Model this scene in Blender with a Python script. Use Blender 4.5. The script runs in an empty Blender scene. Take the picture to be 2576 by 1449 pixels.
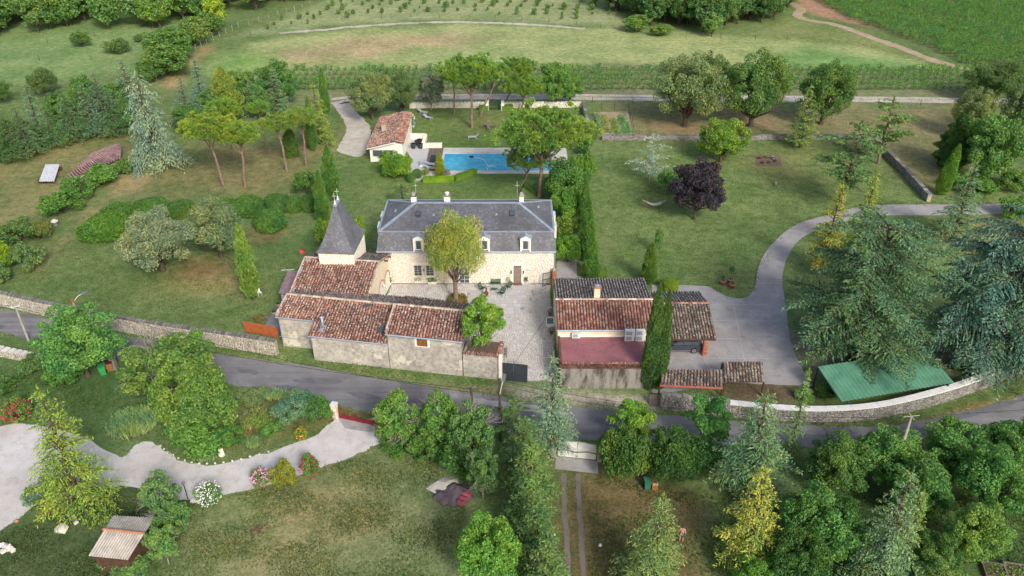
import bpy, math, random
import numpy as np
from mathutils import Vector, Matrix
random.seed(7)
RNG = np.random.default_rng(11)
SC = bpy.context.scene
COL = SC.collection
R = math.radians

# ------------------------------------------------------------------ camera, sky, sun, exposure
CAM_H, PITCH, FPX, CX, CY = 50.0, 31.7, 2003.0, 1288.0, 724.5     # layout worked out on a 2576 x 1449 print
cd = bpy.data.cameras.new('camera'); cam = bpy.data.objects.new('camera', cd); COL.objects.link(cam)
cam.location = (0, 0, CAM_H); cam.rotation_euler = (R(90 - PITCH), 0, 0)
cd.sensor_width = 36.0; cd.lens = 36.0 * FPX / 2576.0; cd.clip_end = 2000; cd.clip_start = 0.5
SC.camera = cam
SUN_EL, SUN_AZ = 36.0, 154.0          # azimuth from +Y, clockwise
w = bpy.data.worlds.new('World'); SC.world = w; w.use_nodes = True
nt = w.node_tree; bg = nt.nodes['Background']
sky = nt.nodes.new('ShaderNodeTexSky'); sky.sky_type = 'NISHITA'; sky.sun_disc = False
sky.sun_elevation = R(SUN_EL); sky.sun_rotation = R(SUN_AZ); sky.dust_density = 3.5; sky.air_density = 1.0; sky.ozone_density = 0.6
nt.links.new(sky.outputs[0], bg.inputs[0]); bg.inputs[1].default_value = 0.15
sd = bpy.data.lights.new('sun', 'SUN'); so = bpy.data.objects.new('sun', sd); COL.objects.link(so)
sd.energy = 2.1; sd.angle = R(12); sd.color = (1.0, 0.97, 0.92)
sv = Vector((math.sin(R(SUN_AZ)) * math.cos(R(SUN_EL)), math.cos(R(SUN_AZ)) * math.cos(R(SUN_EL)), math.sin(R(SUN_EL))))
so.rotation_euler = sv.to_track_quat('Z', 'Y').to_euler(); so.location = (0, -20, 90)
SC.view_settings.view_transform = 'Standard'; SC.view_settings.look = 'None'
SC.view_settings.exposure = 0.26; SC.view_settings.gamma = 1.0
SC.cycles.max_bounces = 6; SC.cycles.transparent_max_bounces = 6

# ------------------------------------------------------------------ layout: print position -> place on the ground
_c, _s = math.cos(R(PITCH)), math.sin(R(PITCH))
def ray(x, y):
    u, v = (x - CX) / FPX, (y - CY) / FPX
    return (u, _c - v * _s, -_s - v * _c)
def G(x, y, z=0.0):
    a = ray(x, y); t = (z - CAM_H) / a[2]
    return Vector((a[0] * t, a[1] * t, z))
def WZ(y, Y): a = ray(0, y); return CAM_H + a[2] * Y / a[1]
def WX(x, y, Y): a = ray(x, y); return a[0] * Y / a[1]
def MPP(X, Y, Z): return (Y * _c - (Z - CAM_H) * _s) / FPX        # metres per print pixel

# ------------------------------------------------------------------ materials
def lin(c, k=1.0):
    g = 0.3 * c[0] + 0.59 * c[1] + 0.11 * c[2]; c = [v + (g - v) * 0.12 for v in c]
    return tuple(k * ((v / 255 / 12.92) if v / 255 <= 0.04045 else ((v / 255 + 0.055) / 1.055) ** 2.4) for v in c) + (1.0,)
class NT:
    def __init__(s, name):
        s.m = bpy.data.materials.new(name); s.m.use_nodes = True
        s.t = s.m.node_tree; s.b = s.t.nodes['Principled BSDF']; s.out = s.t.nodes['Material Output']
    def n(s, typ, **kw):
        n = s.t.nodes.new(typ)
        for k, v in kw.items(): setattr(n, k, v)
        return n
    def l(s, a, b): s.t.links.new(a, b)
    def noise(s, scale, vec=None, detail=4, rough=0.6):
        n = s.n('ShaderNodeTexNoise'); n.inputs['Scale'].default_value = scale; n.inputs['Detail'].default_value = detail
        n.inputs['Roughness'].default_value = rough
        if vec: s.l(vec, n.inputs['Vector'])
        return n.outputs['Fac']
    def pos(s): return s.n('ShaderNodeNewGeometry').outputs['Position']
    def ramp(s, fac, stops, interp='LINEAR'):
        n = s.n('ShaderNodeValToRGB'); cr = n.color_ramp; cr.interpolation = interp
        while len(cr.elements) < len(stops): cr.elements.new(0.5)
        for e, (p, c) in zip(cr.elements, stops): e.position = p; e.color = c if len(c) == 4 else tuple(c) + (1,)
        s.l(fac, n.inputs[0]); return n.outputs[0]
    def mix(s, fac, a, b, typ='MIX'):
        n = s.n('ShaderNodeMix', data_type='RGBA', blend_type=typ)
        for sock, val in ((n.inputs[0], fac), (n.inputs[6], a), (n.inputs[7], b)):
            if hasattr(val, 'is_linked'): s.l(val, sock)
            else: sock.default_value = val
        return n.outputs[2]
    def math(s, op, a, b=0.0):
        n = s.n('ShaderNodeMath', operation=op)
        for sock, val in ((n.inputs[0], a), (n.inputs[1], b)):
            if hasattr(val, 'is_linked'): s.l(val, sock)
            else: sock.default_value = val
        return n.outputs[0]
    def rnd(s):            # one random number per loose piece and per object
        g = s.n('ShaderNodeNewGeometry').outputs['Random Per Island']; o = s.n('ShaderNodeObjectInfo').outputs['Random']
        return s.math('FRACT', s.math('ADD', g, o))
    def bump(s, h, strength=0.4, dist=0.02):
        n = s.n('ShaderNodeBump'); n.inputs['Strength'].default_value = strength; n.inputs['Distance'].default_value = dist
        s.l(h, n.inputs['Height']); s.l(n.outputs[0], s.b.inputs['Normal'])
    def fin(s, col, rough=0.85, spec=0.3, metal=0.0):
        if hasattr(col, 'is_linked'): s.l(col, s.b.inputs['Base Color'])
        else: s.b.inputs['Base Color'].default_value = col
        s.b.inputs['Roughness'].default_value = rough; s.b.inputs['Specular IOR Level'].default_value = spec
        s.b.inputs['Metallic'].default_value = metal
        return s.m
MATS = {}
def plain(name, c, c2=None, scale=2.0, rough=0.8, spec=0.3, metal=0.0, bump=0.0, bs=25.0, island=0.0):
    if name in MATS: return MATS[name]
    k = NT(name); p = k.pos()
    a = lin(c); b = lin(c2) if c2 else tuple(v * 0.8 for v in a[:3]) + (1,)
    col = k.mix(k.ramp(k.noise(scale, p), [(0.35, (0, 0, 0)), (0.65, (1, 1, 1))]), a, b)
    if island:
        r = k.rnd(); g = k.ramp(r, [(0, (1 - island,) * 3), (1, (1 + island,) * 3)])
        col = k.mix(1.0, col, g, 'MULTIPLY')
    if bump: k.bump(k.noise(bs, p), bump, 0.03)
    MATS[name] = k.fin(col, rough, spec, metal); return MATS[name]
def m_tile(name, stops, lichen=0.5, lc=(214, 208, 190)):
    k = NT(name); p = k.pos(); r = k.rnd()
    n = len(stops); col = k.ramp(r, [(i / n, lin(c)) for i, c in enumerate(stops)], 'CONSTANT')
    col = k.mix(1.0, col, k.ramp(k.noise(1.2, p), [(0.3, (0.72, 0.7, 0.7)), (0.7, (1.15, 1.1, 1.05))]), 'MULTIPLY')
    dark = k.ramp(k.noise(0.45, p, 3), [(0.45, (0, 0, 0)), (0.7, (1, 1, 1))])
    col = k.mix(k.math('MULTIPLY', dark, 0.45), col, lin((84, 72, 66)))
    li = k.ramp(k.noise(5.5, p, 5, 0.7), [(0.98 - lichen, (0, 0, 0)), (1.05 - lichen, (1, 1, 1))])
    col = k.mix(k.math('MULTIPLY', li, 0.85), col, lin(lc))
    k.bump(k.noise(30, p), 0.3, 0.02); MATS[name] = k.fin(col, 0.9, 0.15); return MATS[name]
T_RED = m_tile('clay_tile_red', [(148, 94, 80), (160, 106, 90), (136, 86, 76), (170, 118, 100), (124, 80, 72), (152, 100, 88), (168, 138, 124), (112, 78, 70), (178, 122, 100), (142, 94, 84)], 0.45)
T_ORG = m_tile('clay_tile_orange', [(164, 108, 90), (178, 124, 104), (150, 98, 84), (186, 138, 118), (158, 114, 100), (142, 90, 78), (174, 148, 134)], 0.4)
T_GREY = m_tile('clay_tile_weathered', [(120, 108, 98), (138, 122, 110), (104, 94, 88), (150, 128, 112), (128, 98, 84), (92, 84, 80), (160, 146, 132)], 0.42)
T_DARK = m_tile('clay_tile_dark', [(112, 102, 96), (130, 118, 110), (98, 90, 86), (142, 128, 118), (120, 98, 90)], 0.47, (204, 200, 190))
def m_slate():
    k = NT('slate'); p = k.pos(); r = k.rnd()
    col = k.ramp(r, [(0, lin((94, 96, 104))), (0.35, lin((112, 114, 122))), (0.7, lin((102, 103, 111))), (1, lin((130, 131, 138)))])
    st = k.ramp(k.noise(0.5, p, 6, 0.7), [(0.42, (0, 0, 0)), (0.66, (1, 1, 1))])
    col = k.mix(k.math('MULTIPLY', st, 0.6), col, lin((78, 76, 76)))
    li = k.ramp(k.noise(2.6, p, 6, 0.75), [(0.62, (0, 0, 0)), (0.7, (1, 1, 1))])
    col = k.mix(k.math('MULTIPLY', li, 0.5), col, lin((150, 146, 128)))
    k.bump(k.noise(14, p), 0.3, 0.02); MATS['slate'] = k.fin(col, 0.62, 0.4)
m_slate()
def m_stone(name, stops, dirt=0.3, dc=(150, 140, 122)):
    k = NT(name); p = k.pos(); r = k.rnd(); n = len(stops)
    col = k.ramp(r, [(i / max(1, n - 1), lin(c)) for i, c in enumerate(stops)])
    col = k.mix(k.math('MULTIPLY', k.ramp(k.noise(0.8, p, 5), [(0.4, (0, 0, 0)), (0.7, (1, 1, 1))]), dirt), col, lin(dc))
    k.bump(k.noise(18, p, 5), 0.5, 0.03); MATS[name] = k.fin(col, 0.92, 0.15); return MATS[name]
m_stone('limestone', [(240, 234, 220), (243, 239, 228), (232, 223, 204), (246, 243, 235), (240, 232, 217), (228, 212, 186), (242, 236, 223)], 0.12, (234, 218, 192))
m_stone('limestone_pale', [(248, 242, 228), (242, 234, 216), (250, 246, 236)], 0.3, (222, 206, 176))
m_stone('rubble', [(196, 188, 170), (210, 202, 186), (178, 168, 152), (220, 212, 196), (160, 152, 140), (204, 192, 168)], 0.4, (146, 138, 124))
m_stone('rubble_grey', [(150, 145, 138), (170, 166, 158), (128, 124, 118), (184, 180, 172), (112, 108, 104)], 0.45, (96, 92, 88))
m_stone('coping_grey', [(120, 118, 116), (142, 138, 132), (104, 102, 102), (164, 158, 148), (88, 86, 86)], 0.4, (84, 82, 78))
m_stone('setts', [(214, 208, 200), (200, 196, 192), (224, 218, 210), (188, 184, 180), (216, 206, 192), (206, 202, 200), (194, 184, 172)], 0.3, (160, 154, 148))
m_stone('flagstone', [(206, 202, 196), (188, 188, 190), (196, 190, 182), (178, 182, 188), (210, 204, 192)], 0.25, (176, 172, 166))
m_stone('white_rock', [(222, 216, 204), (206, 200, 190), (232, 228, 218)], 0.4, (168, 160, 146))
def m_plaster():
    k = NT('old_plaster'); p = k.pos()
    base = k.mix(k.ramp(k.noise(0.55, p, 6, 0.7), [(0.36, (0, 0, 0)), (0.64, (1, 1, 1))]), lin((208, 200, 186)), lin((172, 164, 154)))
    base = k.mix(k.math('MULTIPLY', k.ramp(k.noise(2.4, p, 8, 0.8), [(0.47, (0, 0, 0)), (0.6, (1, 1, 1))]), 0.65), base, lin((132, 124, 116)))
    pale = k.ramp(k.noise(0.34, p, 8, 0.66), [(0.585, (0, 0, 0)), (0.605, (1, 1, 1))])
    base = k.mix(k.math('MULTIPLY', pale, 0.8), base, lin((228, 216, 196)))
    sp = k.ramp(k.noise(9, p, 3), [(0.62, (0, 0, 0)), (0.7, (1, 1, 1))])
    base = k.mix(k.math('MULTIPLY', sp, 0.35), base, lin((112, 104, 98)))
    k.bump(k.math('ADD', k.noise(10, p, 6), k.math('MULTIPLY', pale, -0.5)), 0.5, 0.03); MATS['old_plaster'] = k.fin(base, 0.95, 0.1)
m_plaster()
def m_stained():
    k = NT('stained_concrete'); g = k.pos()
    mp = k.n('ShaderNodeMapping'); mp.inputs['Scale'].default_value = (1.0, 1.0, 0.25); k.l(g, mp.inputs[0])
    base = k.mix(k.noise(1.5, g), lin((170, 164, 156)), lin((132, 127, 120)))
    st = k.ramp(k.noise(1.1, mp.outputs[0], 6, 0.7), [(0.46, (0, 0, 0)), (0.62, (1, 1, 1))])
    base = k.mix(k.math('MULTIPLY', st, 0.85), base, lin((62, 54, 42)))
    k.bump(k.noise(16, g), 0.4, 0.02); MATS['stained_concrete'] = k.fin(base, 0.95, 0.1)
m_stained()
def m_ground():
    k = NT('turf'); p = k.pos()
    at = k.n('ShaderNodeAttribute', attribute_name='soil'); c = at.outputs['Color']
    big = k.ramp(k.noise(0.09, p, 6, 0.65), [(0.38, (0.78, 0.86, 0.76)), (0.62, (1.2, 1.12, 1.12))])
    mid = k.ramp(k.noise(0.8, p, 6, 0.78), [(0.36, (0.62, 0.7, 0.6)), (0.64, (1.36, 1.26, 1.32))])
    fine = k.ramp(k.noise(4.0, p, 5, 0.85), [(0.34, (0.5, 0.56, 0.48)), (0.66, (1.5, 1.44, 1.5))])
    col = k.mix(1.0, k.mix(1.0, k.mix(1.0, c, big, 'MULTIPLY'), mid, 'MULTIPLY'), fine, 'MULTIPLY')
    dry = k.ramp(k.noise(0.22, p, 8, 0.72), [(0.52, (0, 0, 0)), (0.68, (1, 1, 1))])
    col = k.mix(k.math('MULTIPLY', dry, 0.24), col, lin((150, 138, 98)))
    clump = k.ramp(k.noise(1.9, p, 5, 0.7), [(0.56, (0, 0, 0)), (0.68, (1, 1, 1))])
    col = k.mix(k.math('MULTIPLY', clump, 0.4), col, lin((62, 98, 46)))
    k.bump(k.noise(7, p, 5, 0.8), 0.7, 0.06); MATS['turf'] = k.fin(col, 0.95, 0.1)
m_ground()
def m_asphalt():
    k = NT('asphalt'); p = k.pos()
    col = k.mix(k.ramp(k.noise(0.25, p, 5), [(0.4, (0, 0, 0)), (0.62, (1, 1, 1))]), lin((134, 132, 134)), lin((118, 117, 120)))
    pt = k.ramp(k.noise(0.16, p, 2, 0.4), [(0.6, (0, 0, 0)), (0.62, (1, 1, 1))])
    col = k.mix(k.math('MULTIPLY', pt, 0.55), col, lin((98, 98, 104)))
    pl = k.ramp(k.noise(0.4, p, 8, 0.7), [(0.58, (0, 0, 0)), (0.75, (1, 1, 1))])
    col = k.mix(k.math('MULTIPLY', pl, 0.5), col, lin((176, 170, 164)))
    mp = k.n('ShaderNodeMapping'); mp.inputs['Scale'].default_value = (0.05, 1.3, 1.0); k.l(p, mp.inputs[0])
    col = k.mix(1.0, col, k.ramp(k.noise(1.0, mp.outputs[0], 3, 0.6), [(0.35, (0.84,) * 3), (0.65, (1.14,) * 3)]), 'MULTIPLY')
    cr = k.ramp(k.noise(1.7, p, 9, 0.8), [(0.485, (0, 0, 0)), (0.5, (1, 1, 1)), (0.515, (0, 0, 0))]); col = k.mix(k.math('MULTIPLY', cr, 0.3), col, lin((84, 84, 88)))
    col = k.mix(1.0, col, k.ramp(k.noise(22, p, 2), [(0.3, (0.84,) * 3), (0.7, (1.16,) * 3)]), 'MULTIPLY')
    k.bump(k.noise(40, p), 0.3, 0.01); MATS['asphalt'] = k.fin(col, 0.9, 0.2)
m_asphalt()
def m_gravel(name, c1, c2, c3):
    k = NT(name); p = k.pos()
    col = k.mix(k.ramp(k.noise(0.35, p, 6, 0.7), [(0.35, (0, 0, 0)), (0.65, (1, 1, 1))]), lin(c1), lin(c2))
    col = k.mix(k.math('MULTIPLY', k.ramp(k.noise(0.9, p, 8, 0.75), [(0.5, (0, 0, 0)), (0.68, (1, 1, 1))]), 0.7), col, lin(c3))
    col = k.mix(k.math('MULTIPLY', k.ramp(k.noise(0.13, p, 4, 0.6), [(0.5, (0, 0, 0)), (0.62, (1, 1, 1))]), 0.35), col, lin(c3))
    col = k.mix(1.0, col, k.ramp(k.noise(9, p, 3, 0.8), [(0.3, (0.85,) * 3), (0.7, (1.15,) * 3)]), 'MULTIPLY')
    k.bump(k.noise(25, p), 0.4, 0.02); MATS[name] = k.fin(col, 0.95, 0.1)
m_gravel('pale_gravel', (214, 209, 207), (198, 192, 189), (172, 162, 150))
m_gravel('track_gravel', (206, 198, 186), (188, 178, 162), (150, 142, 116))
m_gravel('concrete', (174, 170, 169), (154, 150, 150), (134, 126, 120))
m_gravel('dark_gravel', (134, 126, 120), (118, 110, 104), (98, 90, 80))
m_gravel('dirt_track', (190, 168, 140), (170, 148, 116), (140, 130, 96))
def m_leaf(name, trans=0.34, rough=0.55):
    k = NT(name); oi = k.n('ShaderNodeObjectInfo'); tc = k.n('ShaderNodeTexCoord').outputs['Object']
    c = oi.outputs['Color']
    isl = k.n('ShaderNodeNewGeometry').outputs['Random Per Island']
    col = k.mix(1.0, c, k.ramp(isl, [(0, (0.66, 0.7, 0.66)), (0.5, (1, 1, 1)), (0.85, (1.22, 1.18, 1.1)), (1, (1.5, 1.38, 1.1))]), 'MULTIPLY')
    col = k.mix(1.0, col, k.ramp(k.noise(0.55, tc, 3), [(0.33, (0.7, 0.76, 0.74)), (0.67, (1.3, 1.2, 1.1))]), 'MULTIPLY')
    col = k.mix(1.0, col, k.ramp(k.noise(0.3, tc, 2), [(0.35, (0.84, 1.0, 1.12)), (0.65, (1.18, 1.04, 0.84))]), 'MULTIPLY')
    k.fin(col, rough, 0.25)
    tr = k.n('ShaderNodeBsdfTranslucent'); k.l(k.mix(1.0, col, (1.15, 1.2, 0.7, 1), 'MULTIPLY'), tr.inputs[0])
    ms = k.n('ShaderNodeMixShader'); ms.inputs[0].default_value = trans
    k.l(k.b.outputs[0], ms.inputs[1]); k.l(tr.outputs[0], ms.inputs[2]); k.l(ms.outputs[0], k.out.inputs[0])
    MATS[name] = k.m
m_leaf('foliage'); m_leaf('needles', 0.2, 0.6)
plain('bark', (104, 90, 76), (78, 68, 58), 3, 0.95, 0.1, bump=0.6, bs=12)
plain('pine_bark', (150, 124, 104), (112, 98, 88), 2.2, 0.95, 0.1, bump=0.6, bs=10)
plain('pale_bark', (168, 158, 144), (120, 112, 100), 3, 0.95, 0.1, bump=0.5, bs=12)
plain('dead_wood', (150, 144, 138), (124, 118, 112), 3, 0.95, 0.1)
def m_water():
    k = NT('pool_water'); p = k.pos()
    col = k.mix(k.ramp(k.noise(1.4, p, 4), [(0.4, (0, 0, 0)), (0.7, (1, 1, 1))]), lin((58, 176, 214)), lin((104, 200, 228)))
    col = k.mix(k.ramp(k.noise(0.2, p, 2), [(0.4, (0, 0, 0)), (0.7, (1, 1, 1))]), col, lin((46, 160, 206)))
    k.bump(k.noise(5, p, 3), 0.25, 0.03); k.b.inputs['IOR'].default_value = 1.33
    MATS['pool_water'] = k.fin(col, 0.12, 0.35)
m_water()
def m_spotted(name, a, b, spot, amt, sc, thr):
    k = NT(name); p = k.pos(); col = k.mix(k.ramp(k.noise(0.6, p, 5), [(0.35, (0, 0, 0)), (0.65, (1, 1, 1))]), lin(a), lin(b))
    col = k.mix(k.math('MULTIPLY', k.ramp(k.noise(sc, p, 4, 0.7), [(thr, (0, 0, 0)), (thr + 0.05, (1, 1, 1))]), amt), col, lin(spot))
    col = k.mix(k.math('MULTIPLY', k.ramp(k.noise(0.35, p, 7, 0.75), [(0.52, (0, 0, 0)), (0.7, (1, 1, 1))]), 0.5), col, lin(spot)); k.bump(k.noise(9, p), 0.2, 0.02); MATS[name] = k.fin(col, 0.8, 0.25)
plain('zinc', (176, 188, 202), (150, 162, 178), 1.5, 0.5, 0.5, 0.3)
plain('white_paint', (232, 230, 226), (214, 212, 206), 2, 0.6)
plain('grey_metal', (150, 152, 156), (124, 126, 130), 2, 0.45, 0.5, 0.5)
plain('dark_metal', (62, 68, 78), (52, 58, 66), 1, 0.55, 0.4)
plain('black_metal', (34, 34, 36), (26, 26, 28), 1, 0.6)
plain('green_paint', (30, 92, 62), (24, 78, 54), 2, 0.5)
plain('dark_green_paint', (26, 66, 48), (20, 54, 40), 2, 0.55)
plain('red_paint', (140, 34, 46), (120, 28, 40), 2, 0.5)
plain('signal_red', (190, 48, 44), (166, 40, 38), 2, 0.5)
plain('door_taupe', (150, 130, 112), (138, 118, 102), 2, 0.7)
plain('brown_wood', (140, 104, 74), (112, 84, 62), 3, 0.85)
plain('rust_wood', (150, 100, 50), (116, 74, 40), 5, 0.9)
plain('grey_wood', (132, 116, 104), (106, 94, 86), 4, 0.85, island=0.18)
plain('dark_wood', (96, 66, 50), (74, 52, 42), 3, 0.9)
plain('teak', (140, 124, 104), (116, 102, 86), 4, 0.85)
plain('cream_plaster', (242, 228, 202), (230, 210, 178), 1.2, 0.9, bump=0.2)
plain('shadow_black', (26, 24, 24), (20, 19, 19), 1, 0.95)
plain('terracotta', (196, 132, 98), (176, 112, 84), 4, 0.85)
plain('chiminea_clay', (132, 66, 56), (112, 54, 48), 4, 0.8)
m_spotted('red_membrane', (168, 106, 110), (150, 92, 98), (96, 60, 66), 0.35, 3.0, 0.6)
plain('corten', (196, 104, 56), (176, 88, 46), 2, 0.85)
plain('brick', (196, 120, 84), (172, 96, 72), 4, 0.9, island=0.25)
plain('mortar', (242, 232, 210), (230, 216, 190), 3, 0.95)
plain('brown_brick', (122, 78, 62), (104, 66, 54), 4, 0.9, island=0.2)
plain('grey_sheet', (150, 148, 152), (132, 130, 134), 1.2, 0.6)
plain('fibre_cement', (188, 180, 168), (158, 150, 140), 1.4, 0.9, bump=0.2)
plain('violet_sheet', (146, 122, 128), (122, 100, 108), 2.5, 0.9, island=0.1)
m_spotted('green_sheet', (98, 158, 126), (82, 140, 110), (76, 92, 66), 0.75, 4.0, 0.62)
plain('white_sheet', (222, 222, 226), (200, 200, 206), 1.6, 0.7)
plain('lounger_fabric', (168, 174, 184), (152, 158, 170), 2, 0.8)
plain('navy_fabric', (44, 62, 86), (36, 52, 74), 2, 0.85)
plain('planter_grey', (74, 80, 88), (62, 68, 76), 2, 0.7)
plain('hammock_cloth', (206, 198, 178), (188, 180, 160), 3, 0.9)
plain('tarp', (108, 92, 98), (90, 76, 84), 1.5, 0.75, bump=0.5, bs=5)
plain('tarp_pink', (184, 92, 100), (160, 78, 88), 2, 0.8)
plain('soil', (112, 92, 76), (92, 76, 62), 3, 0.98, bump=0.6, bs=10)
plain('mulch', (138, 112, 98), (116, 92, 82), 5, 0.98, bump=0.6, bs=12)
plain('bin_green', (54, 168, 88), (46, 150, 78), 2, 0.6)
plain('bin_dark_green', (52, 122, 92), (44, 108, 82), 2, 0.6)
plain('bin_brown', (168, 112, 62), (150, 98, 54), 2, 0.6)
plain('bin_lid_maroon', (108, 48, 46), (94, 42, 40), 2, 0.6)
plain('blue_plastic', (96, 142, 168), (84, 128, 154), 2, 0.6)
plain('white_plastic', (226, 228, 228), (210, 212, 214), 2, 0.5)
plain('vent_grey', (168, 172, 174), (150, 154, 158), 8, 0.6)
plain('dish_red', (190, 66, 60), (170, 58, 54), 3, 0.55)
plain('cable', (40, 40, 42), (34, 34, 36), 1, 0.7)
plain('concrete_post', (178, 172, 160), (158, 152, 142), 2, 0.9)
plain('pole_wood', (92, 78, 68), (76, 64, 56), 3, 0.95)
plain('car_paint', (92, 98, 108), (88, 94, 104), 0.5, 0.25, 0.6, 0.6)
plain('tyre', (24, 24, 25), (20, 20, 21), 2, 0.9)
plain('alloy', (170, 172, 176), (150, 152, 156), 2, 0.35, 0.5, 0.7)
plain('tail_red', (168, 24, 26), (150, 20, 22), 2, 0.3)
plain('petal_white', (240, 240, 236), (228, 228, 222), 3, 0.7)
plain('petal_pink', (232, 176, 200), (214, 130, 168), 3, 0.7)
plain('petal_red', (208, 52, 84), (186, 40, 66), 3, 0.7)
plain('petal_orange', (232, 160, 82), (220, 140, 60), 3, 0.7)
plain('petal_violet', (138, 96, 164), (120, 82, 148), 3, 0.7)
plain('skin', (206, 150, 122), (196, 138, 112), 4, 0.6)
plain('denim', (74, 98, 140), (62, 84, 124), 5, 0.9)
plain('hair', (86, 66, 50), (74, 56, 44), 5, 0.8)
def m_glass():
    k = NT('window_glass'); p = k.pos()
    MATS['window_glass'] = k.fin(k.mix(k.noise(1.2, p), lin((58, 66, 76)), lin((92, 104, 116))), 0.06, 0.8)
m_glass()
k_ = NT('basin_water'); MATS['basin_water'] = k_.fin(lin((74, 116, 108)), 0.1, 0.6)
MT = lambda n: MATS[n] if isinstance(n, str) else n

# ------------------------------------------------------------------ mesh helpers
def np_mesh(name, V, F):
    me = bpy.data.meshes.new(name); V = np.asarray(V, np.float32); F = np.asarray(F, np.int32); n, k = F.shape
    me.vertices.add(len(V)); me.vertices.foreach_set('co', V.ravel())
    me.loops.add(n * k); me.loops.foreach_set('vertex_index', F.ravel())
    me.polygons.add(n); me.polygons.foreach_set('loop_start', np.arange(n, dtype=np.int32) * k)
    me.update(calc_edges=True); return me
def link(name, me, mat=None, parent=None, loc=None, kind=None):
    o = bpy.data.objects.new(name, me); COL.objects.link(o)
    if mat is not None and me is not None and not me.materials: me.materials.append(MT(mat))
    if parent is not None: o.parent = parent
    if loc is not None: o.location = loc
    if kind: o['kind'] = kind
    return o
def tag(o, label, cat, group=None, kind=None):
    o['label'] = label
    if cat: o['category'] = cat
    if group: o['group'] = group
    if kind: o['kind'] = kind
    return o
def thing(name, label, cat, loc=(0, 0, 0), rz=0.0, group=None):
    o = bpy.data.objects.new(name, None); COL.objects.link(o); o.empty_display_size = 0.3
    o.location = loc; o.rotation_euler = (0, 0, rz); return tag(o, label, cat, group)
class MB:
    def __init__(s, off=(0, 0, 0)): s.v = []; s.f = []; s.off = Vector(off)
    def add(s, vs, fs):
        b = len(s.v); s.v += [tuple(Vector(v) - s.off) for v in vs]; s.f += [tuple(i + b for i in f) for f in fs]; return s
    def box(s, c, d, rz=0.0, rx=0.0, ry=0.0, taper=1.0):
        m = Matrix.Rotation(rz, 3, 'Z') @ Matrix.Rotation(ry, 3, 'Y') @ Matrix.Rotation(rx, 3, 'X'); c = Vector(c); vs = []
        for z in (-1, 1):
            t = taper if z > 0 else 1.0
            for x, y in ((-1, -1), (1, -1), (1, 1), (-1, 1)): vs.append(c + m @ Vector((x * d[0] / 2 * t, y * d[1] / 2 * t, z * d[2] / 2)))
        return s.add(vs, [(3, 2, 1, 0), (4, 5, 6, 7), (0, 1, 5, 4), (1, 2, 6, 5), (2, 3, 7, 6), (3, 0, 4, 7)])
    def b2(s, x0, x1, y0, y1, z0, z1): return s.box(((x0 + x1) / 2, (y0 + y1) / 2, (z0 + z1) / 2), (x1 - x0, y1 - y0, z1 - z0))
    def tube(s, pts, rad, n=6, cap=True):
        pts = [Vector(p) for p in pts]; k = len(pts)
        if not hasattr(rad, '__len__'): rad = [rad] * k
        vs, fs = [], []
        for i, p in enumerate(pts):
            d = (pts[min(i + 1, k - 1)] - pts[max(i - 1, 0)]).normalized()
            a = d.cross(Vector((0, 0, 1)) if abs(d.z) < 0.95 else Vector((1, 0, 0))).normalized(); b = d.cross(a)
            for j in range(n):
                t = 2 * math.pi * j / n; vs.append(p + (a * math.cos(t) + b * math.sin(t)) * rad[i])
        for i in range(k - 1):
            for j in range(n): fs.append((i * n + j, i * n + (j + 1) % n, (i + 1) * n + (j + 1) % n, (i + 1) * n + j))
        if cap: fs.append(tuple(range(n - 1, -1, -1))); fs.append(tuple((k - 1) * n + j for j in range(n)))
        return s.add(vs, fs)
    def lathe(s, c, prof, n=14):
        c = Vector(c); vs, fs = [], []
        for r, z in prof:
            for j in range(n):
                t = 2 * math.pi * j / n; vs.append(c + Vector((r * math.cos(t), r * math.sin(t), z)))
        for i in range(len(prof) - 1):
            for j in range(n): fs.append((i * n + j, i * n + (j + 1) % n, (i + 1) * n + (j + 1) % n, (i + 1) * n + j))
        fs.append(tuple(range(n - 1, -1, -1))); fs.append(tuple((len(prof) - 1) * n + j for j in range(n)))
        return s.add(vs, fs)
    def prism(s, poly, z0, z1):
        n = len(poly); vs = [(p[0], p[1], z0) for p in poly] + [(p[0], p[1], z1) for p in poly]
        return s.add(vs, [tuple(range(n - 1, -1, -1)), tuple(range(n, 2 * n))] + [(i, (i + 1) % n, n + (i + 1) % n, n + i) for i in range(n)])
    def slab(s, a, b, c, d, t=0.08):          # quad a,b,c,d with thickness t downwards
        vs = [Vector(p) for p in (a, b, c, d)]; lo = [p - Vector((0, 0, t)) for p in vs]
        return s.add(vs + lo, [(0, 1, 2, 3), (7, 6, 5, 4), (0, 4, 5, 1), (1, 5, 6, 2), (2, 6, 7, 3), (3, 7, 4, 0)])
    def poly(s, pts): return s.add(pts, [tuple(range(len(pts)))])
    def build(s, name, mat, parent=None, smooth=False, kind=None, label=None):
        me = bpy.data.meshes.new(name); me.from_pydata(s.v, [], s.f); me.update()
        if smooth: me.shade_smooth()
        o = link(name, me, mat, parent, kind=kind)
        if label: o['label'] = label
        return o
def copy_tree(o, parent=None):
    c = o.copy(); COL.objects.link(c); c.parent = parent
    for ch in o.children: copy_tree(ch, c)
    return c
def jag(poly, step=1.2, amp=0.12, seed=1):     # roughen the outline of a sheet
    r = random.Random(seed); out = []
    for i, p in enumerate(poly):
        q = poly[(i + 1) % len(poly)]; L = math.hypot(q[0] - p[0], q[1] - p[1]); n = max(1, int(L / step))
        for j in range(n):
            t = j / n; out.append((p[0] + (q[0] - p[0]) * t + r.uniform(-amp, amp), p[1] + (q[1] - p[1]) * t + r.uniform(-amp, amp)))
    return out
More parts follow.
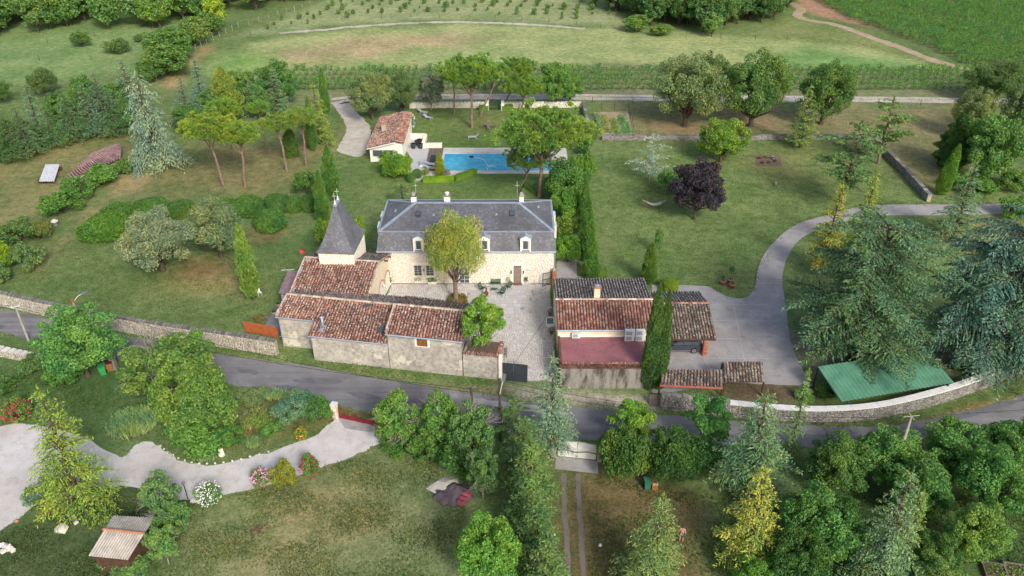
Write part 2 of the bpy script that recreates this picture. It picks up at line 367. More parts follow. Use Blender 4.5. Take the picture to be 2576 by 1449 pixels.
def sheet(name, poly, z, mat, jitter=0.1, step=1.0, label=None):
    import mathutils.geometry as mg
    p = jag(poly, step, jitter, len(name)) if jitter else [tuple(q[:2]) for q in poly]
    tri = mg.tessellate_polygon([[Vector((a[0], a[1], 0)) for a in p]])
    me = bpy.data.meshes.new(name); me.from_pydata([(a[0], a[1], z) for a in p], [], tri); me.update()
    for f in me.polygons:
        if f.normal.z < 0: f.flip()
    o = link(name, me, mat); o['kind'] = 'structure'
    if label: o['label'] = label
    return o
PX = lambda *pts: [tuple(G(x, y)[:2]) for x, y in pts]
def smoothline(pts, n=6):
    out = []; P = [Vector(p[:2]) for p in pts]
    for i in range(len(P) - 1):
        a, b, c, d = P[max(i - 1, 0)], P[i], P[i + 1], P[min(i + 2, len(P) - 1)]
        for j in range(n):
            t = j / n; out.append(0.5 * ((2 * b) + (c - a) * t + (2 * a - 5 * b + 4 * c - d) * t * t + (3 * b - a - 3 * c + d) * t ** 3))
    out.append(P[-1]); return [tuple(p) for p in out]

# ------------------------------------------------------------------ ground: one sheet, coloured by soil and turf
def poly_sd(P, poly):                     # signed distance, inside positive
    x, y = P[:, 0], P[:, 1]; inside = np.zeros(len(P), bool); dmin = np.full(len(P), 1e9); n = len(poly)
    for i in range(n):
        ax, ay = poly[i]; bx, by = poly[(i + 1) % n]
        c = ((ay > y) != (by > y)) & (x < (bx - ax) * (y - ay) / ((by - ay) if by != ay else 1e-9) + ax); inside ^= c
        dx, dy = bx - ax, by - ay; t = np.clip(((x - ax) * dx + (y - ay) * dy) / max(dx * dx + dy * dy, 1e-9), 0, 1)
        dmin = np.minimum(dmin, np.hypot(x - ax - t * dx, y - ay - t * dy))
    return np.where(inside, dmin, -dmin)
def ground():
    xs = np.concatenate([[-900, -500, -300, -220], np.arange(-180, 180.1, 1.0), [220, 300, 500, 900]])
    ys = np.concatenate([[-300, -100, 0, 20], np.arange(30, 130, 0.8), np.arange(130, 300, 1.4), [340, 420, 600, 1200]])
    X, Y = np.meshgrid(xs, ys); P = np.stack([X.ravel(), Y.ravel()], 1)
    col = np.tile(np.array(lin((106, 129, 75))[:3]), (len(P), 1))
    wob = 1.2 * np.sin(P[:, 0] * 0.31 + 1.3 * np.sin(P[:, 1] * 0.23)) + 0.9 * np.sin(P[:, 1] * 0.57 + P[:, 0] * 0.41)
    Z = [  # soil/turf colour, how strongly, edge softness (m), outline
        ((124, 152, 92), 1.0, 6, [(-600, -60), (-600, 80), (-200, 240), (120, 205), (340, 180), (380, 120), (420, 80), (520, 20), (600, -60)]),
        ((156, 168, 108), 1.0, 4, [(500, 190), (530, 140), (640, 110), (820, 75), (1200, 58), (1540, 72), (1990, 95), (2200, 120), (2440, 178), (2430, 192), (1400, 170), (900, 180), (700, 200)]),
        ((178, 158, 120), 0.8, 5, [(700, 130), (900, 90), (1250, 84), (1200, 110), (1000, 128), (880, 150), (720, 165)]),
        ((118, 158, 78), 0.8, 5, [(500, 200), (540, 140), (620, 120), (680, 150), (640, 200)]),
        ((112, 156, 84), 0.8, 6, [(1900, 130), (2060, 120), (2200, 140), (2440, 185), (2300, 190), (1950, 175)]),
        ((148, 160, 110), 1.0, 3, [(560, 100), (700, 50), (830, 2), (900, -60), (1500, -60), (1560, 40), (1600, 70), (1400, 60), (1100, 48), (800, 66)]),
        ((160, 140, 98), 0.9, 1.5, [(405, 215), (470, 150), (520, 115), (545, 110), (520, 135), (470, 190), (440, 235)]),
        ((112, 122, 76), 1.0, 3, [(2000, 20), (2160, 65), (2300, 110), (2500, 170), (2700, 160), (2800, -60), (1980, -60)]),
        ((176, 136, 112), 0.8, 2, [(1990, -10), (2050, 0), (2150, 48), (2190, 68), (2100, 50), (2010, 22)]),
        ((126, 140, 83), 0.9, 3, [(1960, 30), (2000, 35), (2150, 80), (2420, 172), (2380, 170), (2200, 120), (2000, 100), (1860, 92), (1960, 70)]),
        ((128, 134, 96), 1.0, 3, [(750, 185), (1600, 160), (2450, 180), (2450, 262), (1600, 255), (1050, 250), (760, 262)]),
        ((146, 128, 88), 0.6, 5, [(300, 470), (420, 395), (560, 350), (800, 350), (870, 330), (830, 400), (740, 470), (640, 500), (430, 505)]),
        ((140, 130, 86), 0.6, 5, [(-60, 420), (120, 350), (330, 310), (420, 360), (300, 440), (150, 560), (-60, 600)]),
        ((158, 140, 100), 0.75, 1.6, [(470, 400), (300, 455), (215, 530), (140, 610), (70, 690), (100, 690), (190, 590), (270, 510), (380, 450)]),
        ((106, 128, 72), 0.7, 5, [(170, 600), (400, 560), (800, 530), (800, 640), (700, 740), (640, 800), (300, 760), (60, 700)]),
        ((150, 132, 86), 0.7, 4, [(360, 700), (480, 660), (600, 680), (620, 720), (480, 750), (380, 735)]),
        ((134, 96, 72), 0.5, 2, [(400, 690), (560, 640), (600, 660), (500, 700)]),
        ((132, 98, 78), 0.6, 1.5, [(640, 575), (730, 560), (720, 600), (640, 620)]),
        ((100, 126, 64), 0.8, 4, [(1030, 275), (1460, 270), (1490, 380), (1460, 500), (900, 500), (890, 400), (1040, 370)]),
        ((132, 124, 76), 0.6, 4, [(1140, 275), (1250, 280), (1260, 320), (1180, 335)]),
        ((110, 133, 74), 0.8, 6, [(1500, 365), (2230, 365), (2330, 510), (2000, 560), (1900, 720), (1500, 720)]),
        ((136, 132, 82), 0.55, 6, [(1880, 380), (2060, 370), (2060, 450), (1950, 470), (1850, 420)]),
        ((134, 128, 90), 0.8, 4, [(1530, 262), (2400, 262), (2500, 420), (2340, 500), (2220, 390), (2000, 350), (1520, 345)]),
        ((156, 130, 100), 0.6, 3, [(1860, 270), (1990, 275), (1960, 310), (1830, 320)]),
        ((150, 124, 92), 0.7, 2.5, [(1640, 310), (1780, 310), (1770, 335), (1650, 340)]),
        ((138, 130, 80), 0.8, 4, [(2350, 545), (2600, 540), (2600, 640), (2400, 620)]),
        ((136, 126, 112), 0.9, 2, [(1985, 840), (2200, 830), (2420, 880), (2380, 960), (2060, 970), (2020, 950)]),
        ((98, 80, 66), 0.9, 1.2, [(1820, 965), (2060, 955), (2100, 1010), (1830, 1010)]),
        ((150, 134, 110), 0.85, 1.0, [(560, 885), (800, 920), (1250, 972), (1300, 990), (1190, 985), (960, 952), (780, 925), (570, 895)]),
        ((85, 124, 52), 0.9, 0.7, [(200, 800), (320, 828), (560, 875), (790, 915), (1240, 968), (1100, 963), (800, 924), (550, 884), (300, 838)]),
        ((178, 168, 156), 0.95, 0.8, [(1290, 970), (1420, 985), (1660, 1000), (1665, 1030), (1500, 1030), (1300, 1000)]),
        ((89, 112, 60), 0.9, 1, [(1700, 1035), (1900, 1050), (2100, 1068), (2300, 1045), (2576, 955), (2700, 880), (2700, 930), (2576, 985), (2300, 1065), (2100, 1080), (1800, 1060)]),
        ((150, 112, 80), 0.8, 0.7, [(2200, 1078), (2400, 1045), (2576, 985), (2700, 940), (2700, 955), (2576, 998), (2400, 1055), (2200, 1085)]),
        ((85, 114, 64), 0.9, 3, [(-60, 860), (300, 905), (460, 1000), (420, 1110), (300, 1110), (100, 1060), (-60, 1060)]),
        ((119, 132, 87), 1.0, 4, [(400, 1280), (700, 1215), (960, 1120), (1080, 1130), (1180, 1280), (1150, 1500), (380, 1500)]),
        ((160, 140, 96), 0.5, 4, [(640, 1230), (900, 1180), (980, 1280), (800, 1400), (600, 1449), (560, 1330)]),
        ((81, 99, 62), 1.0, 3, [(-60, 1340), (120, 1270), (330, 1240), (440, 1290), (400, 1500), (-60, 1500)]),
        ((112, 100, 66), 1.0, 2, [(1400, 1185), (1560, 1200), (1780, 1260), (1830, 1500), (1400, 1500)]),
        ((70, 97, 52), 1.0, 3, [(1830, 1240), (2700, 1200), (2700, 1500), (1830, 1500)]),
        ((89, 124, 56), 0.9, 2, [(2500, 1230), (2650, 1230), (2650, 1340), (2520, 1330)]),
        ((116, 112, 66), 0.8, 2, [(600, 1000), (840, 1050), (800, 1090), (600, 1140), (480, 1150)]),
    ]
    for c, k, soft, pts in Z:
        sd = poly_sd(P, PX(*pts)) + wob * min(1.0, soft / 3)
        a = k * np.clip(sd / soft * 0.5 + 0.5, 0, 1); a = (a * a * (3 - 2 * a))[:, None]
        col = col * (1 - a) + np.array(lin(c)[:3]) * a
    nx, ny = len(xs), len(ys); idx = np.arange(nx * ny).reshape(ny, nx)
    F = np.stack([idx[:-1, :-1], idx[:-1, 1:], idx[1:, 1:], idx[1:, :-1]], -1).reshape(-1, 4)
    V = np.concatenate([P, np.zeros((len(P), 1))], 1)
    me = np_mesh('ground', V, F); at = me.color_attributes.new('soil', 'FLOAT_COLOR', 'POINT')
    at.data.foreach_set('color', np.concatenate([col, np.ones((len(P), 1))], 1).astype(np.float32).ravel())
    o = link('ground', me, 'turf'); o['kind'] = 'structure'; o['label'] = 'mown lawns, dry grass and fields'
ground()

# ------------------------------------------------------------------ roads, drives and paths
road_n = smoothline(PX((-140, 740), (0, 776), (100, 797), (300, 842), (560, 892), (800, 925), (960, 952), (1190, 988), (1400, 1020), (1660, 1042), (1900, 1062), (2150, 1074), (2350, 1052), (2576, 992), (2760, 930)))
road_s = smoothline(PX((-140, 796), (0, 834), (90, 858), (250, 893), (420, 928), (575, 965), (700, 988), (835, 1016), (940, 1038), (1200, 1074), (1400, 1102), (1700, 1116), (2000, 1124), (2250, 1112), (2420, 1088), (2576, 1060), (2760, 1020)))
sheet('road', road_n + road_s[::-1], 0.008, 'asphalt', 0.13, 0.9, 'patched grey country road')
for k, (pts, mt) in enumerate((([(735, 955), (800, 950), (860, 957), (840, 966), (770, 965)], 0), ([(690, 968), (740, 972), (760, 985), (700, 980)], 0), ([(600, 925), (650, 935), (640, 942), (598, 934)], 0), ([(870, 985), (930, 990), (960, 1004), (900, 1002)], 0), ([(1180, 1000), (1400, 1028), (1420, 1046), (1300, 1030), (1190, 1012)], 1), ([(1500, 1050), (1640, 1060), (1620, 1075), (1500, 1066)], 0), ([(2010, 1090), (2120, 1098), (2100, 1108), (2010, 1104)], 0), ([(120, 828), (230, 850), (220, 858), (118, 838)], 0), ([(2380, 1050), (2560, 1005), (2560, 1014), (2390, 1060)], 0))):
    sheet('road_patch', smoothline(PX(*pts, pts[0]), 3)[:-1], 0.014 + 0.0003 * k, (plain('dark_patch', (114, 114, 118), (102, 102, 108), 1.2, 0.9, bump=0.2), plain('pale_patch', (172, 168, 164), (150, 148, 148), 0.8, 0.95))[mt], 0.12, 0.6)
drive = smoothline(PX((2620, 512), (2400, 514), (2190, 517), (2090, 540), (2010, 562), (1950, 605), (1912, 660), (1902, 705), (1893, 735), (1868, 750), (1830, 746), (1795, 728), (1770, 719), (1640, 716)), 4)
drive2 = PX((1640, 990), (1700, 985), (1830, 962), (2045, 972)) + smoothline(PX((2045, 972), (2028, 945), (2004, 900), (1987, 850), (1976, 770), (1968, 700), (1980, 650), (2010, 605), (2065, 576), (2190, 545), (2400, 541), (2620, 536)), 4)
sheet('driveway', drive + drive2, 0.010, 'concrete', 0.05, 1.0, 'pale concrete drive sweeping round the lawn')
jm = MB()
def strip(mb, a, b, wd, z=0.016):
    a, b = Vector(a[:2]), Vector(b[:2]); d = (b - a).normalized(); n = Vector((-d.y, d.x)) * wd / 2
    mb.poly([(*(a + n), z), (*(a - n), z), (*(b - n), z), (*(b + n), z)])
for a, b in (((1790, 765), (1980, 768)), ((1792, 806), (1985, 808)), ((1800, 852), (1990, 852)), ((1640, 900), (2008, 903)), ((1905, 712), (1966, 714)),
             ((1845, 766), (1872, 903)), ((1872, 903), (1905, 962)), ((1770, 900), (1790, 935)), ((1690, 722), (1690, 735))):
    strip(jm, G(*a), G(*b), 0.07)
jm.build('joint_lines', plain('joint_pale', (192, 188, 182), (168, 164, 158), 1.0), None)
bpy.data.objects['joint_lines']['kind'] = 'structure'
gl = smoothline(PX((845, 1050), (800, 1092), (740, 1118), (650, 1145), (560, 1166), (480, 1166), (420, 1140), (385, 1112), (340, 1120), (310, 1150), (230, 1112), (130, 1074), (60, 1066), (-60, 1078)), 4)
gl2 = smoothline(PX((-60, 1370), (30, 1316), (110, 1262), (240, 1236), (330, 1222), (430, 1256), (500, 1257), (600, 1238), (700, 1212), (830, 1168), (900, 1142), (962, 1110), (955, 1090), (940, 1068)), 4)
sheet('gravel_drive', gl + gl2, 0.010, 'pale_gravel', 0.16, 0.7, 'pale gravel drive curving down from the red gate')
sheet('gate_apron', PX((848, 1048), (940, 1068), (958, 1092), (868, 1078)), 0.018, 'concrete', 0.02, 1.0)
sheet('gravel_yard', smoothline(PX((838, 266), (880, 256), (900, 285), (928, 315), (932, 352), (912, 392), (870, 388), (848, 376), (872, 330), (860, 295), (838, 266)), 4)[:-1], 0.008, 'track_gravel', 0.14, 0.6, 'white gravel yard beside the pool house')
def ribbon(name, pts, wd, mat, z=0.008, jit=0.12, lab=None):
    L = smoothline(PX(*pts), 5); a, b = [], []
    for i, p in enumerate(L):
        q, r = L[max(i - 1, 0)], L[min(i + 1, len(L) - 1)]; d = Vector((r[0] - q[0], r[1] - q[1])).normalized(); n = Vector((-d.y, d.x)) * wd / 2
        a.append((p[0] + n.x, p[1] + n.y)); b.append((p[0] - n.x, p[1] - n.y))
    return sheet(name, a + b[::-1], z, mat, jit, 0.9, lab)
ribbon('track', [(835, 262), (900, 252), (1050, 247), (1300, 246), (1700, 250), (2100, 252), (2450, 256), (2700, 256)], 1.9, 'track_gravel', lab='near wheel rut of the white track')
ribbon('track', [(835, 250), (900, 244), (1050, 241), (1300, 239), (1700, 242), (2100, 245), (2450, 249), (2700, 249)], 1.4, 'track_gravel', lab='far wheel rut of the white track')
ribbon('field_path', [(1992, 8), (2015, 25), (2005, 38), (2030, 50), (2100, 62), (2180, 90), (2260, 118), (2350, 152), (2440, 178)], 2.6, 'dirt_track', jit=0.3, lab='beige dirt path beside the vineyard')
ribbon('stony_strip', [(700, 84), (820, 74), (930, 64), (1060, 57), (1180, 56), (1330, 62), (1470, 72)], 1.9, 'track_gravel', jit=0.5, lab='white stony strip along the field edge')
ribbon('wheel_track', [(1418, 1190), (1420, 1280), (1427, 1380), (1432, 1480)], 0.42, 'dark_gravel', jit=0.05, lab='left wheel track behind the white gate')
ribbon('wheel_track', [(1454, 1192), (1457, 1280), (1464, 1380), (1470, 1480)], 0.42, 'dark_gravel', jit=0.05, lab='right wheel track behind the white gate')
sheet('gate_slab', PX((1398, 1148), (1503, 1160), (1505, 1192), (1396, 1180)), 0.02, 'concrete', 0.02, 1.0, 'concrete slab inside the white gate')
sheet('garden_path', PX((1402, 610), (1448, 600), (1452, 705), (1400, 705)), 0.009, 'concrete', 0.03, 1.0)
sheet('slate_terrace', PX((655, 838), (700, 768), (712, 790), (700, 852)), 0.012, 'grey_sheet', 0.02, 1.0, 'grey slab terrace beside the barn')
sheet('flower_bed', PX((1897, 389), (1960, 389), (1968, 418), (1902, 419)), 0.010, 'mulch', 0.08, 0.6, 'mulched rose bed in the lawn')
sheet('vegetable_bed', PX((1494, 282), (1580, 280), (1590, 340), (1512, 342)), 0.008, 'dirt_track', 0.1, 0.8)
sheet('pot_bed', PX((1805, 711), (1835, 706), (1852, 724), (1848, 729)), 0.010, 'mulch', 0.02, 0.6)
sheet('pool_gravel', PX((1040, 448), (1060, 430), (1215, 431), (1150, 445), (1065, 452), (1040, 458)), 0.008, 'track_gravel', 0.1, 0.7)

# ------------------------------------------------------------------ building helpers
def half_tile(r0=0.125, r1=0.1, L=0.47, n=4):
    V = []
    for r, y, dz in ((r0, -L / 2, 0.03), (r1, L / 2, 0.0)):
        for j in range(n + 1):
            t = math.pi * j / n; V.append((-r * math.cos(t), y, r * math.sin(t) * 0.85 + dz))
    F = [(j, j + 1, n + 2 + j, n + 1 + j) for j in range(n)]
    F.append((0, n, n - 1, 1)); F.append((1, n - 1, n - 2, 2)) if n > 4 else None
    return np.array(V), F
TV, TF = half_tile()
TF4 = np.array([f for f in TF if len(f) == 4])
TILE_ME = {}
def tile_slope(owner, off, p0, p1, q0, q1, mat, pick=0, keep=None, under='clay_under', pitch=0.31, expo=0.38, name='roof'):
    """a slope of half-round clay tiles; p0,p1 eave corners, q0,q1 upper corners"""
    p0, p1, q0, q1 = [Vector(p) for p in (p0, p1, q0, q1)]; off = Vector(off)
    roof = MB(off).slab(p0, p1, q1, q0, 0.09).build(name, MATS[under], owner)
    u = (p1 - p0).normalized(); vv = ((q0 + q1) / 2 - (p0 + p1) / 2); Lv = vv.length; vdir = vv.normalized()
    nrm = u.cross(vdir).normalized(); vdir = nrm.cross(u)
    nc = max(2, round(((p1 - p0).length + (q1 - q0).length) / 2 / pitch)); nr = max(2, round(Lv / expo))
    items = []
    for j in range(nr):
        for i in range(nc):
            s, t = (i + 0.5) / nc, (j + 0.5) / nr
            c = (p0.lerp(p1, s)).lerp(q0.lerp(q1, s), t)
            if keep and not keep(c): continue
            items.append((j, i, c))
    if mat not in TILE_ME:
        me = bpy.data.meshes.new('tile'); me.from_pydata([tuple(v) for v in TV], [], TF); me.materials.append(mat); TILE_ME[mat] = me
    r = random.Random(len(items)); rest = []
    for n_, (j, i, c) in enumerate(items):
        a = r.gauss(0, 0.03); uu = (u * math.cos(a) + vdir * math.sin(a)); v2 = nrm.cross(uu)
        c = c + nrm * (0.015 + r.uniform(0, 0.02)) + vdir * r.uniform(-0.04, 0.04) + u * r.uniform(-0.015, 0.015)
        M = Matrix(((uu.x, v2.x, nrm.x, c.x - off.x), (uu.y, v2.y, nrm.y, c.y - off.y), (uu.z, v2.z, nrm.z, c.z - off.z), (0, 0, 0, 1)))
        if n_ < pick:
            o = bpy.data.objects.new('tile', TILE_ME[mat]); COL.objects.link(o); o.parent = roof; o.matrix_local = M
        else: rest.append(M)
    if rest:
        A = np.array([[list(row) for row in M] for M in rest]); V = np.einsum('nij,kj->nki', A[:, :3, :3], TV) + A[:, None, :3, 3]
        k = len(TV); F = (TF4[None] + (np.arange(len(rest)) * k)[:, None, None]).reshape(-1, 4)
        me = np_mesh('tiles', V.reshape(-1, 3), F); link('tiles', me, mat, roof, kind='stuff')
    return roof
plain('clay_under', (96, 66, 56), (78, 56, 50), 2, 0.95)
plain('clay_under_grey', (92, 84, 78), (74, 68, 64), 2, 0.95)
def ridge_tiles(owner, off, a, b, mat, r=0.14):
    a, b = Vector(a), Vector(b); L = (b - a).length; n = max(2, int(L / 0.42)); d = (b - a).normalized(); m = MB(off)
    rr = random.Random(3)
    for i in range(n):
        c = a.lerp(b, (i + 0.5) / n); r0 = r * rr.uniform(0.9, 1.1); side = d.cross(Vector((0, 0, 1))).normalized()
        vs = []
        for e, k in ((-0.24, 1.0), (0.24, 0.86)):
            for j in range(5):
                t = math.pi * j / 4; vs.append(c + d * e + side * (-math.cos(t) * r0 * k) + Vector((0, 0, math.sin(t) * r0 * k * 0.8)))
        m.add(vs, [(j, j + 1, 6 + j, 5 + j) for j in range(4)])
    return m.build('ridge_tiles', mat, owner, kind='stuff')
m_stone('ridge_mortar', [(190, 168, 144), (206, 190, 166), (168, 128, 106), (220, 206, 184), (150, 110, 92)], 0.4, (150, 138, 120))
def slates(owner, off, p0, p1, q0, q1, name='slates', expo=0.2, wd=0.26):
    p0, p1, q0, q1 = [Vector(p) for p in (p0, p1, q0, q1)]; off = Vector(off)
    roof = MB(off).slab(p0, p1, q1, q0, 0.06).build('roof_slope', 'slate', owner)
    L = ((q0 + q1) / 2 - (p0 + p1) / 2).length; nr = max(2, round(L / expo)); V, F = [], []
    nrm = (p1 - p0).cross(q0 - p0).normalized(); r = random.Random(nr)
    for j in range(nr):
        a, b = p0.lerp(q0, j / nr), p1.lerp(q1, j / nr); c, d = p0.lerp(q0, min(1, (j + 1.02) / nr)), p1.lerp(q1, min(1, (j + 1.02) / nr))
        n = max(1, round((b - a).length / wd)); sh = 0.5 if j % 2 else 0.0
        cuts = [0] + [min(1, max(0, (i + sh) / n)) for i in range(1 if sh == 0 else 0, n + 1)]; cuts = sorted(set(cuts + [1]))
        for s, t in zip(cuts[:-1], cuts[1:]):
            if t - s < 1e-4: continue
            g = 0.004 / max((b - a).length, 0.3); k = len(V); lift = 0.018 + r.uniform(0, 0.012)
            for pt, h in ((a.lerp(b, s + g), lift), (a.lerp(b, t - g), lift), (c.lerp(d, t - g), 0.005), (c.lerp(d, s + g), 0.005)): V.append(pt + nrm * h - off)
            F.append((k, k + 1, k + 2, k + 3))
    me = np_mesh(name, np.array([tuple(v) for v in V]), np.array(F)); link(name, me, 'slate', roof, kind='stuff'); return roof
def stone_face(owner, off, p0, p1, z0, z1, mat, holes=(), h=(0.1, 0.18), wl=(0.16, 0.42), depth=0.035, ztop=None, seed=1, keep=None):
    """coursed stones standing proud of a wall face from p0 to p1 (outside on the right-hand side of p0->p1)"""
    p0, p1, off = Vector((p0[0], p0[1], 0)), Vector((p1[0], p1[1], 0)), Vector(off); L = (p1 - p0).length; u = (p1 - p0).normalized()
    nrm = Vector((u.y, -u.x, 0)); r = random.Random(seed); V, F = [], []; z = z0
    while z < z1 - 0.04:
        hh = min(r.uniform(*h), z1 - z); x = -r.uniform(0, 0.2)
        while x < L:
            ln = r.uniform(*wl); a, b = max(0, x), min(L, x + ln); x += ln
            if b - a < 0.05: continue
            if any(a < hb and b > ha and z < hz1 and z + hh > hz0 for ha, hb, hz0, hz1 in holes): continue
            if keep and not keep(a, b, z, z + hh): continue
            g = 0.012; d = depth * r.uniform(0.35, 1.0); k = len(V); j = lambda: r.uniform(-0.012, 0.012)
            q = [(a + g + j(), z + g + j()), (b - g + j(), z + g + j()), (b - g + j(), z + hh - g + j()), (a + g + j(), z + hh - g + j())]
            for (s, zz) in q: V.append(p0 + u * s + nrm * d + Vector((0, 0, zz)) - off)
            for (s, zz) in q: V.append(p0 + u * s + Vector((0, 0, zz)) - off)
            F += [(k, k + 1, k + 2, k + 3), (k + 4, k + 5, k + 1, k), (k + 1, k + 5, k + 6, k + 2), (k + 3, k + 2, k + 6, k + 7), (k + 4, k, k + 3, k + 7)]
        z += hh
    me = np_mesh('stones', np.array([tuple(v) for v in V]), np.array(F)); return link('stones', me, mat, owner, kind='stuff')
def garden_wall(label, pts, hgt, thick=0.45, mat='rubble', cope='coping_grey', style='upright', name='stone_wall', both=False, white=None):
    L = smoothline(PX(*pts), 4) if len(pts) > 2 else PX(*pts); c = Vector((L[0][0], L[0][1], 0))
    t = thing(name, label, 'wall', c); core = MB(c)
    for a, b in zip(L[:-1], L[1:]):
        d = Vector((b[0] - a[0], b[1] - a[1], 0)); ln = d.length; rz = math.atan2(d.y, d.x)
        core.box(((a[0] + b[0]) / 2, (a[1] + b[1]) / 2, hgt / 2), (ln + 0.02, thick, hgt), rz)
    core.build('wall_core', plain('wall_mortar', (176, 164, 142), (150, 140, 122), 2, 0.95), t)
    cp = MB(c); r = random.Random(len(label)); n_ = 0
    for a, b in zip(L[:-1], L[1:]):
        A, B = Vector((a[0], a[1], 0)), Vector((b[0], b[1], 0)); u = (B - A).normalized(); nr = Vector((u.y, -u.x, 0)); rz = math.atan2(u.y, u.x)
        for sgn in ((1,) if not both else (1, -1)):
            pa, pb = (A + nr * thick / 2, B + nr * thick / 2) if sgn > 0 else (B - nr * thick / 2, A - nr * thick / 2)
            stone_face(t, c, pa, pb, 0, hgt, mat, seed=n_ + 3, depth=0.06); n_ += 1
        ln = (B - A).length; step = 0.16 if style == 'upright' else 0.6; k = max(1, int(ln / step))
        if style == 'smooth':
            cp.box(((a[0] + b[0]) / 2, (a[1] + b[1]) / 2, hgt + 0.06), (ln + 0.02, thick + 0.16, 0.12), rz); continue
        for i in range(k):
            p = A.lerp(B, (i + 0.5) / k)
            if style == 'upright': cp.box((p.x, p.y, hgt + 0.11 + r.uniform(-0.03, 0.03)), (step * r.uniform(0.6, 0.92), thick * r.uniform(0.8, 1.05), 0.24), rz + r.uniform(-0.12, 0.12), 0, r.uniform(-0.15, 0.15))
            else: cp.box((p.x, p.y, hgt + 0.055 + r.uniform(-0.015, 0.015)), (step * r.uniform(0.86, 0.97), thick + 0.08, 0.11), rz + r.uniform(-0.03, 0.03))
    cp.build('coping', white or cope, t, kind='stuff'); return t

# ------------------------------------------------------------------ main house
def OP(x, y, Y0, z0, k):          # print position -> point on a slope rising away from the camera
    a = ray(x, y); t = (CAM_H - z0 + k * Y0) / (k * a[1] - a[2]); return Vector((a[0] * t, a[1] * t, CAM_H + a[2] * t))
def window(owner, off, cx, y, z0, z1, wd, nx=2, nz=3, frame='white_paint', name='window', bars=False, depth=0.1):
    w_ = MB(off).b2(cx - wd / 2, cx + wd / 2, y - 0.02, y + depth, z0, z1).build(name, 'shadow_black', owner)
    f = MB(off); e = 0.06
    f.b2(cx - wd / 2, cx - wd / 2 + e, y - 0.05, y - 0.02, z0, z1); f.b2(cx + wd / 2 - e, cx + wd / 2, y - 0.05, y - 0.02, z0, z1)
    f.b2(cx - wd / 2 + e, cx + wd / 2 - e, y - 0.05, y - 0.02, z0, z0 + e); f.b2(cx - wd / 2 + e, cx + wd / 2 - e, y - 0.05, y - 0.02, z1 - e, z1)
    iw, ih = (wd - 2 * e), (z1 - z0 - 2 * e)
    for i in range(1, nx): x = cx - wd / 2 + e + iw * i / nx; f.b2(x - 0.025, x + 0.025, y - 0.048, y - 0.02, z0 + e, z1 - e)
    for j in range(1, nz): z = z0 + e + ih * j / nz; f.b2(cx - wd / 2 + e, cx + wd / 2 - e, y - 0.046, y - 0.021, z - 0.02, z + 0.02)
    f.build('frame', frame, w_)
    for i in range(nx):
        for j in range(nz):
            xa = cx - wd / 2 + e + iw * i / nx + 0.03; xb = cx - wd / 2 + e + iw * (i + 1) / nx - 0.03
            za = z0 + e + ih * j / nz + 0.025; zb = z0 + e + ih * (j + 1) / nz - 0.025
            MB(off).b2(xa, xb, y - 0.032, y - 0.024, za, zb).build('pane', 'window_glass', w_)
    return w_
HX0, HX1, HY0, HY1, HZ = -15.72, 4.98, 82.0, 92.0, 4.46
off = Vector((-5.4, 87.0, 0)); house = thing('manor_house', 'long pale stone manor house with grey slate mansard roof', 'house', off)
MB(off).b2(HX0, HX1, HY0 + 0.03, HY1, 0, HZ).build('wall', 'mortar', house)
wins = [(WX(1051.5, 681, 82), 0.92), (WX(1081.5, 681, 82), 0.92), (WX(1168, 681, 82), 1.0)]
zw0, zw1 = WZ(693, 82), WZ(667, 82); dcx = WX(1301.5, 690, 82); dz1 = WZ(668, 82)
holes = [(c - HX0 - 0.75, c - HX0 + 0.75, zw0 - 0.25, zw1 + 0.35) for c, _ in wins[:2]] + [(dcx - HX0 - 0.85, dcx - HX0 + 0.85, 0, dz1 + 0.42), (wins[2][0] - HX0 - 0.7, wins[2][0] - HX0 + 0.7, 0, 2.5)]
stone_face(house, off, (HX0, HY0 + 0.03), (HX1, HY0 + 0.03), 0, HZ, 'limestone', holes, seed=5)
stone_face(house, off, (HX1, HY0 + 0.03), (HX1, HY1), 0, HZ, 'limestone', seed=6)
for i, (c, wd) in enumerate(wins[:2]):
    window(house, off, c, HY0 - 0.0, zw0, zw1, wd, 2, 4)
    q = MB(off); r = random.Random(i)
    for sgn in (-1, 1):
        z = zw0 - 0.1
        while z < zw1 + 0.02:
            hh = 0.34; ln = r.choice((0.2, 0.34)); xa = c + sgn * (wd / 2 + 0.01); xb = xa + sgn * ln
            q.b2(min(xa, xb), max(xa, xb), HY0 - 0.06, HY0 + 0.04, z + 0.01, z + hh - 0.01); z += hh
    q.build('quoin_stones', 'limestone_pale', house, kind='stuff')
    MB(off).b2(c - wd / 2 - 0.25, c + wd / 2 + 0.25, HY0 - 0.07, HY0 + 0.04, zw1 + 0.02, zw1 + 0.3).build('lintel', 'limestone_pale', house)
    MB(off).b2(c - wd / 2 - 0.2, c + wd / 2 + 0.2, HY0 - 0.14, HY0 + 0.04, zw0 - 0.2, zw0 - 0.11).build('sill', 'limestone_pale', house)
    g = MB(off)
    for k in range(4): g.tube([(c - wd / 2 + 0.12 + k * (wd - 0.24) / 3, HY0 - 0.1, zw0 - 0.02), (c - wd / 2 + 0.12 + k * (wd - 0.24) / 3, HY0 - 0.1, zw1 - 0.05)], 0.014, 4)
    g.tube([(c - wd / 2 - 0.1, HY0 - 0.1, zw0 + 0.2), (c + wd / 2 + 0.1, HY0 - 0.1, zw0 + 0.2)], 0.014, 4); g.tube([(c - wd / 2 - 0.1, HY0 - 0.1, zw1 - 0.2), (c + wd / 2 + 0.1, HY0 - 0.1, zw1 - 0.2)], 0.014, 4)
    g.build('window_bars', 'dark_metal', house)
window(house, off, wins[2][0], HY0, 0.05, 2.2, 1.2, 2, 4)
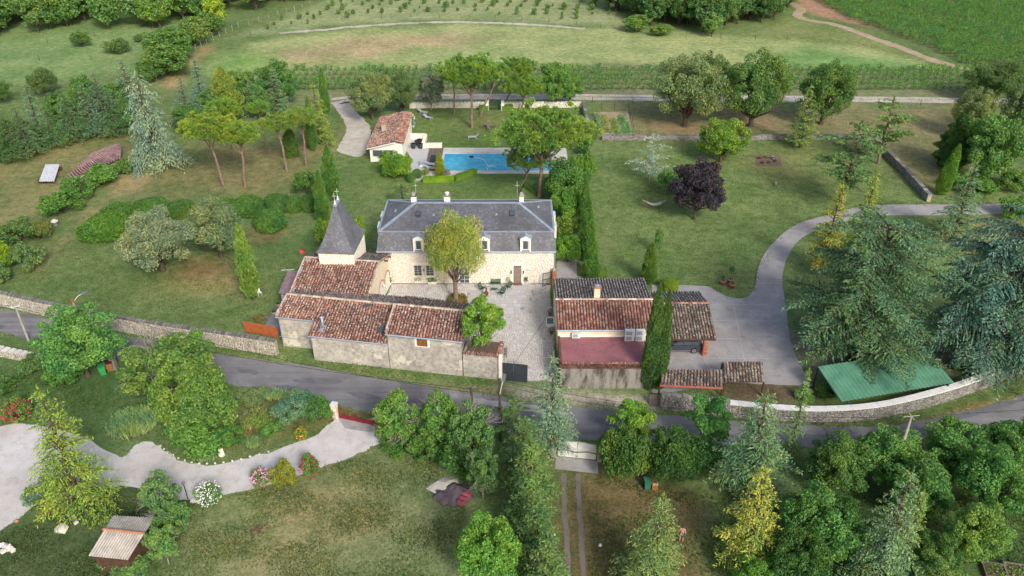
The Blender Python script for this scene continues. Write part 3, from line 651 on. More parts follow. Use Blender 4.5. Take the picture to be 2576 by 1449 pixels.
dr = MB(off).b2(dcx - 0.46, dcx + 0.46, HY0 - 0.0, HY0 + 0.1, 0.14, dz1 - 0.2).build('door', 'door_taupe', house)
pn = MB(off)
for sx in (-1, 1):
    pn.b2(dcx + sx * 0.22 - 0.15, dcx + sx * 0.22 + 0.15, HY0 - 0.025, HY0 - 0.002, 0.25, 0.85); pn.b2(dcx + sx * 0.22 - 0.15, dcx + sx * 0.22 + 0.15, HY0 - 0.025, HY0 - 0.002, 0.98, dz1 - 0.32)
pn.build('door_panel', 'door_taupe', dr); MB(off).box((dcx + 0.38, HY0 - 0.04, 1.1), (0.04, 0.06, 0.14)).build('handle', 'black_metal', dr)
for k in range(4): MB(off).b2(dcx - 0.44 + k * 0.225, dcx - 0.44 + k * 0.225 + 0.2, HY0 - 0.01, HY0 + 0.05, dz1 - 0.18, dz1 - 0.02).build('transom_pane', 'window_glass', house)
q = MB(off)
for sgn in (-1, 1):
    for k, ln in enumerate((0.36, 0.26, 0.4, 0.26, 0.42)):
        xa = dcx + sgn * 0.48; xb = xa + sgn * ln; hh = dz1 / 5; q.b2(min(xa, xb), max(xa, xb), HY0 - 0.07, HY0 + 0.04, k * hh + 0.01, (k + 1) * hh - 0.01)
q.build('quoin_stones', 'limestone_pale', house, kind='stuff')
MB(off).b2(dcx - 0.72, dcx + 0.72, HY0 - 0.08, HY0 + 0.04, dz1 + 0.01, dz1 + 0.36).build('lintel', 'limestone_pale', house)
MB(off).b2(dcx - 0.55, dcx + 0.55, HY0 - 0.5, HY0 - 0.01, 0.0, 0.13).build('doorstep', 'brown_wood', house)
for sgn in (-1, 1): MB(off).b2(dcx + sgn * 0.72 - 0.06, dcx + sgn * 0.72 + 0.06, HY0 - 0.2, HY0 - 0.072, 1.45, 1.85).build('wall_lantern', 'black_metal', house)
# mansard and hipped slate roof
E_ = [(-15.9, 81.72, 4.52), (5.12, 81.72, 4.52), (5.12, 92.3, 4.52), (-15.9, 92.3, 4.52)]
B_ = [(-15.58, 82.5, 6.78), (4.88, 82.5, 6.78), (4.88, 91.0, 6.78), (-15.58, 91.0, 6.78)]
R0, R1 = (-11.6, 86.75, 8.46), (0.8, 86.75, 8.46)
for i in range(4): slates(house, off, E_[i], E_[(i + 1) % 4], B_[i], B_[(i + 1) % 4])
slates(house, off, B_[0], B_[1], R0, R1); slates(house, off, B_[2], B_[3], R1, R0)
slates(house, off, B_[1], B_[2], R1, R1); slates(house, off, B_[3], B_[0], R0, R0)
zm = MB(off)
def flash(m, a, b, wd=0.3, t=0.07):
    a, b = Vector(a), Vector(b); d = (b - a).normalized(); n = d.cross(Vector((0, 0, 1))).normalized() * wd / 2; up = Vector((0, 0, 0.05))
    m.slab(a - n + up, a + n + up, b + n + up, b - n + up, t)
for a, b in ((B_[0], R0), (B_[1], R1), (B_[2], R1), (B_[3], R0)): flash(zm, a, b, 0.36)
flash(zm, R0, R1, 0.34)
for i in range(4): flash(zm, B_[i], B_[(i + 1) % 4], 0.26)
zm.build('roof_flashing', 'zinc', house)
gu = MB(off)
for i in range(4): gu.tube([Vector(E_[i]) + Vector((0, 0, -0.03)), Vector(E_[(i + 1) % 4]) + Vector((0, 0, -0.03))], 0.09, 6)
gu.build('gutter', 'zinc', house); MB(off).tube([(5.1, 81.8, 4.4), (5.06, 81.9, 4.1), (5.06, 81.9, 0.0)], 0.05, 6).build('downpipe', 'zinc', house)
for px_ in (1053, 1219, 1322):
    cx = WX(px_, 610, 82); yf = 81.6; dm = MB(off)
    dm.b2(cx - 0.62, cx - 0.42, yf, yf + 1.0, 4.62, 6.32); dm.b2(cx + 0.42, cx + 0.62, yf, yf + 1.0, 4.62, 6.32); dm.b2(cx - 0.42, cx + 0.42, yf, yf + 1.0, 6.1, 6.32)
    dm.add([(cx - 0.62, yf, 6.32), (cx + 0.62, yf, 6.32), (cx, yf, 6.66), (cx - 0.62, yf + 1.4, 6.32), (cx + 0.62, yf + 1.4, 6.32), (cx, yf + 1.4, 6.66)], [(0, 1, 2), (0, 2, 5, 3), (1, 4, 5, 2), (0, 3, 4, 1)])
    d_ = dm.build('dormer', 'limestone_pale', house)
    rf = MB(off)
    for sgn in (-1, 1): rf.slab((cx + sgn * 0.72, yf - 0.1, 6.33), (cx, yf - 0.1, 6.74), (cx, yf + 1.5, 6.74), (cx + sgn * 0.72, yf + 1.5, 6.33), 0.05)
    rf.build('dormer_roof', 'zinc', d_)
    MB(off).b2(cx - 0.4, cx + 0.4, yf + 0.1, yf + 0.14, 4.75, 6.08).build('dormer_window', 'white_paint', d_)
    MB(off).b2(cx - 0.29, cx + 0.29, yf + 0.085, yf + 0.098, 4.9, 5.96).build('pane', 'window_glass', d_)
    MB(off).b2(cx - 0.5, cx + 0.5, yf - 0.08, yf + 0.1, 4.6, 4.68).build('sill', 'zinc', d_)
for px_, wd, pot in ((1041, 0.62, 1), (1125, 0.7, 0), (1312, 0.55, 1)):
    cx = WX(px_, 500, 87.7); zt = WZ(492, 87.7)
    ch = MB(off).b2(cx - wd / 2, cx + wd / 2, 87.35, 88.05, 7.6, zt).build('chimney', 'limestone', house)
    MB(off).b2(cx - wd / 2 - 0.06, cx + wd / 2 + 0.06, 87.29, 88.11, zt, zt + 0.1).build('chimney_cap', 'coping_grey', ch)
    if pot: MB(off).b2(cx - wd / 2 + 0.1, cx + wd / 2 - 0.1, 87.45, 87.95, zt + 0.1, zt + 0.36).build('chimney_pot', 'concrete_post', ch)
    else: MB(off).lathe((cx, 87.7, zt + 0.1), [(0.2, 0), (0.22, 0.2), (0.3, 0.3), (0.05, 0.42)], 10).build('chimney_pot', 'white_paint', ch)
kk = (8.46 - 6.78) / 4.25
for px_, py_ in ((1052, 539), (1288, 538)):
    p = OP(px_, py_, 82.5, 6.78, kk); a_ = math.atan(kk)
    v_ = MB(off).box(p + Vector((0, 0, 0.07)), (0.6, 0.8, 0.14), 0, a_).build('roof_window', 'dark_metal', house)
    MB(off).box(p + Vector((0, -0.05, 0.145)), (0.46, 0.64, 0.02), 0, a_).build('pane', 'window_glass', v_)
for px_, py_ in ((1091, 541), (1249, 540)):
    p = OP(px_, py_, 82.5, 6.78, kk)
    MB(off).add([p + Vector((-0.2, -0.2, 0.0)), p + Vector((0.2, -0.2, 0.0)), p + Vector((0, 0.3, 0.1)), p + Vector((0, -0.2, 0.36))], [(0, 1, 3), (1, 2, 3), (2, 0, 3), (0, 2, 1)]).build('roof_vent', 'zinc', house)
for p in ((3.2, 87.6, 7.55), (-14.0, 86.6, 7.5)):
    p = Vector(p); MB(off).add([p + Vector((-0.2, -0.2, -0.1)), p + Vector((0.2, -0.2, -0.1)), p + Vector((0, 0.3, 0.05)), p + Vector((0, -0.2, 0.32))], [(0, 1, 3), (1, 2, 3), (2, 0, 3), (0, 2, 1)]).build('roof_vent', 'zinc', house)
for yy in (84.2, 87.0):
    MB(off).b2(4.95, 5.3, yy, yy + 1.3, 5.0, 6.6).build('dormer', 'white_paint', house); MB(off).b2(-16.0, -15.6, yy, yy + 1.3, 5.0, 6.6).build('dormer', 'white_paint', house)

# ------------------------------------------------------------------ gabled farm buildings
def gable(owner, off, fl, fr, br, bl, rl, rr, mat, zf, zb=None, name='wall'):
    """walls under a gable roof: ground corners, ridge ends (x, y, z)"""
    zb = zf if zb is None else zb
    m = MB(off); V = [(*fl, 0), (*fr, 0), (*br, 0), (*bl, 0), (*fl, zf), (*fr, zf), (*br, zb), (*bl, zb), rl, rr]
    m.add(V, [(0, 1, 5, 4), (1, 2, 6, 9, 5), (2, 3, 7, 6), (3, 0, 4, 8, 7), (4, 5, 9, 8), (8, 9, 6, 7)]); return m.build(name, mat, owner)
U7 = Vector((-0.9925, 0.1219, 0)); N7 = Vector((0.1219, 0.9925, 0))
# chapel wing with the tower
cR = Vector((-14.85, 77.2, 5.73)); cF = Vector((-15.52, 71.6, 4.26)); cB = Vector((-14.3, 81.78, 4.1)); LC = 8.55
off = Vector((-19, 77, 0)); chap = thing('chapel_wing', 'red tiled chapel wing with arched openings left of the manor house', 'house', off)
inn = lambda p, du, dn: (p + U7 * du + N7 * dn)
gable(chap, off, inn(cF, LC - 0.1, 0.3).to_2d(), inn(cF, 0.35, 0.3).to_2d(), inn(cB, 0.35, -0.15).to_2d(), inn(cB, LC - 0.1, -0.15).to_2d(), inn(cR, LC - 0.1, 0) - Vector((0, 0, 0.12)), inn(cR, 0.35, 0) - Vector((0, 0, 0.12)), 'cream_plaster', 4.18, 4.0)
tile_slope(chap, off, cF + U7 * LC, cF, cR + U7 * LC, cR, T_RED, 300)
tile_slope(chap, off, cB, cB + U7 * LC, cR, cR + U7 * LC, T_DARK)
ridge_tiles(chap, off, cR + U7 * LC + Vector((0, 0, 0.06)), cR + Vector((0, 0, 0.06)), 'ridge_mortar'); ridge_tiles(chap, off, cF + Vector((0.05, 0, 0.1)), cR + Vector((0.05, 0, 0.1)), 'ridge_mortar', 0.12)
ridge_tiles(chap, off, cR + Vector((0.05, 0, 0.1)), cB + Vector((0.05, 0, 0.1)), 'ridge_mortar', 0.12); ridge_tiles(chap, off, cF + U7 * LC + Vector((0, 0, 0.1)), cR + U7 * LC + Vector((0, 0, 0.1)), 'ridge_mortar', 0.12)
for dn, wd, ht in ((6.6, 1.15, 2.5), (9.0, 1.0, 2.4)):      # two arched openings on the court side
    c = inn(cF, 0.335, dn); c.z = 0; pr = Vector((0.9925, -0.1219, 0)); n = 9; m = MB(off); ht -= wd
    P_ = lambda rad, t, o_: c + N7 * (-math.cos(t) * rad) + Vector((0, 0, ht + rad * math.sin(t))) + pr * o_
    for k in range(n):
        t0, t1 = math.pi * (k + 0.06) / n, math.pi * (k + 0.94) / n; q = [P_(wd, t0, 0.06), P_(wd, t1, 0.06), P_(wd + 0.16, t1, 0.06), P_(wd + 0.16, t0, 0.06)]
        m.add(q + [v - pr * 0.06 for v in q], [(0, 1, 2, 3), (0, 4, 5, 1), (1, 5, 6, 2), (2, 6, 7, 3), (3, 7, 4, 0)])
    m.build('arch_bricks', plain('faded_brick', (206, 160, 132), (190, 142, 116), 3, 0.9, island=0.12), chap, kind='stuff')
    MB(off).poly([c - N7 * wd + pr * 0.012 + Vector((0, 0, 0.03))] + [P_(wd, math.pi * k / 12, 0.012) for k in range(13)] + [c + N7 * wd + pr * 0.012 + Vector((0, 0, 0.03))]).build('arch_infill', 'limestone', chap)
for k in range(2): MB(off).box(inn(cB, 0.12, -0.3 - k * 1.3) + Vector((0, 0, -0.12 + 0.2 * k)), (0.5, 0.12, 0.14), -0.1219).build('rafter_end', 'dark_wood', chap)
for dx, dn, wd, ln in ((8.1, 5.2, 0.5, 0.5), (8.3, 3.4, 0.14, 0.9), (8.2, 0.5, 0.14, 0.9)): MB(off).box(inn(cF, dx, dn) + Vector((0, 0, 0.25 * dn + 0.17)), (wd, ln, 0.03), -0.12, 0.25).build('zinc_patch', 'zinc', chap)
# tower
tc = Vector((-19.35, 79.65, 0)); tower = thing('slate_tower', 'square stone tower with flared slate spire and two crosses', 'tower', tc, R(-4))
MB().b2(-1.95, 1.95, -2.7, 2.7, 0, 7.05).build('wall', 'mortar', tower)
for a, b in (((-1.95, -2.7), (1.95, -2.7)), ((1.95, -2.7), (1.95, 2.7))): stone_face(tower, (0, 0, 0), a, b, 4.8, 7.05, 'limestone_pale', seed=9)
prof = [(2.14, 2.88, 7.05), (1.7, 2.42, 7.62), (1.32, 2.02, 8.4), (0.98, 1.66, 9.3), (0.62, 1.22, 10.4), (0.16, 0.66, 11.85)]
for (ax, ay, az), (bx, by, bz) in zip(prof[:-1], prof[1:]):
    A = [(-ax, -ay, az), (ax, -ay, az), (ax, ay, az), (-ax, ay, az)]; B = [(-bx, -by, bz), (bx, -by, bz), (bx, by, bz), (-bx, by, bz)]
    for i in range(4): slates(tower, (0, 0, 0), A[i], A[(i + 1) % 4], B[i], B[(i + 1) % 4], expo=0.17, wd=0.22)
MB().b2(-0.2, 0.2, -0.72, 0.72, 11.72, 11.98).build('ridge_cap', 'zinc', tower)
for yy in (-0.6, 0.6):
    m = MB().tube([(0, yy, 11.95), (0, yy, 12.3)], [0.12, 0.05], 8).tube([(0, yy, 12.3), (0, yy, 13.3)], 0.022, 6).tube([(-0.24, yy, 12.95), (0.24, yy, 12.95)], 0.022, 6)
    m.lathe((0, yy, 12.25), [(0.02, 0), (0.1, 0.08), (0.02, 0.17)], 8).build('cross', 'white_paint', tower)
# lean-to on the garden side of the chapel
p = [G(700, 738, 2.2), G(752, 745, 2.4), G(752, 682, 3.2), G(724, 681, 3.0)]
off = Vector((p[0].x, p[0].y, 0)); lt = thing('lean_to', 'small lean-to with weathered violet tile roof against the chapel', 'shed', off)
MB(off).prism([(p[0].x + 0.2, p[0].y + 0.2), (p[1].x, p[1].y + 0.2), (p[2].x, p[2].y - 0.2), (p[3].x + 0.2, p[3].y - 0.2)], 0, 2.1).build('wall', 'old_plaster', lt)
def corrugated(owner, off, p0, p1, q0, q1, mat, pitch=0.2, amp=0.03, name='roof_sheet', sag=0):
    p0, p1, q0, q1 = [Vector(v) for v in (p0, p1, q0, q1)]; n = max(6, int((p1 - p0).length / pitch) * 4); m = MB(off); nr = (p1 - p0).cross(q0 - p0).normalized(); V, F = [], []
    for i in range(n + 1):
        h = nr * (amp * math.sin(i * math.pi / 2)); V += [p0.lerp(p1, i / n) + h, q0.lerp(q1, i / n) + h, p0.lerp(p1, i / n) + h - Vector((0, 0, 0.03)), q0.lerp(q1, i / n) + h - Vector((0, 0, 0.03))]
    for i in range(n): a, b = 4 * i, 4 * i + 4; F += [(a, b, b + 1, a + 1), (a + 3, b + 3, b + 2, a + 2), (a, a + 2, b + 2, b), (a + 1, b + 1, b + 3, a + 3)]
    m.add(V, F); return m.build(name, mat, owner)
corrugated(lt, off, p[3], p[0], p[2], p[1], 'violet_sheet', 0.22, 0.04)
# road-side barns
bu = Vector((0.985, -0.171, 0)); bn = Vector((0.171, 0.985, 0))
off = Vector((-18, 67, 0)); barn = thing('long_barn', 'long low barn with lichen-spotted red roof, flue and skylight on the road', 'barn', off)
e0, e1 = Vector((-24.95, 67.2, 3.25)), Vector((-12.6, 65.05, 3.25)); r0, r1 = Vector((-23.95, 71.75, 4.87)), Vector((-12.2, 69.7, 4.87))
stepx = -20.75
def keepL(c): return (c - Vector((stepx, 66.5, 0))).dot(bu) > 0 or (c - e0).dot(bn) > 1.9
tile_slope(barn, off, e0 + bn * 1.85 + Vector((0, 0, 0.65)), e0 + bu * 4.25 + bn * 1.85 + Vector((0, 0, 0.65)), r0, r0 + bu * 4.25, T_RED)
pm = e0 + bu * 4.25; rm = r0 + bu * 4.25
tile_slope(barn, off, pm, e1, rm, r1, T_RED, 300)
tile_slope(barn, off, r1 + bn * 2.6 + Vector((0.5, 0, -0.75)), r0 + bn * 2.1 + Vector((0.8, 0, -0.62)), r1, r0, T_DARK)
ridge_tiles(barn, off, r0 + Vector((0, 0, 0.07)), r1 + Vector((0, 0, 0.07)), 'ridge_mortar', 0.17)
ridge_tiles(barn, off, e0 + bn * 1.85 + Vector((0, 0, 0.75)), r0 + Vector((0, 0, 0.08)), 'ridge_mortar', 0.13)
w0 = G(703, 868); w1 = G(785, 886)
wl = [e0 + bn * 2.05 + bu * 0.25, pm + bn * 2.05, pm + bn * 0.25 + bu * 0.15, e1 + bn * 0.25, r1 + bn * 2.4, r0 + bn * 1.9 + bu * 0.4]
m = MB(off); a0, a1, b0, b1 = wl[0], wl[1], wl[2], wl[3]
m.prism([a0.to_2d(), a1.to_2d(), (r0 + bu * 4.4).to_2d(), (r0 + bu * 0.3).to_2d()], 0, 3.8); m.prism([b0.to_2d(), b1.to_2d(), r1.to_2d(), (rm + bu * 0.2).to_2d()], 0, 3.2)
m.prism([(r0 + bu * 0.31).to_2d(), r1.to_2d(), (r1 + bn * 2.2).to_2d(), (r0 + bu * 0.5 + bn * 1.8).to_2d()], 0, 4.05)
m.add([(*a0.to_2d(), 3.8), (*(r0 + bu * 0.3).to_2d(), 3.8), (*(r0 + bu * 0.3).to_2d(), 4.75)], [(0, 1, 2)]); m.build('wall', 'old_plaster', barn)
gm = MB(off).tube([pm + bn * -0.05 + Vector((0, 0, -0.06)), e1 + bn * -0.05 + Vector((0, 0, -0.06))], 0.08, 6).tube([e0 + bn * 1.8 + Vector((0, 0, 0.56)), e0 + bu * 4.2 + bn * 1.8 + Vector((0, 0, 0.56))], 0.08, 6)
gm.tube([a0 + Vector((0, 0, 0.4)) - bn * 0.1, (a0.x, a0.y - 0.1, 0)], 0.05, 6); gm.build('gutter', 'zinc', barn)
MB(off).tube([G(703, 846, 1.6), G(783, 858, 1.9)], 0.03, 5).build('wall_pipe', 'zinc', barn)
fx = OP(813, 826, 66.3, 3.25, 0.355); fl = MB(off).tube([fx, fx + Vector((0, 0, 1.25))], 0.14, 10).lathe(fx + Vector((0, 0, 1.25)), [(0.1, 0), (0.24, 0.06), (0.24, 0.14), (0.02, 0.24)], 10).build('flue', 'zinc', barn, True)
MB(off).box(fx + Vector((0, -0.15, 0.06)), (0.6, 0.9, 0.04), -0.17, 0.34).build('flue_flashing', 'zinc', barn)
sx = OP(961, 832, 65.3, 3.25, 0.355); sk = MB(off).box(sx + Vector((0, 0, 0.12)), (0.66, 0.9, 0.12), -0.17, 0.34).build('skylight', 'dark_metal', barn); MB(off).box(sx + Vector((0, 0, 0.19)), (0.52, 0.74, 0.02), -0.17, 0.34).build('pane', 'window_glass', sk)
for px_, py_ in ((890, 757), (926, 770)): s_ = OP(px_, py_, 72.3, 4.15, -0.31); MB(off).box(s_ + Vector((0, 0, 0.14)), (0.9, 0.7, 0.06), -0.17, -0.3).build('roof_light', 'window_glass', barn)
MB(off).lathe(Vector((0, 0, 0)), [(0, 0)], 3) if False else None
# right barn with shutters
off = Vector((-8.5, 67, 0)); barn2 = thing('shuttered_barn', 'red tiled barn with small brown shutters, patchy plaster facing the road', 'barn', off)
e0, e1 = Vector((-12.62, 65.02, 4.5)), Vector((-4.85, 63.68, 4.5)); r0, r1 = Vector((-12.05, 68.45, 5.72)), Vector((-4.5, 67.15, 5.72)); b0, b1 = Vector((-11.45, 71.95, 4.5)), Vector((-4.2, 70.2, 4.6))
tile_slope(barn2, off, e0, e1, r0, r1, T_RED, 300); tile_slope(barn2, off, b1, b0, r1, r0, T_GREY)
ridge_tiles(barn2, off, r0 + Vector((0, 0, 0.07)), r1 + Vector((0, 0, 0.07)), 'ridge_mortar', 0.16); ridge_tiles(barn2, off, e0 + Vector((0, 0, 0.1)), r0 + Vector((0, 0, 0.1)), 'ridge_mortar', 0.13)
gable(barn2, off, (e0 + bn * 0.25 + bu * 0.1).to_2d(), (e1 + bn * 0.25 - bu * 0.2).to_2d(), (b1 - bn * 0.3 - bu * 0.2).to_2d(), (b0 - bn * 0.3 + bu * 0.1).to_2d(), r0 + bu * 0.1 - Vector((0, 0, 0.12)), r1 - bu * 0.2 - Vector((0, 0, 0.12)), 'old_plaster', 4.42)
MB(off).tube([e0 - bn * 0.06 + Vector((0, 0, -0.08)), e1 - bn * 0.06 + Vector((0, 0, -0.08))], 0.09, 6).build('gutter', 'zinc', barn2)
fc = lambda px_, py_: OP(px_, py_, 0, 0, 0)
def on_front(px_, py_, base, n):        # point on the vertical plane through base with normal n
    a = Vector(ray(px_, py_)); t = (Vector((base[0], base[1], 0)) - Vector((0, 0, CAM_H))).dot(n) / a.dot(n); return Vector((0, 0, CAM_H)) + a * t
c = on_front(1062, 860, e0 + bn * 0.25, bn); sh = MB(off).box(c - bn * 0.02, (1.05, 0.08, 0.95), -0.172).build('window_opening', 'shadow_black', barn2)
for k in range(6): MB(off).box(c - bn * 0.08 + bu * (-0.44 + 0.176 * k), (0.168, 0.05, 0.92), -0.172).build('shutter_plank', 'rust_wood', sh)
for dx, wd, hh in ((0, 1.5, 0.14),): MB(off).box(c - bn * 0.03 + Vector((0, 0, -0.55)), (1.3, 0.12, 0.1), -0.172).build('sill', 'limestone_pale', barn2)
for sgn in (-1, 1): MB(off).box(c - bn * 0.015 + bu * sgn * 0.66, (0.24, 0.06, 1.15), -0.172).build('window_surround', 'limestone_pale', barn2)
# planter wall between the barn and the gate
off = Vector((-3, 64, 0)); pw = thing('planter_wall', 'plastered roadside wall with tile edge holding the raised bed', 'wall', off)
g0, g1 = Vector((-4.9, 64.0, 0)), Vector((-1.28, 63.36, 0))
MB(off).prism([g0.to_2d(), g1.to_2d(), (g1 + bn * 2.6).to_2d(), (g0 + bn * 2.6).to_2d()], 0, 2.85).build('wall', 'old_plaster', pw)
MB(off).prism([(g0 + bn * 0.35 + bu * 0.3).to_2d(), (g1 + bn * 0.35 - bu * 0.3).to_2d(), (g1 + bn * 2.3 - bu * 0.3).to_2d(), (g0 + bn * 2.3 + bu * 0.3).to_2d()], 2.84, 2.95).build('bed_soil', 'soil', pw)
m = MB(off)
for k in range(17): pp = g0.lerp(g1, (k + 0.5) / 17) + bn * 0.14; m.tube([pp + Vector((0, 0, 2.86)) - bn * 0.22, pp + Vector((0, 0, 2.92)) + bn * 0.22], [0.1, 0.08], 6)
for k in range(11): pp = g1.lerp(g1 + bn * 2.6, (k + 0.5) / 11) - bu * 0.14; m.tube([pp + Vector((0, 0, 2.86)) + bu * 0.22, pp + Vector((0, 0, 2.92)) - bu * 0.22], [0.1, 0.08], 6)
m.build('coping_tiles', T_RED, pw, kind='stuff'); MB(off).box(g1 + Vector((0.16, 0, 1.5)), (0.34, 0.5, 3.02), -0.172).build('gate_pier', 'limestone_pale', pw)
# metal courtyard gate
off = Vector((0.15, 63.1, 0)); gt = thing('courtyard_gate', 'tall slate grey sheet metal double gate closing the courtyard', 'gate', off, R(-9))
for s in (-1, 1):
    lf = MB().b2(min(0, s * 1.42) + 0.01, max(0, s * 1.42) - 0.01, -0.03, 0.03, 0.06, 2.2).build('gate_leaf', 'dark_metal', gt)
    MB().b2(s * 0.12 - 0.02, s * 0.12 + 0.02, -0.07, -0.031, 0.95, 1.15).build('handle', 'black_metal', lf)
m = MB()
for s in (-1, 1):
    for k in range(3):
        cx = s * (0.2 + 0.28 * k); m.tube([(cx + 0.13 * math.cos(t), 0, 2.24 + 0.12 * (3 - k) * 0.45 + 0.11 * math.sin(t)) for t in np.linspace(0, 5.2, 9)], 0.014, 4)
m.tube([(0, 0, 2.2), (0, 0, 2.75)], 0.02, 5); m.tube([(-1.4, 0, 2.22), (1.4, 0, 2.22)], 0.02, 5); m.build('scrollwork', 'black_metal', gt)
# ------------------------------------------------------------------ guest house right of the court
off = Vector((9.5, 70, 0)); gh = thing('guest_house', 'tiled guest house with flat red terrace roof and moss-stained road wall', 'house', off)
GX0, GX1 = 4.72, 14.75
tile_slope(gh, off, (GX0 - 0.1, 67.05, 3.6), (GX1 + 0.1, 67.05, 3.6), (GX0 - 0.1, 70.95, 4.72), (GX1 + 0.1, 70.95, 4.72), T_ORG, 300)
tile_slope(gh, off, (GX1 + 0.1, 76.4, 4.0), (GX0 - 0.1, 76.4, 4.0), (GX1 + 0.1, 70.95, 4.72), (GX0 - 0.1, 70.95, 4.72), T_DARK, under='clay_under_grey')
ridge_tiles(gh, off, (GX0 - 0.1, 70.95, 4.78), (GX1 + 0.1, 70.95, 4.78), 'ridge_mortar', 0.15)
gable(gh, off, (GX0, 67.3), (GX1, 67.3), (GX1, 76.2), (GX0, 76.2), (GX0, 70.95, 4.6), (GX1, 70.95, 4.6), 'cream_plaster', 3.5, 3.9)
MB(off).tube([(GX0 - 0.1, 66.98, 3.52), (GX1 + 0.1, 66.98, 3.52)], 0.08, 6).build('gutter', 'zinc', gh)
MB(off).b2(GX0 + 0.02, 13.6, 61.97, 67.28, 0, 2.4).build('annexe_wall', 'stained_concrete', gh)
MB(off).b2(GX0 + 0.2, 13.4, 62.35, 67.27, 2.4, 2.56).build('flat_roof', 'red_membrane', gh)
MB(off).b2(GX0 + 0.2, 13.4, 67.2, 67.28, 2.56, 2.72).build('roof_upstand', 'limestone_pale', gh)
m = MB(off); r = random.Random(4)
for k in range(58):
    x = GX0 + 0.25 + k * 0.152; m.box((x, 62.2, 3.02), (0.14, 0.26, 0.06), r.uniform(-0.03, 0.03))
    for j in range(3): m.tube([(x, 62.02, 2.49 + j * 0.165), (x, 62.33, 2.49 + j * 0.165)], 0.068, 6, cap=False)
m.build('parapet_tiles', T_ORG, gh, kind='stuff'); MB(off).b2(GX0 + 0.05, 13.5, 62.27, 62.31, 2.4, 2.99).build('parapet_core', 'clay_under', gh)
m = MB(off)
for k in range(26): m.box((GX0 + 0.08, 62.2 + k * 0.19, 2.6), (0.24, 0.17, 0.4))
m.build('side_parapet_bricks', 'brown_brick', gh, kind='stuff')
ch = MB(off).box((9.0, 71.5, 5.2), (0.62, 0.62, 1.5)).build('chimney', 'cream_plaster', gh); MB(off).box((9.0, 71.5, 5.99), (0.7, 0.7, 0.12)).build('chimney_cap', 'terracotta', ch); MB(off).lathe((9.0, 71.5, 6.05), [(0.2, 0), (0.2, 0.1), (0.28, 0.14), (0.04, 0.24)], 10).build('cowl', 'zinc', ch)
def ac(name, label, x, y, z, wd, hh, fans, group=None):
    t = thing(name, label, 'appliance', (x, y, z), 0, group); MB().b2(-wd / 2, wd / 2, -0.16, 0.16, 0.08, hh).build('casing', 'white_plastic', t)
    for k in range(fans): MB().box((-wd * 0.1, -0.166, 0.1 + hh * (k + 0.5) / fans * 0.92), (wd * 0.62, 0.014, hh / fans * 0.68)).build('fan_grille', 'vent_grey', t)
    for s in (-1, 1): MB().b2(s * wd * 0.36 - 0.04, s * wd * 0.36 + 0.04, -0.2, 0.2, 0, 0.08).build('foot', 'brown_wood', t)
ac('heat_pump', 'tall white heat pump on red roof, farther from the twin cypress', WX(1584, 845, 66.5), 66.5, 2.56, 0.98, 1.4, 2)
ac('heat_pump', 'tall white heat pump on red roof, nearer to the twin cypress', WX(1610, 845, 66.5), 66.5, 2.56, 0.9, 1.4, 2)
ac('air_conditioner', 'small white air conditioner mounted low above the red flat roof', WX(1449, 842, 67.0), 67.0, 2.56, 0.85, 0.62, 1)
# carport
off = Vector((18, 70, 0)); cp = thing('carport', 'open carport with weathered tile roof and brick pillar', 'carport', off)
tile_slope(cp, off, (14.95, 67.3, 2.25), (21.15, 67.3, 2.25), (14.95, 71.9, 3.62), (21.15, 71.9, 3.62), T_GREY, 300, under='clay_under_grey')
tile_slope(cp, off, (21.15, 75.9, 2.55), (14.95, 75.9, 2.55), (21.15, 71.9, 3.62), (14.95, 71.9, 3.62), T_DARK, under='clay_under_grey')
ridge_tiles(cp, off, (14.95, 71.9, 3.7), (21.15, 71.9, 3.7), T_ORG, 0.15)
MB(off).b2(14.9, 21.1, 67.34, 67.5, 1.98, 2.14).build('beam', 'dark_wood', cp); MB(off).b2(14.9, 21.1, 75.5, 75.7, 0, 2.4).build('back_wall', 'cream_plaster', cp)
MB(off).b2(19.98, 20.38, 67.36, 67.76, 0, 1.98).build('pillar_core', 'mortar', cp)
m = MB(off)
for j in range(24):
    for sx, sy in ((20.08, 67.34), (20.28, 67.34)): m.box((sx, sy, 0.045 + j * 0.081), (0.185, 0.06, 0.066))
    for yy in (67.47, 67.67): m.box((19.965, yy, 0.045 + j * 0.081), (0.06, 0.17, 0.066))
m.build('pillar_bricks', 'brick', cp, kind='stuff'); MB(off).b2(20.9, 21.1, 75.2, 75.49, 0, 2.3).build('post', 'brick', cp)
# two low tiled lean-tos by the road wall
def lowroof(label, pf0, pf1, pb0, pb1, zf, zb, mat):
    a, b, c, d = G(*pf0, zf), G(*pf1, zf), G(*pb1, zb), G(*pb0, zb); off = Vector((a.x, a.y, 0)); t = thing('tiled_shelter', label, 'shed', off)
    tile_slope(t, off, a, b, d, c, mat, 160, under='clay_under_grey')
    for q in (a, b, c, d): MB(off).b2(q.x - 0.08, q.x + 0.08, q.y - 0.08, q.y + 0.08, 0, q.z - 0.1).build('post', 'dark_wood', t)
    return t, a, b, off
t, a, b, o_ = lowroof('long low shelter with greyish tiles and red front edge on the stone wall', (1660, 968), (1818, 975), (1665, 930), (1817, 932), 1.75, 2.3, T_GREY)
MB(o_).slab(a + Vector((0, -0.12, 0.02)), b + Vector((0, -0.12, 0.02)), b + Vector((0, 0.02, 0.05)), a + Vector((0, 0.02, 0.05)), 0.14).build('edge_board', plain('salmon_paint', (206, 104, 92), (190, 92, 84)), t)
lowroof('short tiled well shelter standing apart on the dark soil', (1822, 962), (1922, 960), (1818, 911), (1917, 911), 1.7, 2.5, T_GREY)
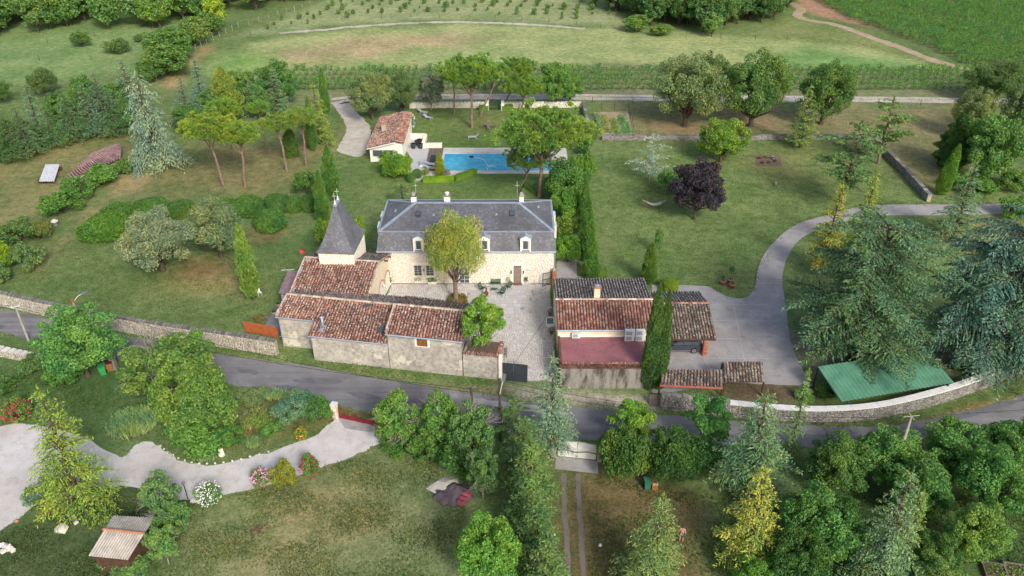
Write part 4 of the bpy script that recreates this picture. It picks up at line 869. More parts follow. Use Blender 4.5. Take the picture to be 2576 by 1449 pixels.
# green sheet-metal shed roof
p0, p1, p2, p3 = G(2057, 922, 2.7), G(2117, 1010, 2.0), G(2400, 962, 2.0), G(2330, 880, 2.7)
off = Vector((p0.x, p0.y, 0)); gs = thing('open_shed', 'open shed with green ribbed metal roof against the curved wall', 'shed', off)
corrugated(gs, off, p1, p2, p0, p3, 'green_sheet', 0.42, 0.06)
for q in (p0, p1.lerp(p2, 0.06), p2.lerp(p1, 0.05), p3): MB(off).b2(q.x, q.x + 0.12, q.y, q.y + 0.12, 0, q.z - 0.08).build('post', 'dark_metal', gs)
MB(off).tube([p0 - Vector((0, 0, 0.08)), p1 - Vector((0, 0, 0.08))], 0.06, 6).build('edge_beam', 'dark_metal', gs)
# pool house
off = Vector((-20.5, 126, 0)); ph = thing('pool_house', 'little pool house with red tiled roof and wide window', 'house', off)
tile_slope(ph, off, (-22.9, 133.2, 2.6), (-23.0, 118.9, 2.6), (-18.6, 133.6, 3.5), (-18.5, 119.4, 3.5), T_RED, 300)
tile_slope(ph, off, (-17.2, 119.6, 3.15), (-17.3, 133.4, 3.15), (-18.5, 119.4, 3.5), (-18.6, 133.6, 3.5), T_ORG)
MB(off).add([(-22.7, 119.6, 0), (-17.5, 119.9, 0), (-17.5, 133, 0), (-22.7, 133, 0), (-22.7, 119.6, 2.52), (-17.5, 119.9, 3.1), (-17.5, 133, 3.1), (-22.7, 133, 2.52), (-18.5, 119.8, 3.38), (-18.5, 133, 3.38)],
            [(0, 1, 5, 8, 4), (1, 2, 6, 5), (2, 3, 7, 9, 6), (3, 0, 4, 7), (4, 8, 9, 7), (8, 5, 6, 9)]).build('wall', 'limestone_pale', ph)
MB(off).b2(-22.3, -18.9, 119.52, 119.6, 0.9, 2.1).build('window_frame', 'white_paint', ph)
for k in range(2): MB(off).b2(-22.2 + k * 1.66, -20.66 + k * 1.66, 119.48, 119.515, 1.0, 2.0).build('pane', 'window_glass', ph)
MB(off).slab((-23.0, 118.85, 2.52), (-18.5, 119.3, 3.42), (-18.5, 119.4, 3.42), (-23.0, 118.95, 2.52), 0.16).build('verge_board', 'white_paint', ph)
ch = MB(off).box((-21.1, 125.5, 3.5), (0.7, 0.7, 1.4)).build('chimney', 'rubble', ph); MB(off).box((-21.1, 125.5, 4.25), (0.8, 0.8, 0.1)).build('chimney_cap', 'terracotta', ch)
# tumbledown low roof in the left meadow
p = [G(150, 460, 0.5), G(200, 450, 0.5), G(310, 385, 0.9), G(305, 362, 1.6), G(232, 385, 1.6)]
off = Vector((p[0].x, p[0].y, 0)); ls = thing('low_shed', 'low half-sunk shed with faded pink tile roof in the meadow', 'shed', off)
a, b, c, d = G(150, 462, 0.4), G(305, 398, 0.8), G(303, 360, 1.9), G(232, 386, 1.9)
tile_slope(ls, off, a, b, d, c, m_tile('clay_tile_pink', [(152, 122, 126), (164, 134, 136), (142, 112, 118), (146, 120, 124)], 0.36), 120, pitch=0.4, expo=0.45)
MB(off).prism([(a.x + 0.6, a.y + 0.6), (b.x - 0.6, b.y + 0.6), (c.x - 0.5, c.y - 0.3), (d.x + 0.3, d.y - 0.3)], 0, 0.5).build('wall', 'rubble', ls)
# garden shed, lower left
off = Vector((-29.6, 41.5, 0)); gd = thing('garden_shed', 'brown garden shed with pale corrugated fibre roof', 'shed', off)
a, b, c, d, e, f = G(222, 1398, 2.3), G(322, 1408, 2.3), G(362, 1344, 3.0), G(262, 1333, 3.0), G(388, 1302, 2.5), G(285, 1297, 2.5)
corrugated(gd, off, a, b, d, c, 'fibre_cement', 0.2, 0.035); corrugated(gd, off, e, f, c, d, 'fibre_cement', 0.2, 0.035)
rz = ridge_tiles(gd, off, d + Vector((-0.05, 0, 0.08)), c + Vector((0.05, 0, 0.08)), 'terracotta', 0.13)
ww = [a.lerp(b, 0.08), b.lerp(a, 0.08), e.lerp(f, 0.08), f.lerp(e, 0.08)]; ww = [Vector((v.x, v.y, 0)) for v in ww]; ww[0].y += 0.35; ww[1].y += 0.35; ww[2].y -= 0.3; ww[3].y -= 0.3
mm = (ww[1] + ww[2]) / 2; ml = (ww[0] + ww[3]) / 2
MB(off).add([*ww, *[v + Vector((0, 0, 2.3)) for v in ww], mm + Vector((0, 0, 2.9)), ml + Vector((0, 0, 2.9))], [(0, 1, 5, 4), (1, 2, 6, 8, 5), (2, 3, 7, 6), (3, 0, 4, 9, 7), (4, 5, 8, 9), (9, 8, 6, 7)]).build('wall', 'dark_wood', gd)
for k in range(9):
    s = (k + 0.5) / 9; q = ww[0].lerp(ww[1], s); MB(off).box(q + Vector((0, -0.03, 1.1)), (0.3, 0.04, 2.1)).build('board', 'dark_wood', gd)
for k in range(8): q = ww[1].lerp(ww[2], (k + 0.5) / 8); MB(off).box(q + Vector((0.03, 0, 1.1)), (0.04, 0.36, 2.1), math.atan2(-(ww[2] - ww[1]).x, (ww[2] - ww[1]).y)).build('board', 'dark_wood', gd)
# ------------------------------------------------------------------ garden and road walls
garden_wall('long weathered wall with upright capstones along the road on the left', [(-150, 735), (0, 766), (170, 804), (330, 836), (500, 862), (620, 880), (700, 892)], 1.7)
garden_wall('broken low rubble wall on the far left below the road', [(-60, 880), (0, 892), (60, 905), (110, 915)], 0.9, 0.6, 'rubble', 'white_rock', 'flat')
garden_wall('pale low wall closing the pool lawn towards the track', [(1030, 272), (1130, 271), (1228, 271)], 1.0, 0.4, 'limestone', 'white_rock', 'flat')
garden_wall('pale low wall closing the pool lawn right of the little gate', [(1262, 271), (1360, 270), (1465, 270)], 1.0, 0.4, 'limestone', 'white_rock', 'flat')
garden_wall('grey topped wall between pool lawn and vegetable garden', [(1484, 345), (1466, 268)], 1.1, 0.5, 'rubble', 'coping_grey', 'flat')
garden_wall('long low grey wall behind the right-hand lawn', [(1514, 352), (1750, 352), (2000, 351), (2190, 352)], 0.8, 0.5, 'rubble_grey', 'coping_grey', 'flat')
garden_wall('dark grey wall running diagonally down to the drive on the right', [(2200, 366), (2260, 425), (2335, 508)], 1.1, 0.55, 'rubble_grey', 'coping_grey', 'flat')
garden_wall('low dry wall left of the guest house yard, along the road', [(1660, 1024), (1760, 1036), (1830, 1044)], 1.65, 0.5, 'rubble_grey', 'coping_grey', 'flat')
garden_wall('curved stone wall with smooth white capping along the road', [(1830, 1044), (1950, 1056), (2070, 1060), (2200, 1050), (2330, 1020), (2450, 982), (2580, 930), (2720, 880)], 1.5, 0.5, 'rubble_grey', None, 'smooth', white='white_paint')

# ------------------------------------------------------------------ plants: crowns are many small leaf faces, built once per form
def unit(v): return v / np.maximum(np.linalg.norm(v, axis=-1, keepdims=True), 1e-9)
def leaf_quads(P, D, L, W, rng, flat=None):
    n = len(P); D = unit(D); rv = rng.normal(size=(n, 3))
    if flat is not None: rv = rv * flat + np.array([0, 0, 1.0]); S = unit(np.cross(D, rv))
    else: S = unit(np.cross(D, rv))
    L = np.asarray(L).reshape(-1, 1) * np.ones((n, 1)); W = np.asarray(W).reshape(-1, 1) * np.ones((n, 1))
    V = np.stack([P - D * L / 2, P + S * W / 2, P + D * L / 2, P - S * W / 2], 1).reshape(-1, 3)
    return V, np.arange(n * 4).reshape(-1, 4)
class Acc:
    def __init__(s): s.V = []; s.F = []; s.n = 0
    def add(s, V, F): s.V.append(np.asarray(V, float)); s.F.append(np.asarray(F) + s.n); s.n += len(V)
    def mesh(s, name, mat):
        me = np_mesh(name, np.concatenate(s.V), np.concatenate(s.F)); me.materials.append(MT(mat)); return me
def tube_np(acc, pts, rad, n=5):
    pts = np.asarray(pts, float); k = len(pts); d = np.gradient(pts, axis=0); d = unit(d)
    ref = np.where(np.abs(d[:, 2:3]) < 0.95, np.array([[0, 0, 1.0]]), np.array([[1.0, 0, 0]])); a = unit(np.cross(d, ref)); b = np.cross(d, a)
    t = np.arange(n) * 2 * np.pi / n; R_ = np.asarray(rad, float).reshape(-1, 1, 1) * np.ones((k, 1, 1))
    V = pts[:, None] + R_ * (a[:, None] * np.cos(t)[None, :, None] + b[:, None] * np.sin(t)[None, :, None])
    i, j = np.meshgrid(np.arange(k - 1), np.arange(n), indexing='ij'); jn = (j + 1) % n
    acc.add(V.reshape(-1, 3), np.stack([i * n + j, i * n + jn, (i + 1) * n + jn, (i + 1) * n + j], -1).reshape(-1, 4))
def limb(acc, a, b, r0, r1, rng, bend=0.15, k=5):
    a, b = np.asarray(a, float), np.asarray(b, float); t = np.linspace(0, 1, k)[:, None]; L = np.linalg.norm(b - a)
    off = rng.normal(size=3) * L * bend; off[2] = abs(off[2]) * 0.6
    tube_np(acc, a + (b - a) * t + off * np.sin(t * np.pi), np.linspace(r0, r1, k))
PROTO = {}
def sphere_pts(n, rng):
    i = np.arange(n) + 0.5; ph = np.arccos(1 - 2 * i / n); th = np.pi * (1 + 5 ** 0.5) * i
    return np.stack([np.cos(th) * np.sin(ph), np.sin(th) * np.sin(ph), np.cos(ph)], 1) + rng.normal(size=(n, 3)) * 0.13
def P_decid(key, seed, H=8, Rr=3.4, bare=0.2, nc=46, nl=7000, L=0.42, W=0.26, cr=0.3, dead=0, bark='bark', low=-0.85, up=0.2, trunkr=0.2, squash=1.0):
    rng = np.random.default_rng(seed); cz0 = H * bare; Rz = (H - cz0) / 2; cz = cz0 + Rz
    C = sphere_pts(nc, rng); C = C[C[:, 2] > low]; rad = rng.uniform(0.62, 0.88, (len(C), 1)); C = C * rad
    C = np.concatenate([C, rng.normal(size=(nc // 5, 3)) * 0.28])
    an_ = np.arctan2(C[:, 1], C[:, 0]); C = C * (1 + 0.17 * np.sin(an_ * 2 + seed) + 0.13 * np.sin(an_ * 3 + C[:, 2] * 4 + seed * 1.7))[:, None]; C = C / np.maximum(1, np.linalg.norm(C, axis=1, keepdims=True) / 0.9)
    C = C * np.array([Rr, Rr, Rz]) + np.array([0, 0, cz]); C += rng.normal(size=C.shape) * 0.03 * Rr
    cr_ = cr * Rr * rng.uniform(0.5, 1.3, len(C)); crown, trunk = Acc(), Acc()
    wts = cr_ ** 2; cnt = np.maximum(8, (nl * wts / wts.sum()).astype(int))
    for c, r, n in zip(C, cr_, cnt):
        d = unit(rng.normal(size=(n, 3)) + np.array([0, 0, up])); P = c + d * (r * rng.uniform(0.35, 1.0, (n, 1)) ** 0.6) * np.array([1, 1, 0.85 * squash])
        D = unit(np.cross(d, rng.normal(size=(n, 3)))) + d * 0.35 + np.array([0, 0, -0.25]); s = rng.uniform(0.7, 1.35, n)
        crown.add(*leaf_quads(P, D, L * s, W * s, rng))
    top = np.array([rng.normal() * 0.15, rng.normal() * 0.15, cz + Rz * 0.35]); tube_np(trunk, [[0, 0, -0.05], [0.03, 0.02, cz0 * 0.5], [0.06, -0.03, cz0], list(top * np.array([0.6, 0.6, 1]) * 1.0)], [trunkr * 1.25, trunkr, trunkr * 0.85, trunkr * 0.35], 8)
    for c in C[rng.permutation(len(C))[:16]]: limb(trunk, [0, 0, cz0 * 0.85 + 0.15 * Rz * rng.random()], c * np.array([0.9, 0.9, 1]), trunkr * 0.45, trunkr * 0.1, rng)
    for _ in range(dead):
        d = unit(rng.normal(size=3) + np.array([0, 0, 0.3])); b = np.array([0, 0, cz]) + d * np.array([Rr, Rr, Rz]) * rng.uniform(0.9, 1.12); a = np.array([0, 0, cz]) + d * np.array([Rr, Rr, Rz]) * 0.35; limb(trunk, a, b, 0.06, 0.02, rng, 0.2)
        for _ in range(4): e = b + rng.normal(size=3) * 0.5; limb(trunk, a + (b - a) * 0.6, e, 0.03, 0.012, rng, 0.2, 4)
    PROTO[key] = (crown.mesh('crown', 'foliage'), trunk.mesh('trunk', bark), H, Rr)
def P_bush(key, seed, H=2.0, Rr=1.2, nl=4600, L=0.14, W=0.085, nc=24, cr=0.32, **kw):
    P_decid(key, seed, H, Rr, 0.0, nc, nl, L, W, cr, low=-0.6, trunkr=0.05, **kw)
def P_ball(key, seed, p=2.6, nl=9000, L=0.1, W=0.062, fuzz=0.06, flatb=0.75):     # clipped shrub: leaf skin on a solid dark heart, unit radius
    rng = np.random.default_rng(seed); d = unit(rng.normal(size=(nl, 3))); d = d[d[:, 2] > -flatb]; n = len(d)
    rr = (np.abs(d) ** p).sum(1) ** (-1 / p); lump = 1 + 0.05 * np.sin(d[:, 0] * 5 + seed) * np.sin(d[:, 1] * 6) + 0.04 * np.sin(d[:, 2] * 8 + d[:, 0] * 4)
    P = d * (rr * lump * rng.uniform(0.93, 1 + fuzz, n))[:, None]; P[:, 2] = (P[:, 2] + flatb) / (1 + flatb) * 1.0
    D = unit(np.cross(d, rng.normal(size=(n, 3)))) + d * 0.6; s = rng.uniform(0.7, 1.3, n); crown = Acc(); crown.add(*leaf_quads(P, D, L * s, W * s, rng))
    heart = Acc(); k, m = 9, 14; V = []
    for i in range(k + 1):
        for j in range(m):
            th = np.pi * i / k; ph = 2 * np.pi * j / m; q = np.array([np.sin(th) * np.cos(ph), np.sin(th) * np.sin(ph), max(np.cos(th), -flatb)]); r = (np.abs(q / np.linalg.norm(q)) ** p).sum() ** (-1 / p)
            q = q / np.linalg.norm(q) * r * 0.9; q[2] = (max(q[2], -flatb) + flatb) / (1 + flatb); V.append(q)
    F = [[i * m + j, i * m + (j + 1) % m, (i + 1) * m + (j + 1) % m, (i + 1) * m + j] for i in range(k) for j in range(m)]; heart.add(V, F)
    PROTO[key] = (crown.mesh('leaves', 'foliage'), heart.mesh('inner_branches', 'foliage'), 1.0, 1.0)
def P_cypress(key, seed, H=10, Rr=0.95, nl=7500, L=0.34, W=0.12, twin=False, ragged=0.1, foot=0.03):
    rng = np.random.default_rng(seed); crown, trunk = Acc(), Acc(); stems = [(0, 0, H, Rr)] if not twin else [(-0.28 * Rr, 0, H, Rr * 0.78), (0.5 * Rr, -0.15, H * 0.93, Rr * 0.6)]
    for sx, sy, h, r_ in stems:
        n = nl // len(stems); t = rng.random(n) ** 0.92; prof = np.clip(np.minimum(1, (t + 0.06) / 0.22), 0, 1) ** 0.6 * (1 - t ** 2.3) ** 0.75
        ph = rng.uniform(0, 2 * np.pi, n); lump = 1 + ragged * np.sin(ph * 3 + t * 17 + seed) + ragged * 0.8 * np.sin(ph * 5 - t * 31)
        rad = r_ * prof * lump * rng.uniform(0.72, 1.04, n); P = np.stack([sx + rad * np.cos(ph), sy + rad * np.sin(ph), h * (foot + (1 - foot) * t)], 1)
        D = np.stack([np.cos(ph) * 0.35, np.sin(ph) * 0.35, np.ones(n)], 1) + rng.normal(size=(n, 3)) * 0.22; s = rng.uniform(0.7, 1.4, n)
        crown.add(*leaf_quads(P, D, L * s, W * s, rng)); zz = np.linspace(0, h * 0.97, 9); tt = np.clip((zz / h - foot) / (1 - foot), 0, 1); pr = np.clip((tt + 0.06) / 0.22, 0.1, 1) ** 0.6 * (1 - tt ** 2.3) ** 0.75 * 0.62 * r_
        pr[0] = 0.1; tube_np(crown, np.stack([np.full(9, sx), np.full(9, sy), np.maximum(zz, h * foot)], 1), pr, 8); tube_np(trunk, [[sx * 0.5, sy, -0.05], [sx, sy, h * 0.2]], [0.13, 0.09], 6)
    PROTO[key] = (crown.mesh('crown', 'needles'), trunk.mesh('trunk', 'bark'), H, Rr)
def P_cedar(key, seed, H=12, Rr=4, tiers=15, per=6, droop=0.25, up=0.12, fan=0.55, L=0.34, W=0.1, dens=1.0, power=0.85, z0=0.1, irregular=0.25, top=0.06, weep=0.0, dead=0, bark='bark', trunkr=0.22, clump=1.0, ell=False):
    """conifer with tiers of flat fans of needle sprays"""
    rng = np.random.default_rng(seed); crown, trunk = Acc(), Acc(); lean = rng.normal(size=2) * 0.01 * H
    tube_np(trunk, [[0, 0, -0.05], [lean[0] * 0.5, lean[1] * 0.5, H * 0.5], [lean[0], lean[1], H * 0.97]], [trunkr * 1.2, trunkr * 0.75, 0.03], 8)
    Ps, Ds, Ss = [], [], []
    for i in range(tiers):
        t = z0 + (1 - z0 - 0.015) * (i + rng.uniform(-0.2, 0.2)) / tiers; z = H * t; Lb = Rr * ((1 - t) / (1 - z0)) ** power + Rr * top
        if ell: Lb = Rr * math.sqrt(max(0.04, 1 - ((t - 0.42) / 0.62) ** 2)); z += rng.normal() * 0.25
        nb = max(3, int(per * (0.75 + 0.5 * rng.random()) * (0.6 + 0.4 * (1 - t)))); a0 = rng.uniform(0, 6.28)
        for b in range(nb):
            a = a0 + 6.283 * b / nb + rng.normal() * 0.25; ln = Lb * rng.uniform(1 - irregular * 1.6, 1 + irregular * 0.5); k = 8; s = np.linspace(0, 1, k)
            r = ln * s; zz = z + ln * (up * np.sin(s * 2.0) - droop * s ** 2.2) + rng.normal() * 0.15; dirv = np.array([np.cos(a), np.sin(a)])
            pts = np.stack([lean[0] * t + dirv[0] * r, lean[1] * t + dirv[1] * r, zz], 1); tube_np(trunk, pts, np.linspace(max(0.03, 0.016 * ln + 0.02), 0.012, k), 4)
            nt_ = max(4, int(ln * 3.4)); side = np.array([-dirv[1], dirv[0], 0])
            for j in range(nt_):
                u = 0.14 + 0.86 * (j + rng.random()) / nt_; p = np.array([np.interp(u, s, pts[:, 0]), np.interp(u, s, pts[:, 1]), np.interp(u, s, pts[:, 2])])
                for sg in (-1, 1):
                    tl = ln * fan * (0.25 + 0.75 * np.sin(np.pi * min(1, 0.12 + u * 0.9))) * (1.05 - u * 0.62) * rng.uniform(0.55, 1.1); tl = max(tl, 0.3)
                    td = unit(side * sg * 0.9 + np.array([dirv[0], dirv[1], 0]) * 0.75 + rng.normal(size=3) * 0.12); m = max(3, int(tl / (0.15 / dens))); q = (np.arange(m) + rng.random(m)) / m
                    PP = p + td * (q * tl)[:, None]; PP[:, 2] += -droop * 0.55 * tl * q ** 2 - weep * tl * q ** 1.5 + rng.normal(size=m) * 0.05
                    DD = np.tile(td, (m, 1)) + rng.normal(size=(m, 3)) * 0.45; DD[:, 2] += -0.15 - weep; Ps.append(PP); Ds.append(DD); Ss.append(np.full(m, 1.0) * rng.uniform(0.75, 1.25, m))
    n = 60; t = rng.random(n); Ps.append(np.stack([lean[0] + rng.normal(size=n) * 0.1 * (1 - t), lean[1] + rng.normal(size=n) * 0.1 * (1 - t), H * (0.9 + 0.1 * t)], 1)); Ds.append(np.array([0, 0, 1.0]) + rng.normal(size=(n, 3)) * 0.5); Ss.append(np.ones(n))
    P, D, S = np.concatenate(Ps), np.concatenate(Ds), np.concatenate(Ss); crown.add(*leaf_quads(P, D, L * S, W * S * clump, rng, 0.55))
    for _ in range(dead):
        a = rng.uniform(0, 6.28); z = H * rng.uniform(0.15, 0.6); ln = Rr * rng.uniform(0.5, 0.9); limb(trunk, [0, 0, z], [np.cos(a) * ln, np.sin(a) * ln, z - 0.1], 0.06, 0.015, rng, 0.1)
    PROTO[key] = (crown.mesh('crown', 'needles'), trunk.mesh('trunk', bark), H, Rr)
def P_pine_crown(key, seed, Rr=4, thick=0.52, nc=170, nl=34000, L=0.24, W=0.09):     # umbrella pine: crown only, base of dome at z=0
    rng = np.random.default_rng(seed); d = sphere_pts(nc * 2, rng); d = d[d[:, 2] > -0.1]; an = np.arctan2(d[:, 1], d[:, 0]); wob = (1 + 0.09 * np.sin(an * 3 + seed) + 0.06 * np.sin(an * 5 + seed * 2))[:, None]
    C = d * rng.uniform(0.84, 1.0, (len(d), 1)) * wob * np.array([Rr, Rr, Rr * thick]); C[:, 2] += Rr * 0.1
    d2 = sphere_pts(nc, rng); d2 = d2[np.abs(d2[:, 2]) < 0.5]; C2 = d2 * rng.uniform(0.35, 0.9, (len(d2), 1)) * np.array([Rr, Rr, Rr * 0.12]); C2[:, 2] += Rr * 0.03
    C = np.concatenate([C, C2]); d = np.concatenate([d, d2 * 0.4 + np.array([0, 0, 0.6])]); crown, br = Acc(), Acc(); n = nl // len(C)
    for c, dd in zip(C, d):
        r = Rr * rng.uniform(0.085, 0.15); e = unit(rng.normal(size=(n, 3)) + dd * 0.7 + np.array([0, 0, 0.35])); P = c + e * r * rng.uniform(0.3, 1, (n, 1)); D = e + dd * 0.3 + np.array([0, 0, 0.4]); s = rng.uniform(0.7, 1.3, n)
        crown.add(*leaf_quads(P, D, L * s, W * s, rng))
    for c in C[rng.permutation(len(C))[:44]]: limb(br, [0, 0, -Rr * 0.42], c * np.array([0.9, 0.9, 0.8]), 0.085, 0.02, rng, 0.1, 6)
    PROTO[key] = (crown.mesh('crown', 'needles'), br.mesh('branches', 'pine_bark'), Rr, Rr)
def P_vine(key, seed):
    rng = np.random.default_rng(seed); crown, tr = Acc(), Acc(); n = 150; t = rng.random(n); P = np.stack([rng.normal(size=n) * (0.22 + 0.3 * t), rng.normal(size=n) * (0.12 + 0.16 * t), 0.55 + 1.25 * t], 1)
    crown.add(*leaf_quads(P, rng.normal(size=(n, 3)) + np.array([0, 0, 0.5]), rng.uniform(0.16, 0.28, n), rng.uniform(0.12, 0.2, n), rng)); tube_np(tr, [[0, 0, 0], [0.03, 0.02, 0.4], [0, 0, 0.8]], [0.05, 0.04, 0.03], 5); tube_np(tr, [[0.3, 0, 0], [0.3, 0, 1.5]], [0.03, 0.03], 4)
    PROTO[key] = (crown.mesh('leaves', 'foliage'), tr.mesh('stem', 'bark'), 1.8, 0.6)
for i in range(4): P_decid('D%d' % i, 20 + i, 8, 3.6, 0.16, 76, 20000, 0.25, 0.15, 0.23)
for i in range(3): P_decid('O%d' % i, 30 + i, 8, 4.2, 0.12, 96, 22000, 0.23, 0.12, 0.2, low=-0.7, trunkr=0.3)
for i in range(3): P_decid('L%d' % i, 40 + i, 7, 3.0, 0.14, 54, 8500, 0.27, 0.16, 0.22, dead=9, bark='pale_bark', trunkr=0.13, up=0.5)
P_decid('LOC', 44, 9, 4.0, 0.24, 64, 22000, 0.22, 0.09, 0.29, trunkr=0.3, low=-0.6, up=0.35, bark='pine_bark')
P_decid('AIL', 45, 5, 2.6, 0.1, 26, 5000, 0.4, 0.11, 0.3, low=0.05, squash=0.5, up=0.8, bark='pale_bark')
for i in range(6): P_decid('W%d' % i, 50 + i, 9, 3.6, 0.1, 46, 4600, 0.42, 0.27, 0.27, low=-0.8)
for i in range(4): P_bush('B%d' % i, 60 + i, dead=0)
P_bush('BIG', 66, 3.0, 2.0, 13000, 0.15, 0.09, 48, 0.28)
for i in range(2): P_ball('K%d' % i, 70 + i)
P_ball('KS', 73, 2.2, 1800, 0.16, 0.1); P_ball('KX', 74, 5.0, 5200, 0.11, 0.08, 0.03, 0.85)
for i in range(3): P_cypress('C%d' % i, 80 + i, 10, 0.95, 14000, 0.26, 0.08, ragged=0.08)
P_cypress('CT', 84, 10, 1.35, 26000, 0.24, 0.08, True, 0.09, 0.0); P_cypress('CR', 85, 8, 0.85, 5200, 0.4, 0.12, False, 0.18, 0.06)
P_cypress('TH', 86, 9, 2.0, 26000, 0.32, 0.1, False, 0.22, 0.0); P_cypress('TH1', 87, 9, 2.2, 26000, 0.34, 0.1, False, 0.26, 0.0)
P_cedar('E0', 90, 12, 4.2, 16, 8, 0.22, 0.1, 0.5, 0.3, 0.1, 1.25); P_cedar('E1', 91, 12, 4.0, 15, 8, 0.3, 0.16, 0.5, 0.3, 0.1, 1.25); P_cedar('E2', 92, 11, 3.6, 18, 8, 0.12, 0.22, 0.5, 0.3, 0.1, 1.2)
P_cedar('EB0', 93, 17, 9.5, 13, 12, 0.14, 0.1, 0.38, 0.34, 0.14, 1.5, 0.4, 0.14, 0.42, 0.12, ell=True, dead=10, trunkr=0.5); P_cedar('EB1', 94, 17, 9.5, 15, 12, 0.22, 0.14, 0.38, 0.34, 0.14, 1.45, 0.42, 0.1, 0.34, 0.12, ell=True, weep=0.12, trunkr=0.5)
P_cedar('EW', 95, 13, 5.4, 15, 8, 0.5, 0.14, 0.46, 0.44, 0.12, 1.1, 0.72, 0.08, 0.28, 0.06, weep=0.45, trunkr=0.3)
P_cedar('EN', 96, 12, 2.4, 20, 7, 0.2, 0.05, 0.5, 0.34, 0.11, 1.1, 0.9, 0.06, trunkr=0.16); P_cedar('ES', 97, 7, 3.2, 10, 6, 0.05, 0.22, 0.4, 0.28, 0.1, 1.0, 0.7, 0.18, 0.5, 0.12, bark='pale_bark', trunkr=0.12)
P_cedar('TC', 100, 10, 2.5, 24, 8, 0.02, 0.3, 0.5, 0.32, 0.11, 1.3, 0.75, 0.02, 0.35, 0.12, trunkr=0.15); P_cedar('EG', 98, 11, 4.3, 17, 9, 0.16, 0.14, 0.45, 0.28, 0.075, 1.7, 0.8, 0.06); P_cedar('PB', 99, 12, 4.2, 10, 5, 0.05, 0.1, 0.42, 0.36, 0.2, 1.3, 0.4, 0.3, 0.55, 0.25, dead=8, bark='pine_bark', clump=1.3)
for i in range(3): P_pine_crown('P%d' % i, 110 + i)
for i in range(3): P_vine('V%d' % i, 120 + i)
PLACED = []
def col3(c):
    l = lin(c); Y = 0.3 * l[0] + 0.59 * l[1] + 0.11 * l[2]; k = 1.0 + 0.7 * min(1.0, max(0.0, (0.3 - Y) / 0.2))
    return (l[0] * k * 0.94, l[1] * k * 1.06, l[2] * k * 1.04, 1.0)
def plant(name, label, cat, key, bx, by, ty, wpx, color, group=None, rz=None, lean=0.0, leandir=0.0, hm=None, wm=None, at=None, z=0.0):
    base = G(bx, by) if at is None else Vector(at); crown, trunk, H0, R0_ = PROTO[key]
    if hm is None:
        mp = MPP(base.x, base.y, 1.0); Rm = wpx * mp / 2; dome = key[0] in 'KB'
        if dome: base = base + Vector((0, 0.7 * Rm, 0)) * 1.0; base.x *= base.y / (base.y - 0.7 * Rm)
        al = math.atan2(CAM_H - 2, base.y); sn, cs = math.sin(al), math.cos(al); a_ = (base.y, -CAM_H); D_ = (WZ(ty, base.y)) * cs
        if dome or key[0] in 'DOLWA':
            f = 0.0 if dome else 0.56; lo, hi = 0.1, 60.0
            for _ in range(40):
                h = (lo + hi) / 2; v = f * h * cs + math.hypot((1 - f) * h * cs, Rm * sn * 0.85); lo, hi = (h, hi) if v < D_ else (lo, h)
            h = max(h, 0.35 * D_ / cs)
        else: h = D_ / cs
        h = max(0.3, h)
    else: h = hm
    wd = wm if wm else wpx * MPP(base.x, base.y, z + h * 0.55)
    rz = random.uniform(0, 6.28) if rz is None else rz
    t = thing(name, label, cat, (base.x, base.y, z), 0, group); sc = (wd / 2 / R0_, wd / 2 / R0_, h / H0)
    for nm, me in ((crown.name.split('.')[0], crown), (trunk.name.split('.')[0], trunk)):
        o = bpy.data.objects.new(nm, me); COL.objects.link(o); o.parent = t; o.scale = sc; o.rotation_euler = (0, 0, rz); o.color = col3(color)
    if lean: t.rotation_euler = Matrix.Rotation(lean, 3, Vector((-math.sin(leandir), math.cos(leandir), 0))).to_euler()
    return t
def pine(label, bx, by, cx, cy_top, cy_bot, wpx, color, key='P0', forks=2, group='umbrella pines', rz=None, r0=0.26):
    """umbrella pine: root on the ground, crown dome between the two print heights, above its own (leaning) trunk"""
    b = G(bx, by); Yc = b.y; crown, br, H0, R0_ = PROTO[key]; al = math.atan2(CAM_H - 8, Yc); sn, cs = math.sin(al), math.cos(al)
    yb = cy_bot - wpx / 2 * sn; X = WX(cx, yb, Yc); zb = WZ(yb, Yc); wd = wpx * MPP(X, Yc, zb); th = math.sqrt(max((yb - cy_top) ** 2 - (wpx / 2 * sn) ** 2, (0.2 * wpx) ** 2)) / cs * MPP(X, Yc, zb); th = min(th, wd * 0.31); t = thing('umbrella_pine', label, 'pine tree', b, 0, group); rz = random.uniform(0, 6) if rz is None else rz
    sc = (wd / 2 / R0_ * 0.95, wd / 2 / R0_ * 0.95, th / (R0_ * 0.66)); zc = zb
    for nm, me in (('crown', crown), ('branches', br)):
        o = bpy.data.objects.new(nm, me); COL.objects.link(o); o.parent = t; o.scale = sc; o.location = (X - b.x, 0, zc); o.rotation_euler = (0, 0, rz); o.color = col3(color)
    a = Acc(); rng = np.random.default_rng(int(bx)); dx = X - b.x; zf = zc - 0.42 * R0_ * sc[2]; mid = zf * 0.55
    tube_np(a, [[0, 0, -0.05], [dx * 0.28, 0.05, zf * 0.3], [dx * 0.6 + 0.1, 0.1, zf * 0.62], [dx * 0.92, 0.05, zf * 0.95], [dx, 0, zf + 0.4]], [r0 * 1.15, r0 * 0.95, r0 * 0.85, r0 * 0.7, r0 * 0.45], 9)
    for k in range(forks): limb(a, [dx * 0.75, 0.06, zf * 0.78], [dx + wd * 0.22 * (-1) ** k, rng.normal() * 0.6, zc + 0.2], r0 * 0.5, r0 * 0.2, rng, 0.08, 6)
    me = a.mesh('trunk', 'pine_bark'); link('trunk', me, None, t); return t

